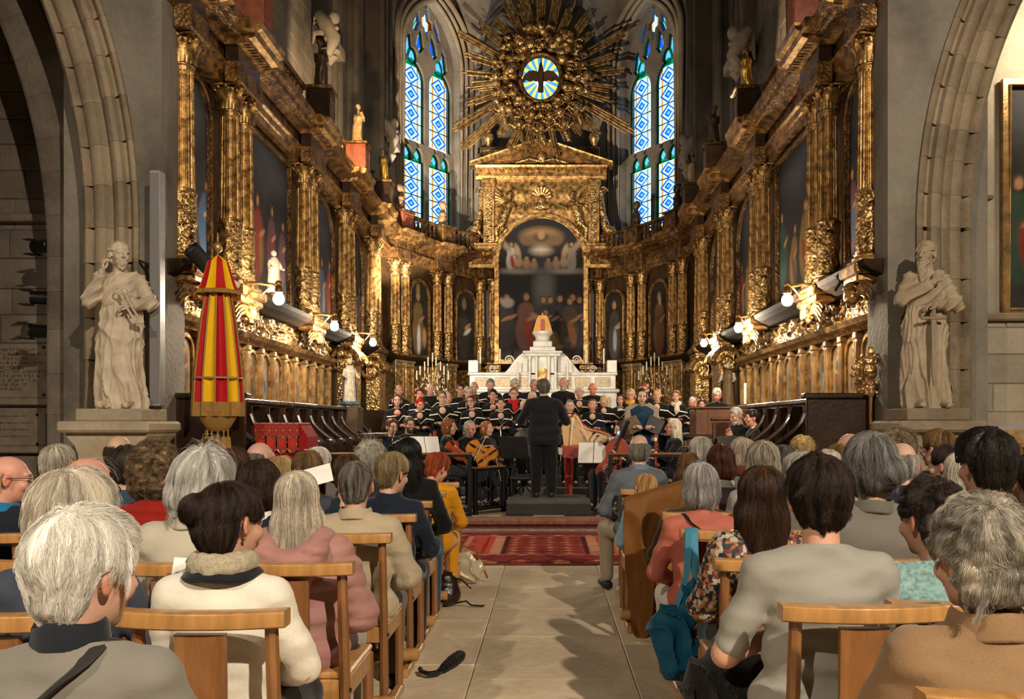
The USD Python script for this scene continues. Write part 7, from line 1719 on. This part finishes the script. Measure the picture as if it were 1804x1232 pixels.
for row, px, py, lab, hs, vol, hc, fem, ex in CH:
    d, zf = D[row]; ex = dict(ex); extra = {k: ex.pop(k) for k in ('neckl', 'tie', 'scarf', 'flower', 'blue') if k in ex}
    ex.setdefault('skin', [(.54, .31, .22), (.50, .28, .19), (.58, .36, .26)][px % 3]); ex.setdefault('top', ['0b0b0c', '101012', '0d0c0e'][px % 3])
    w = stand(lab, px, py, d, zf, 180 + (px - 960) * -.06, hair=hs, vol=vol, hcol=hc, fem=float(fem), arms='book', trousers='0c0c0d', tk='wool', group='choir singers', width=.95 if fem else 1.1, **ex)
    t, dd = w[0], w[1]; nb = dd['nb']; a = np.linspace(0, 2 * PI, 25)
    if fem and 'scarf' not in extra:     # open neckline
        g = S(.01).ell((0, .105, nb[2] - .075), (.06, .022, .065)).mesh(.012); obj('neckline', g, SKIN, t, True, np.array(ex['skin']) * np.ones((len(g[0]), 1)))
    if 'neckl' in extra: obj('necklace', B().tube(np.stack([.062 * np.sin(a), .075 + .055 * np.cos(a) * 0 + .045 * np.cos(a), nb[2] - .05 - .05 * (np.cos(a) + 1) * .6], -1), .011, 6), cloth(extra['neckl'], 'smooth'), t, smooth=True)
    if 'scarf' in extra:
        g = S(.02).chain([(.07 * math.sin(q), nb[1] + .02 + .07 * -math.cos(q), nb[2] + .015 - .02 * math.cos(q) * -1) for q in np.linspace(0, 2 * PI, 11)], .034).chain([(-.02, .10, nb[2] - .02), (-.03, .13, nb[2] - .12), (-.03, .13, nb[2] - .20)], [.045, .05, .03]).mesh(.012, None, lambda P: (-.01 * meshkit.noise(P * 60., 4)).astype(np.float32))
        obj('scarf', g, cloth(extra['scarf'], 'wool'), t, True)
    if 'tie' in extra: obj('tie', B().prism([(-.02, nb[2] - .04), (.02, nb[2] - .04), (.035, nb[2] - .3), (0, nb[2] - .34), (-.035, nb[2] - .3)], .125, .14), cloth(extra['tie'], 'smooth'), t)
    if 'flower' in extra: obj('red_flower', B().sph((-.11, .125, nb[2] - .17), (.035, .02, .035)).sph((-.085, .13, nb[2] - .155), .02, 1).sph((-.13, .13, nb[2] - .155), .02, 1), cloth('b80c0c', 'smooth'), t, smooth=True)
    if px not in (938, 940, 1136, 992, 1237): folder('open music folder held by the ' + lab.split(' ', 1)[-1] if lab.split()[0] not in ('dark-haired',) else 'open music folder held by the ' + lab, w, blue='blue' in extra, open_=.3 + .5 * ((px * 13) % 7) / 7, tilt=.3 + .35 * ((px * 5) % 5) / 5)
stand('white-haired man in a black suit behind the wooden desk', 1262, 683, 15.4, .34, 160, fem=0., hair='short', vol=.006, hcol=('8a857c', 'd8d4cc'), top=BK, skin=RED, head=(14, 0, 20), collar=('d8d4cc', .02, .9), arms='hold')
# ------------------------------------------------------------------ rush of oak chairs and the audience
chair0 = None
def oak_chair(label, x, y):
    """y is the plane of the back rail; the chair faces the altar."""
    global chair0
    if chair0 is not None: return copy_of(chair0, 'oak_chair', label, (x, y, 0))
    t = chair0 = thing('oak_chair', label, 'chair', (x, y, 0), 0, 'oak chairs of the audience')
    n = 13; u = np.linspace(-.225, .225, n); bow = -.035 * (1 - (u / .225) ** 2)
    b = B(); sec = [(-.030, -.017), (-.024, -.023), (.024, -.023), (.030, -.017), (.030, .017), (.024, .023), (-.024, .023), (-.030, .017)]
    P = np.stack([u, bow, np.full(n, .857)], -1); b.sweep(sec, P, (np.array([0, 1., 0]), np.array([0, 0, 1.]))); obj('back_rail', b, OAK, t, smooth=50)
    for x_ in (-.18, .18):
        obj('rear_post', B().tube([(x_, .06, 0), (x_, .05, .42), (x_, .005, .84)], [.021, .021, .019], 8), OAKD, t, smooth=40); obj('front_leg', B().tube([(x_, .46, 0), (x_, .45, .43)], [.021, .023], 8), OAKD, t, smooth=40)
        obj('side_rail', B().cbox(x_ - .012, x_ + .012, .05, .46, .36, .44, .004), OAK, t); obj('bolt', B().lathe([(.008, 0), (.008, .004)], 8, roty(PI / 2), (x_ + .021, .045, .40)), IRON, t)
    obj('splat', B().prism([(-.060, .40), (.060, .40), (.068, .84), (-.068, .84)], -.0, .02, rotx(.075), (0, .028, -.02)), OAKD, t)
    obj('seat', B().cbox(-.195, .195, .05, .475, .435, .462, .008), OAK, t); obj('front_rail', B().cbox(-.17, .17, .44, .465, .37, .435, .004), OAK, t); obj('back_seat_rail', B().cbox(-.17, .17, .045, .068, .36, .435, .004), OAK, t)
    obj('footrest', B().lathe([(.03, -.24), (.036, -.235), (.036, .235), (.03, .24)], 12, roty(PI / 2), (0, -.02, .10)), OAK, t, smooth=40); obj('floor_runner', B().cbox(.16, .20, -.12, .50, .0, .045, .006).cbox(-.20, -.16, -.12, .50, 0, .045, .006), OAK, t)
    return t
WHO = []
def aud(label, px, py, d, short, chair=True, cx=None, **kw):
    z = EYE + (CY - py) / F * d; vol = kw.get('vol', .006); s = float(np.clip(z / (1.294 + vol), .78, 1.12)); x = (px - CX) / F * d
    near = d < 3; kw.setdefault('res', .0095 if near else (.0125 if d < 4.4 else .016)); kw.setdefault('seed', int(px * 3 + py) % 991); kw['strand'] = 12000 if near else (6500 if d < 4.4 else 2600); kw.setdefault('swid', .00062 if near else (.00085 if d < 4.4 else .0013))
    kw.setdefault('skin', [(.52, .29, .20), (.48, .26, .17), (.55, .33, .24)][px % 3]); legs = kw.pop('legs', False); hidden = d > 3.6 and not legs
    lx = kw.get('neck', 0.); y = d - .03
    t, dd = person(label, (x, y, 0), kw.pop('yaw', 0), 'sit', s, hide_legs=hidden, **kw)
    if chair: oak_chair('oak chair with a curved back rail behind the ' + short, x if cx is None else cx, y - .20)
    return t, dd, (x, y, 0), s
def scarf_on(t, nb, col, kind='wool', big=1.):
    g = S(.02).chain([(.072 * big * math.sin(q), nb[1] + .005 - .068 * big * math.cos(q), nb[2] + .025) for q in np.linspace(0, 2 * PI, 13)], .032 * big).mesh(.010, None, lambda P: (-.016 * meshkit.noise(P * [50, 50, 90], 4)).astype(np.float32)); obj('scarf', g, cloth(col, kind), t, True)
def strap_on(t, dd, pts, col='1a1a1c', r=.016):
    """A strap laid on the surface of the garment."""
    V = dd['top'][0]; tr = cKDTree(V); p = np.asarray(pts, float); u = np.linspace(0, len(p) - 1, 24); q = np.stack([np.interp(u, range(len(p)), p[:, k]) for k in range(3)], -1)
    for _ in range(2): q = V[tr.query(q, 6)[1]].mean(1); q[1:-1] = (q[:-2] + 2 * q[1:-1] + q[2:]) / 4
    q += (q - [0, 0, 0]) * [.03, 0, 0] + np.array([0, -.006, .002]); obj('shoulder_strap', B().tube(q, r, 8, flat=.35), cloth(col, 'smooth'), t, smooth=40)
# --- umbrella side
t, dd, b_, s_ = aud('white-haired man in a grey tweed jacket and dark roll-neck, seated lowest in the umbrella-side corner', 147, 897, 1.70, 'man in tweed', hair='short', vol=.020, hcol=('b0a898', 'f6f2ea'), top='7f7a70', kind='tweed', fem=0., collar=('1d2026', .05, 1.04), head=(4, 0, -28), width=1.08, wild=.55, slen=.085, strand=7000, puff=.012)
nb = dd['nb']; strap_on(t, dd, [(.07, .05, nb[2] - .04), (.06, -.05, nb[2] - .03), (-.02, -.12, nb[2] - .10), (-.14, -.13, nb[2] - .24), (-.25, -.05, nb[2] - .40)], '2c2926', .022)
obj('back_seam', B().tube([(0.0, -.150, nb[2] - .10), (0, -.148, nb[2] - .25), (0, -.136, nb[2] - .45)], .003, 5), cloth('3a342c', 'wool'), t)
t, dd, b_, s_ = aud('woman with fluffy ash-blond hair and a slate sweater holding a programme', 130, 826, 2.50, 'woman in the slate sweater', hair='fluffy', vol=.022, hcol=('75695a', 'dad0bc'), top='3c424e', kind='smooth', head=(6, 0, -30), width=1.05, slen=.16, strand=6000, armset={1: ((.24, .12, -.26), (.20, .36, -.16), (-.2, .9, .3))}, cx=-1.46)
p = to_world(b_, 0, s_, dd['wrist'][1] + [0, .10, .05])
t = thing('programme', 'white folded programme in the hand of the woman in the slate sweater', 'programme', p, 0, 'programmes'); obj('leaf', B().cbox(-.09, .0, -.002, .002, -.05, .13, .001, rotx(-.4) @ rotz(.2)).cbox(0, .09, -.002, .002, -.05, .13, .001, rotx(-.4) @ rotz(-.3)), PAPER, t)
t, dd, b_, s_ = aud('woman in a cream top with dark hair pinned up by a golden clip', 403, 851, 2.53, 'woman in the cream top', hair='bun', vol=.008, hcol=('140b07', '3a291f'), top='d9d1c0', kind='wool', trousers='111216', collar=('15161c', .010, 1.45), head=(6, -4, -32), cx=-.93, width=1.02, slen=.09, wild=.3)
scarf_on(t, dd['nb'], 'a39880', 'knit', .95); P = dd['place']
e = np.linspace(-.8, .8, 9); obj('hair_clip', B().tube(P(np.stack([.060 * np.sin(e) + .0, -.095 - .012 * np.cos(e) * 1.2, .050 + .018 * np.sin(e)], -1)), .009, 8, flat=.5), GILT, t, smooth=40)
obj('earring', B().sph(P(np.array([[.080, -.012, -.045]]))[0], .006, 1), GILT, t)
t, dd, b_, s_ = aud('woman with long ash-blond hair in a pink quilted hooded jacket', 528, 831, 3.32, 'woman in the pink jacket', hair='long', vol=.006, hcol=('857a68', 'd6cab6'), top='9c716a', kind='puffer', trousers='9a938a', cx=-.93, puff=.028, slen=.24, strand=5200, width=1.05)
nb = dd['nb']; hd = S(.03).chain([(-.11, -.02, nb[2] + .0), (-.10, -.12, nb[2] - .05), (0, -.155, nb[2] - .11), (.10, -.12, nb[2] - .05), (.11, -.02, nb[2])], .052).ell((0, -.14, nb[2] - .12), (.12, .06, .085)).mesh(.010, None, lambda P: (.008 - .012 * np.abs(np.sin(P[..., 2] * 60 + P[..., 0] * 12)) ** .5).astype(np.float32)); obj('hood', hd, cloth('9c716a', 'smooth'), t, True)
t, dd, b_, s_ = aud('woman with thick silver hair in a cream trench coat', 352, 789, 3.32, 'woman in the cream coat', hair='fluffy', vol=.026, hcol=('77736c', 'd0ccc4'), top='b0a896', kind='smooth', collar=('b0a896', .045, 1.15), width=1.1, puff=.015, slen=.16, strand=5000, head=(6, 8, 0))
nb = dd['nb']; obj('button', B().lathe([(.02, 0), (.02, .006), (.014, .008)], 12, rotx(PI / 2), (-.02, -.145, nb[2] - .36)), BROWN, t, smooth=40); obj('storm_flap', B().tube([(-.15, -.10, nb[2] - .18), (0, -.145, nb[2] - .22), (.15, -.10, nb[2] - .18)], .008, 6), cloth('9a927f', 'smooth'), t, smooth=40)
aud('woman with thick dark curls in a brick red sweater', 277, 783, 4.14, 'woman in the red sweater', hair='curlybob', vol=.020, hcol=('1c130e', '8a7050'), top='8c1a10', kind='knit', curl=True, width=1.05, streak=.5, slen=.06)
aud('pink bald man half hidden by the ash-blond woman', 146, 801, 3.36, 'pink bald man', hair='bald', vol=.002, hcol=('8a7a6a', 'c0b0a0'), top='20242c', fem=0., head=(14, 0, -25), skin=(.62, .27, .20), glasses=0, slen=.03)
t, dd, _, _ = aud('bald man with glasses and blue collar turning his head at the edge of the view', 14, 801, 4.14, 'bald man with glasses', hair='bald', vol=.002, hcol=('9a8a70', 'c0b090'), top='161c26', fem=0., head=(4, 0, -62), glasses=0, collar=('1a6a98', .03, 1.), skin=(.60, .29, .20), slen=.03)
aud('old man with thin white hair before the small memorial tablet', 107, 779, 4.97, 'man with thin white hair', hair='thin', vol=.006, hcol=('6a6052', 'd8ccb8'), top='26282c', fem=0.)
aud('shaven bald man in a black leather jacket in front of the stone console', 213, 767, 5.77, 'bald man in leather', hair='bald', vol=-.002, hcol=('2a2018', '4a3a2c'), top='0c0c0d', kind='leather', fem=0., skin=(.55, .36, .24), slen=.02)
aud('dark-haired person in a blue denim jacket beside the red sweater', 230, 787, 4.97, 'person in denim', hair='short', vol=.012, hcol=('15100d', '4a4038'), top='2c4454', kind='denim', head=(0, 0, 10))
aud('brown-haired person behind the silver-haired woman', 366, 776, 5.77, 'brown-haired person', hair='short', vol=.014, hcol=('2a1a10', '6a4a30'), top='1c1c20')
aud('short brown-haired woman between the silver hair and the dark bob', 413, 791, 4.97, 'short brown-haired woman', hair='short', vol=.012, hcol=('22140c', '543822'), top='22242c', head=(0, 0, -12))
t, dd, _, _ = aud('woman with a round dark bob in a speckled navy jacket', 460, 813, 4.14, 'woman with the round dark bob', hair='pageboy', vol=.016, hcol=('120b08', '3a2618'), top='1b202c', kind='tweed', collar=('d0ccc4', .022, 1.1), head=(0, 0, -18))
aud('balding man with glasses and a grey shirt under the red brocade', 458, 778, 5.77, 'balding man with glasses', hair='bald', vol=.004, hcol=('3c342c', '8a8276'), top='4c5056', fem=0., head=(0, 0, -40), glasses=0)
aud('child with tousled tan hair beside the balding man', 500, 804, 5.35, 'tousled child', hair='bun', vol=.004, hcol=('7a5a34', 'caa876'), top='c8c4bc', wild=.7)
aud('woman with long brown hair ahead of the pink jacket', 545, 793, 4.97, 'woman with long brown hair', hair='long', vol=.008, hcol=('301c10', '86643e'), top='3a3c44', slen=.2)
aud('old man with white hair beyond the long brown hair', 562, 784, 5.85, 'old man with white hair', hair='thin', vol=.008, hcol=('9a9082', 'e4dccc'), top='5a5652', fem=0.)
aud('man with short greying hair in a beige jacket at the aisle', 630, 816, 4.14, 'man in the beige jacket', hair='short', vol=.002, hcol=('2c2620', '8c8478'), top='a8997e', kind='wool', fem=0., collar=('a8997e', .04, 1.12), cx=-.945, width=1.12, puff=.016, legs=True, trousers='5a554c', slen=.035)
t, dd, b_, s_ = aud('brown-haired person reading a white sheet ahead of the beige jacket', 613, 801, 4.97, 'person reading a sheet', hair='short', vol=.010, hcol=('20140c', '5a4028'), top='1a2430', head=(10, 0, 0))
p = at(563, 838, 4.8); t = thing('programme', 'white sheet held up between the pink jacket and the beige jacket', 'programme', p, 0, 'programmes'); obj('leaf', B().cbox(-.08, .07, -.002, .002, -.055, .06, .001, rotx(-.5) @ roty(-.3)), PAPER, t)
aud('person with wavy grey hair below the oboist', 652, 779, 5.77, 'person with wavy grey hair', hair='shortcurly', vol=.004, hcol=('5c564c', 'd0c8b8'), top='26262a')
t, dd, _, _ = aud('person with neat ash-brown hair and glasses in a navy blazer at the aisle', 687, 798, 4.97, 'person in the navy blazer', hair='short', vol=.014, hcol=('3a2c1c', 'a08a64'), top='141c2a', fem=0., collar=('141c2a', .035, 1.12), cx=-.96, head=(6, 0, -35), glasses=0, legs=True, trousers='12151c', width=1.1, slen=.09)
aud('woman with long straight black hair in a black jacket at the aisle', 719, 771, 5.77, 'woman with long black hair', hair='longer', vol=.010, hcol=('060505', '1a1513'), top='0d0c0e', cx=-.98, legs=True, trousers='22405a', slen=.3, width=1.05)
aud('woman with cropped red hair in a mustard yellow cardigan at the aisle', 763, 796, 6.60, 'woman in the yellow cardigan', hair='short', vol=.014, hcol=('7a1c06', 'b85c2c'), top='cf8c0c', kind='knit', head=(20, 0, -38), cx=-.99, legs=True, trousers='cf8c0c', glasses=1, skin=(.55, .30, .2), width=1.05)
oak_chair('empty oak chair at the aisle, standing closest to the chancel step', -.99, 7.30)
# --- bright-chapel side
t, dd, b_, s_ = aud('woman with wavy grey hair in a camel coat, seated lowest on the bright-chapel side', 1722, 882, 1.83, 'woman in the camel coat', hair='shortcurly', vol=.016, hcol=('433c34', 'c4baa8'), top='86694a', kind='wool', collar=('86694a', .045, 1.12), head=(0, 0, 18), puff=.022, width=1.06, strand=7000, slen=.075, wild=.6)
nb = dd['nb']; obj('back_seam', B().tube([(0.01, -.165, nb[2] - .09), (0.01, -.16, nb[2] - .3), (.01, -.15, nb[2] - .5)], .003, 5), cloth('5a4028', 'wool'), t)
t, dd, b_, s_ = aud('man with dark brown hair in a pale grey T-shirt', 1437, 806, 2.60, 'man in the grey T-shirt', hair='short', vol=.012, hcol=('100a07', '38281c'), top='8d897f', kind='smooth', sleeve=.5, fem=0., width=1.16, trousers='1c2a3a', cx=.87, skin=(.58, .30, .2), slen=.06, arms='hold')
t, dd, b_, s_ = aud('dark-haired person in a fluffy pale teal vest', 1640, 851, 2.64, 'person in the teal vest', hair='shortcurly', vol=.002, hcol=('0d0908', '3a2c22'), top='7b9a97', kind='fuzzy', fem=0., head=(4, 0, 22), puff=.015, skin=(.42, .22, .14), slen=.05)
strap_on(t, dd, [(.06, .04, dd['nb'][2] - .03), (.04, -.08, dd['nb'][2] - .05), (-.08, -.15, dd['nb'][2] - .22), (-.2, -.08, dd['nb'][2] - .42)], '14171c', .010)
t, dd, b_, s_ = aud('woman with long chestnut hair in a patterned blouse', 1338, 821, 3.40, 'woman in the patterned blouse', hair='long', vol=.014, hcol=('180d07', '4a2e1c'), top='33302c', kind='geometric', trousers='12303f', cx=.84, slen=.2, strand=5200, legs=True, puff=.02)
aud('tall person with a grey pinned-up bun in a grey linen jacket', 1528, 763, 3.40, 'person with the grey bun', hair='lowbun', vol=.018, hcol=('262422', '908c86'), top='6d685f', kind='tweed', width=1.2, puff=.015, slen=.16, strand=5200, collar=('5c5850', .03, 1.1))
t, dd, b_, s_ = aud('man with thick black hair and glasses pushed up, in a printed beige shirt', 1733, 758, 3.38, 'man in the printed shirt', hair='short', vol=.018, hcol=('080706', '2c241e'), top='968c74', kind='smooth', fem=0., collar=('968c74', .035, 1.0), width=1.12, head=(0, 0, 12), skin=(.42, .22, .14), slen=.06)
P = dd['place']; obj('raised_glasses', B().tube(P(np.array([(-.086, .00, .035), (-.084, -.01, .085), (-.06, .02, .128)])), .003, 6).tube(P(np.array([(-.06, .02, .130), (0, .03, .137), (.06, .02, .130)])), .003, 6), STEEL, t)
t, dd, b_, s_ = aud('woman with a silver-grey bob in a salmon pink top', 1232, 816, 4.27, 'woman in the salmon top', hair='bob', vol=.006, hcol=('403c3a', 'b4aea8'), top='a35a4a', kind='smooth', cx=.85, legs=True, trousers='cfc8bc', slen=.14)
strap_on(t, dd, [(-.08, .03, dd['nb'][2] - .04), (-.06, -.08, dd['nb'][2] - .05), (.04, -.14, dd['nb'][2] - .11), (.17, -.08, dd['nb'][2] - .2)], '100e0e', .012)
aud('person with smooth grey hair just behind the man in the grey T-shirt', 1408, 798, 4.27, 'person with smooth grey hair', hair='pageboy', vol=.004, hcol=('6a665e', 'b0aaa0'), top='5a564e')
aud('person with pale blond-grey hair next to the grey bun', 1455, 794, 5.06, 'person with pale hair', hair='pageboy', vol=.006, hcol=('9a8e78', 'dcd2bc'), top='8a8478')
aud('woman with a straight streaked grey bob ahead of the chestnut hair', 1342, 779, 5.06, 'woman with the streaked bob', hair='bob', vol=.010, hcol=('3c342c', 'b8ac96'), top='8a8680', slen=.14)
t, dd, _, _ = aud('woman with feathery grey hair and a brown scarf before the railing', 1308, 773, 6.60, 'woman with the brown scarf', hair='fluffy', vol=.006, hcol=('6a5e50', 'c0b29c'), top='5c6064', head=(0, 0, 25)); scarf_on(t, dd['nb'], '5a2c14')
aud('woman with a dark grey bob beside the streaked bob', 1377, 786, 5.87, 'woman with the dark grey bob', hair='bob', vol=.008, hcol=('2a2622', '6a625a'), top='787470')
aud('woman with a glossy red-brown bob in a grey jacket', 1268, 784, 5.60, 'woman with the red-brown bob', hair='pageboy', vol=.004, hcol=('240f08', '58301c'), top='4c4a48', collar=('a8a49c', .035, 1.15), slen=.12)
aud('man with short silver hair before the railing and the wooden desk', 1233, 766, 6.75, 'man with short silver hair', hair='thin', vol=.008, hcol=('5c564c', 'd0c8ba'), top='1c1c1e', fem=0.)
aud('woman with a brown bob and black top below the rush chair', 1212, 798, 6.10, 'woman with the brown bob', hair='bob', vol=.006, hcol=('28160c', '7a5430'), top='0e0e10', head=(10, 0, 0))
aud('balding man in a blue-grey shirt and beige trousers at the aisle', 1124, 764, 6.78, 'balding man in the blue-grey shirt', hair='bald', vol=.006, hcol=('4a443c', '8c8478'), top='565b62', kind='smooth', fem=0., trousers='a89c84', tk='smooth', legs=True, cx=.78, collar=('6a7684', .03, 1.), width=1.15, yaw=15, head=(0, 0, -15))
aud('small blond child in a pale blue shirt leaning at the aisle', 1134, 833, 5.95, 'blond child', hair='short', vol=.010, hcol=('8a6030', 'd0a468'), top='8fb0c4', kind='smooth', head=(20, 18, 20), cx=.72, width=.85)
aud('person in a brown jacket hidden by the silver-grey bob', 1224, 824, 5.06, 'person in the brown jacket', hair='short', vol=.0, hcol=('4a4640', '8c867c'), top='3a2814', width=1.15)
aud('person with curly golden hair before the stalls', 1410, 771, 6.45, 'person with curly golden hair', hair='curly', vol=-.014, hcol=('7a5a2c', 'd8ba80'), top='2c2a28', curl=True)
aud('bald man turning beside the grey bun', 1497, 763, 6.60, 'bald man turning', hair='bald', vol=.0, hcol=('6a4a30', '8c6a48'), top='1c1c1e', fem=0., beard='6a4422', head=(0, 0, 40))
aud('person with a brown ponytail beside the grey bun', 1474, 783, 5.95, 'person with the ponytail', hair='lowbun', vol=.0, hcol=('3a2412', '8a6034'), top='242424')
aud('balding man showing behind the grey bun', 1586, 778, 4.95, 'balding man behind the bun', hair='bald', vol=.004, hcol=('6a645c', 'b4aea4'), top='1a222e', fem=0.)
t, dd, _, _ = aud('person with brown curls and a red scarf before the long-bearded saint', 1582, 758, 5.75, 'person with the red scarf', hair='shortcurly', vol=.006, hcol=('3a2c1e', '9a866a'), top='242220', width=1.1); scarf_on(t, dd['nb'], 'b83420', 'wool', 1.1)
aud('man with brown hair and glasses in a navy sweater below the long-bearded saint', 1652, 758, 5.90, 'man in the navy sweater', hair='short', vol=.010, hcol=('150d08', '8a683c'), top='0f131b', fem=0., head=(0, 0, 35), glasses=0, width=1.15)
aud('dark-haired person in profile beside the long white hair', 1668, 786, 5.15, 'dark-haired person in profile', hair='short', vol=.006, hcol=('120d0a', '34281e'), top='1a1a1c', head=(0, 0, 40))
aud('woman with long silver-white hair beside the black-haired man', 1690, 796, 4.55, 'woman with long white hair', hair='longer', vol=.004, hcol=('8c8272', 'd8d0be'), top='26262a', slen=.28)
aud('woman with light brown hair in black at the edge of the bright chapel', 1786, 787, 4.25, 'woman in black at the edge', hair='bob', vol=.012, hcol=('3c2610', '9a7444'), top='0d0c0d', slen=.16)
aud('dark figure in a charcoal coat at the very edge beside the printed shirt', 1822, 800, 3.45, 'figure in charcoal', hair='short', vol=.006, hcol=('201812', '4a3c30'), top='1e1d1d', width=1.1)

# ------------------------------------------------------------------ coats, bags and things on the floor
def drape(lab, name, cat, x, y, z0, z1, w, m, seed, th=.03, front=.35):
    """A coat hung over a chair back: two hanging sheets joined over the rail, with folds."""
    n, k = 44, 60; u, v_ = np.meshgrid(np.linspace(-w, w, n), np.linspace(0, 1, k)); L = z1 - z0
    hang = np.where(v_ < .18, (v_ / .18), 1.); ang = (v_ / .18).clip(0, 1) * PI
    fold = .085 * ridge(u * 9 + meshkit.noise(np.stack([u * 4, v_ * 2.5, 0 * u], -1), seed) * 4) ** 1.5 * (.12 + v_ ** .8) + .02 * meshkit.noise(np.stack([u * 20, v_ * 7, 0 * u], -1), seed)
    Y = np.where(v_ < .18, .055 - .11 * (1 - np.cos(ang)) / 2 * 1., -.06) - fold - .02 * v_; Z = np.where(v_ < .18, z1 - .05 + .05 * np.sin(ang) + .07 * u / w, z1 - .05 + .07 * u / w - .05 * meshkit.noise(np.stack([u * 9, v_ * 3, 0 * u], -1), seed) - (v_ - .18) / .82 * (L - .05 + .16 * np.sin(u * 11 + seed)))
    Xx = u * (1.02 - .22 * v_ + .10 * np.sin(v_ * 5)) - .05 * v_; i, j = np.meshgrid(np.arange(k - 1), np.arange(n - 1), indexing='ij'); f = np.stack([i * n + j, i * n + j + 1, (i + 1) * n + j + 1, (i + 1) * n + j], -1).reshape(-1, 4)
    V = np.stack([Xx, Y, Z], -1).reshape(-1, 3); V2 = V + np.array([0, .022, -.004]); t = thing(name, lab, cat, (x, y, 0)); obj('cloth', B().add(V, f).add(V2, f[:, ::-1]), m, t, smooth=True); return t
drape('tan brown coat hung over the chair back at the aisle', 'coat', 'coat', .745, 5.66, .22, .965, .225, cloth('6a4218', 'smooth'), 3)
bx, by = at(1214, 0, 3.98)[0], 3.92
t = thing('blue_bag', 'crumpled turquoise cloth bag hanging from the chair back at the aisle', 'bag', (bx, by, 0))
g = S(.05).ell((-.10, 0, .42), (.10, .06, .14)).ell((-.04, .01, .30), (.12, .07, .12)).ell((.0, 0, .55), (.06, .04, .12)).mesh(.009, None, lambda P: (-.03 * ridge(P[..., 2] * 16 + P[..., 0] * 14 + 5 * meshkit.noise(P * 9., 3)) ** 2 + .012).astype(np.float32)); obj('bag_body', g, cloth('0f4c66', 'smooth'), t, True)
obj('strap', B().tube([(-.08, 0, .5), (-.02, .01, .68), (.0, .05, .87), (.01, .10, .885), (.02, .17, .86)], .022, 8, flat=.3).tube([(.03, 0, .5), (.02, .01, .68), (.02, .05, .87), (.03, .10, .885)], .020, 8, flat=.3), cloth('3f7f98', 'smooth'), t, smooth=40)
t = thing('fleece', 'dark fleece jacket bundled on the lap of the man in the grey T-shirt', 'jacket', (.60, 2.82, 0))
g = S(.05).ell((0, .0, .52), (.16, .18, .10)).ell((-.10, -.04, .36), (.07, .12, .17)).ell((.02, -.1, .42), (.08, .10, .12)).mesh(.010, None, lambda P: (-.028 * ridge(P[..., 0] * 26 + P[..., 2] * 10 + 6 * meshkit.noise(P * 7., 5)) ** 2 + .01).astype(np.float32)); obj('cloth', g, cloth('1c1a19', 'fuzzy'), t, True)
p = at(826, 0, 7.35)
t = thing('white_bag', 'shiny pale gold bag standing on the floor at the end of the umbrella-side chairs', 'bag', (p[0], 7.35, 0))
g = S(.04).ell((0, 0, .12), (.13, .10, .11)).ell((-.04, 0, .22), (.09, .07, .07)).mesh(.009, lambda P: .002 - P[..., 2], lambda P: (-.03 * ridge(P[..., 0] * 20 + P[..., 2] * 24 + 4 * meshkit.noise(P * 9., 6)) ** 2 + .012).astype(np.float32)); obj('bag_body', g, plain('gold_leather', (.62, .52, .36), .35, .2, .8, 9, .1), t, True); obj('handle', B().tube([(-.1, 0, .24), (-.05, -.02, .33), (.06, -.02, .3), (.1, 0, .2), (.16, .0, .05)], .01, 6), OAKD, t, smooth=40)
p = at(785, 0, 6.45)
t = thing('brown_backpack', 'small dark brown leather backpack on the floor at the aisle', 'backpack', (p[0], 6.45, 0))
g = S(.03).ell((0, 0, .10), (.11, .075, .10)).ell((0, .0, .19), (.085, .06, .07)).ell((0, -.06, .09), (.07, .03, .06)).mesh(.009, lambda P: .002 - P[..., 2], lambda P: (-.012 * meshkit.noise(P * 22., 6)).astype(np.float32)); obj('bag_body', g, cloth('24150c', 'leather'), t, True); obj('strap', B().tube([(.06, -.03, .22), (.13, -.03, .20), (.2, -.05, .14)], .014, 6, flat=.4).tube([(.08, -.05, .03), (.16, -.06, .05), (.20, -.07, .02), (.28, -.07, .015), (.30, -.07, .02)], .012, 6, flat=.5), cloth('1c120c', 'leather'), t, smooth=40)
a, b = np.array([-.60, 4.62, .03]), np.array([-.50, 4.98, .035])
t = thing('folded_umbrella', 'black folded umbrella lying on the floor by the aisle chairs', 'umbrella', a); e = b - a
n_ = 26; T_ = np.linspace(.12, 1, n_); um_ = B().tube([e * q for q in T_], np.interp(T_, [.12, .25, .6, .8, .92, 1], [.014, .026, .036, .034, .030, .012]) + .003 * np.sin(T_ * 60), 12); obj('canopy_cloth', um_, cloth('0c0c0d', 'smooth'), t, smooth=True)
obj('crook_handle', B().tube([e * .14, e * .0, e * -.04 + [-.04, -.01, 0], e * .02 + [-.09, .0, 0], e * .10 + [-.115, .03, 0]], .014, 8), BLACKG, t, smooth=40)
cable = B().tube([at(760, 935, 11.0) * [1, 1, 0] + [0, -.1, .03], (-.6, 10.62, .05), (.0, 10.6, .045), (.5, 10.63, .045), (1.1, 10.6, .03)], .012, 6)
single('cable', cable, plain('cable_tan', (.32, .22, .13), .6), 'thin tan cable lying along the foot of the chancel step', 'cable', smooth=40)
t = thing('rush_chair', 'brown wooden chair with a curved top rail behind the railing beside the flautist', 'chair', (*at(1205, 0, 11.9)[:2], ZC), 150)
obj('top_rail', B().tube([(-.2, -.2, .84), (-.1, -.22, .9), (.1, -.22, .9), (.2, -.2, .84)], .028, 8, flat=.6), OAKD, t, smooth=40); obj('seat', B().cbox(-.2, .2, -.2, .2, .42, .46, .01), OAK, t)
for x in (-.19, .19): obj('post', B().tube([(x, -.2, 0), (x, -.2, .86)], .02, 8), OAKD, t); obj('leg', B().tube([(x, .19, 0), (x, .19, .42)], .018, 8), OAKD, t)
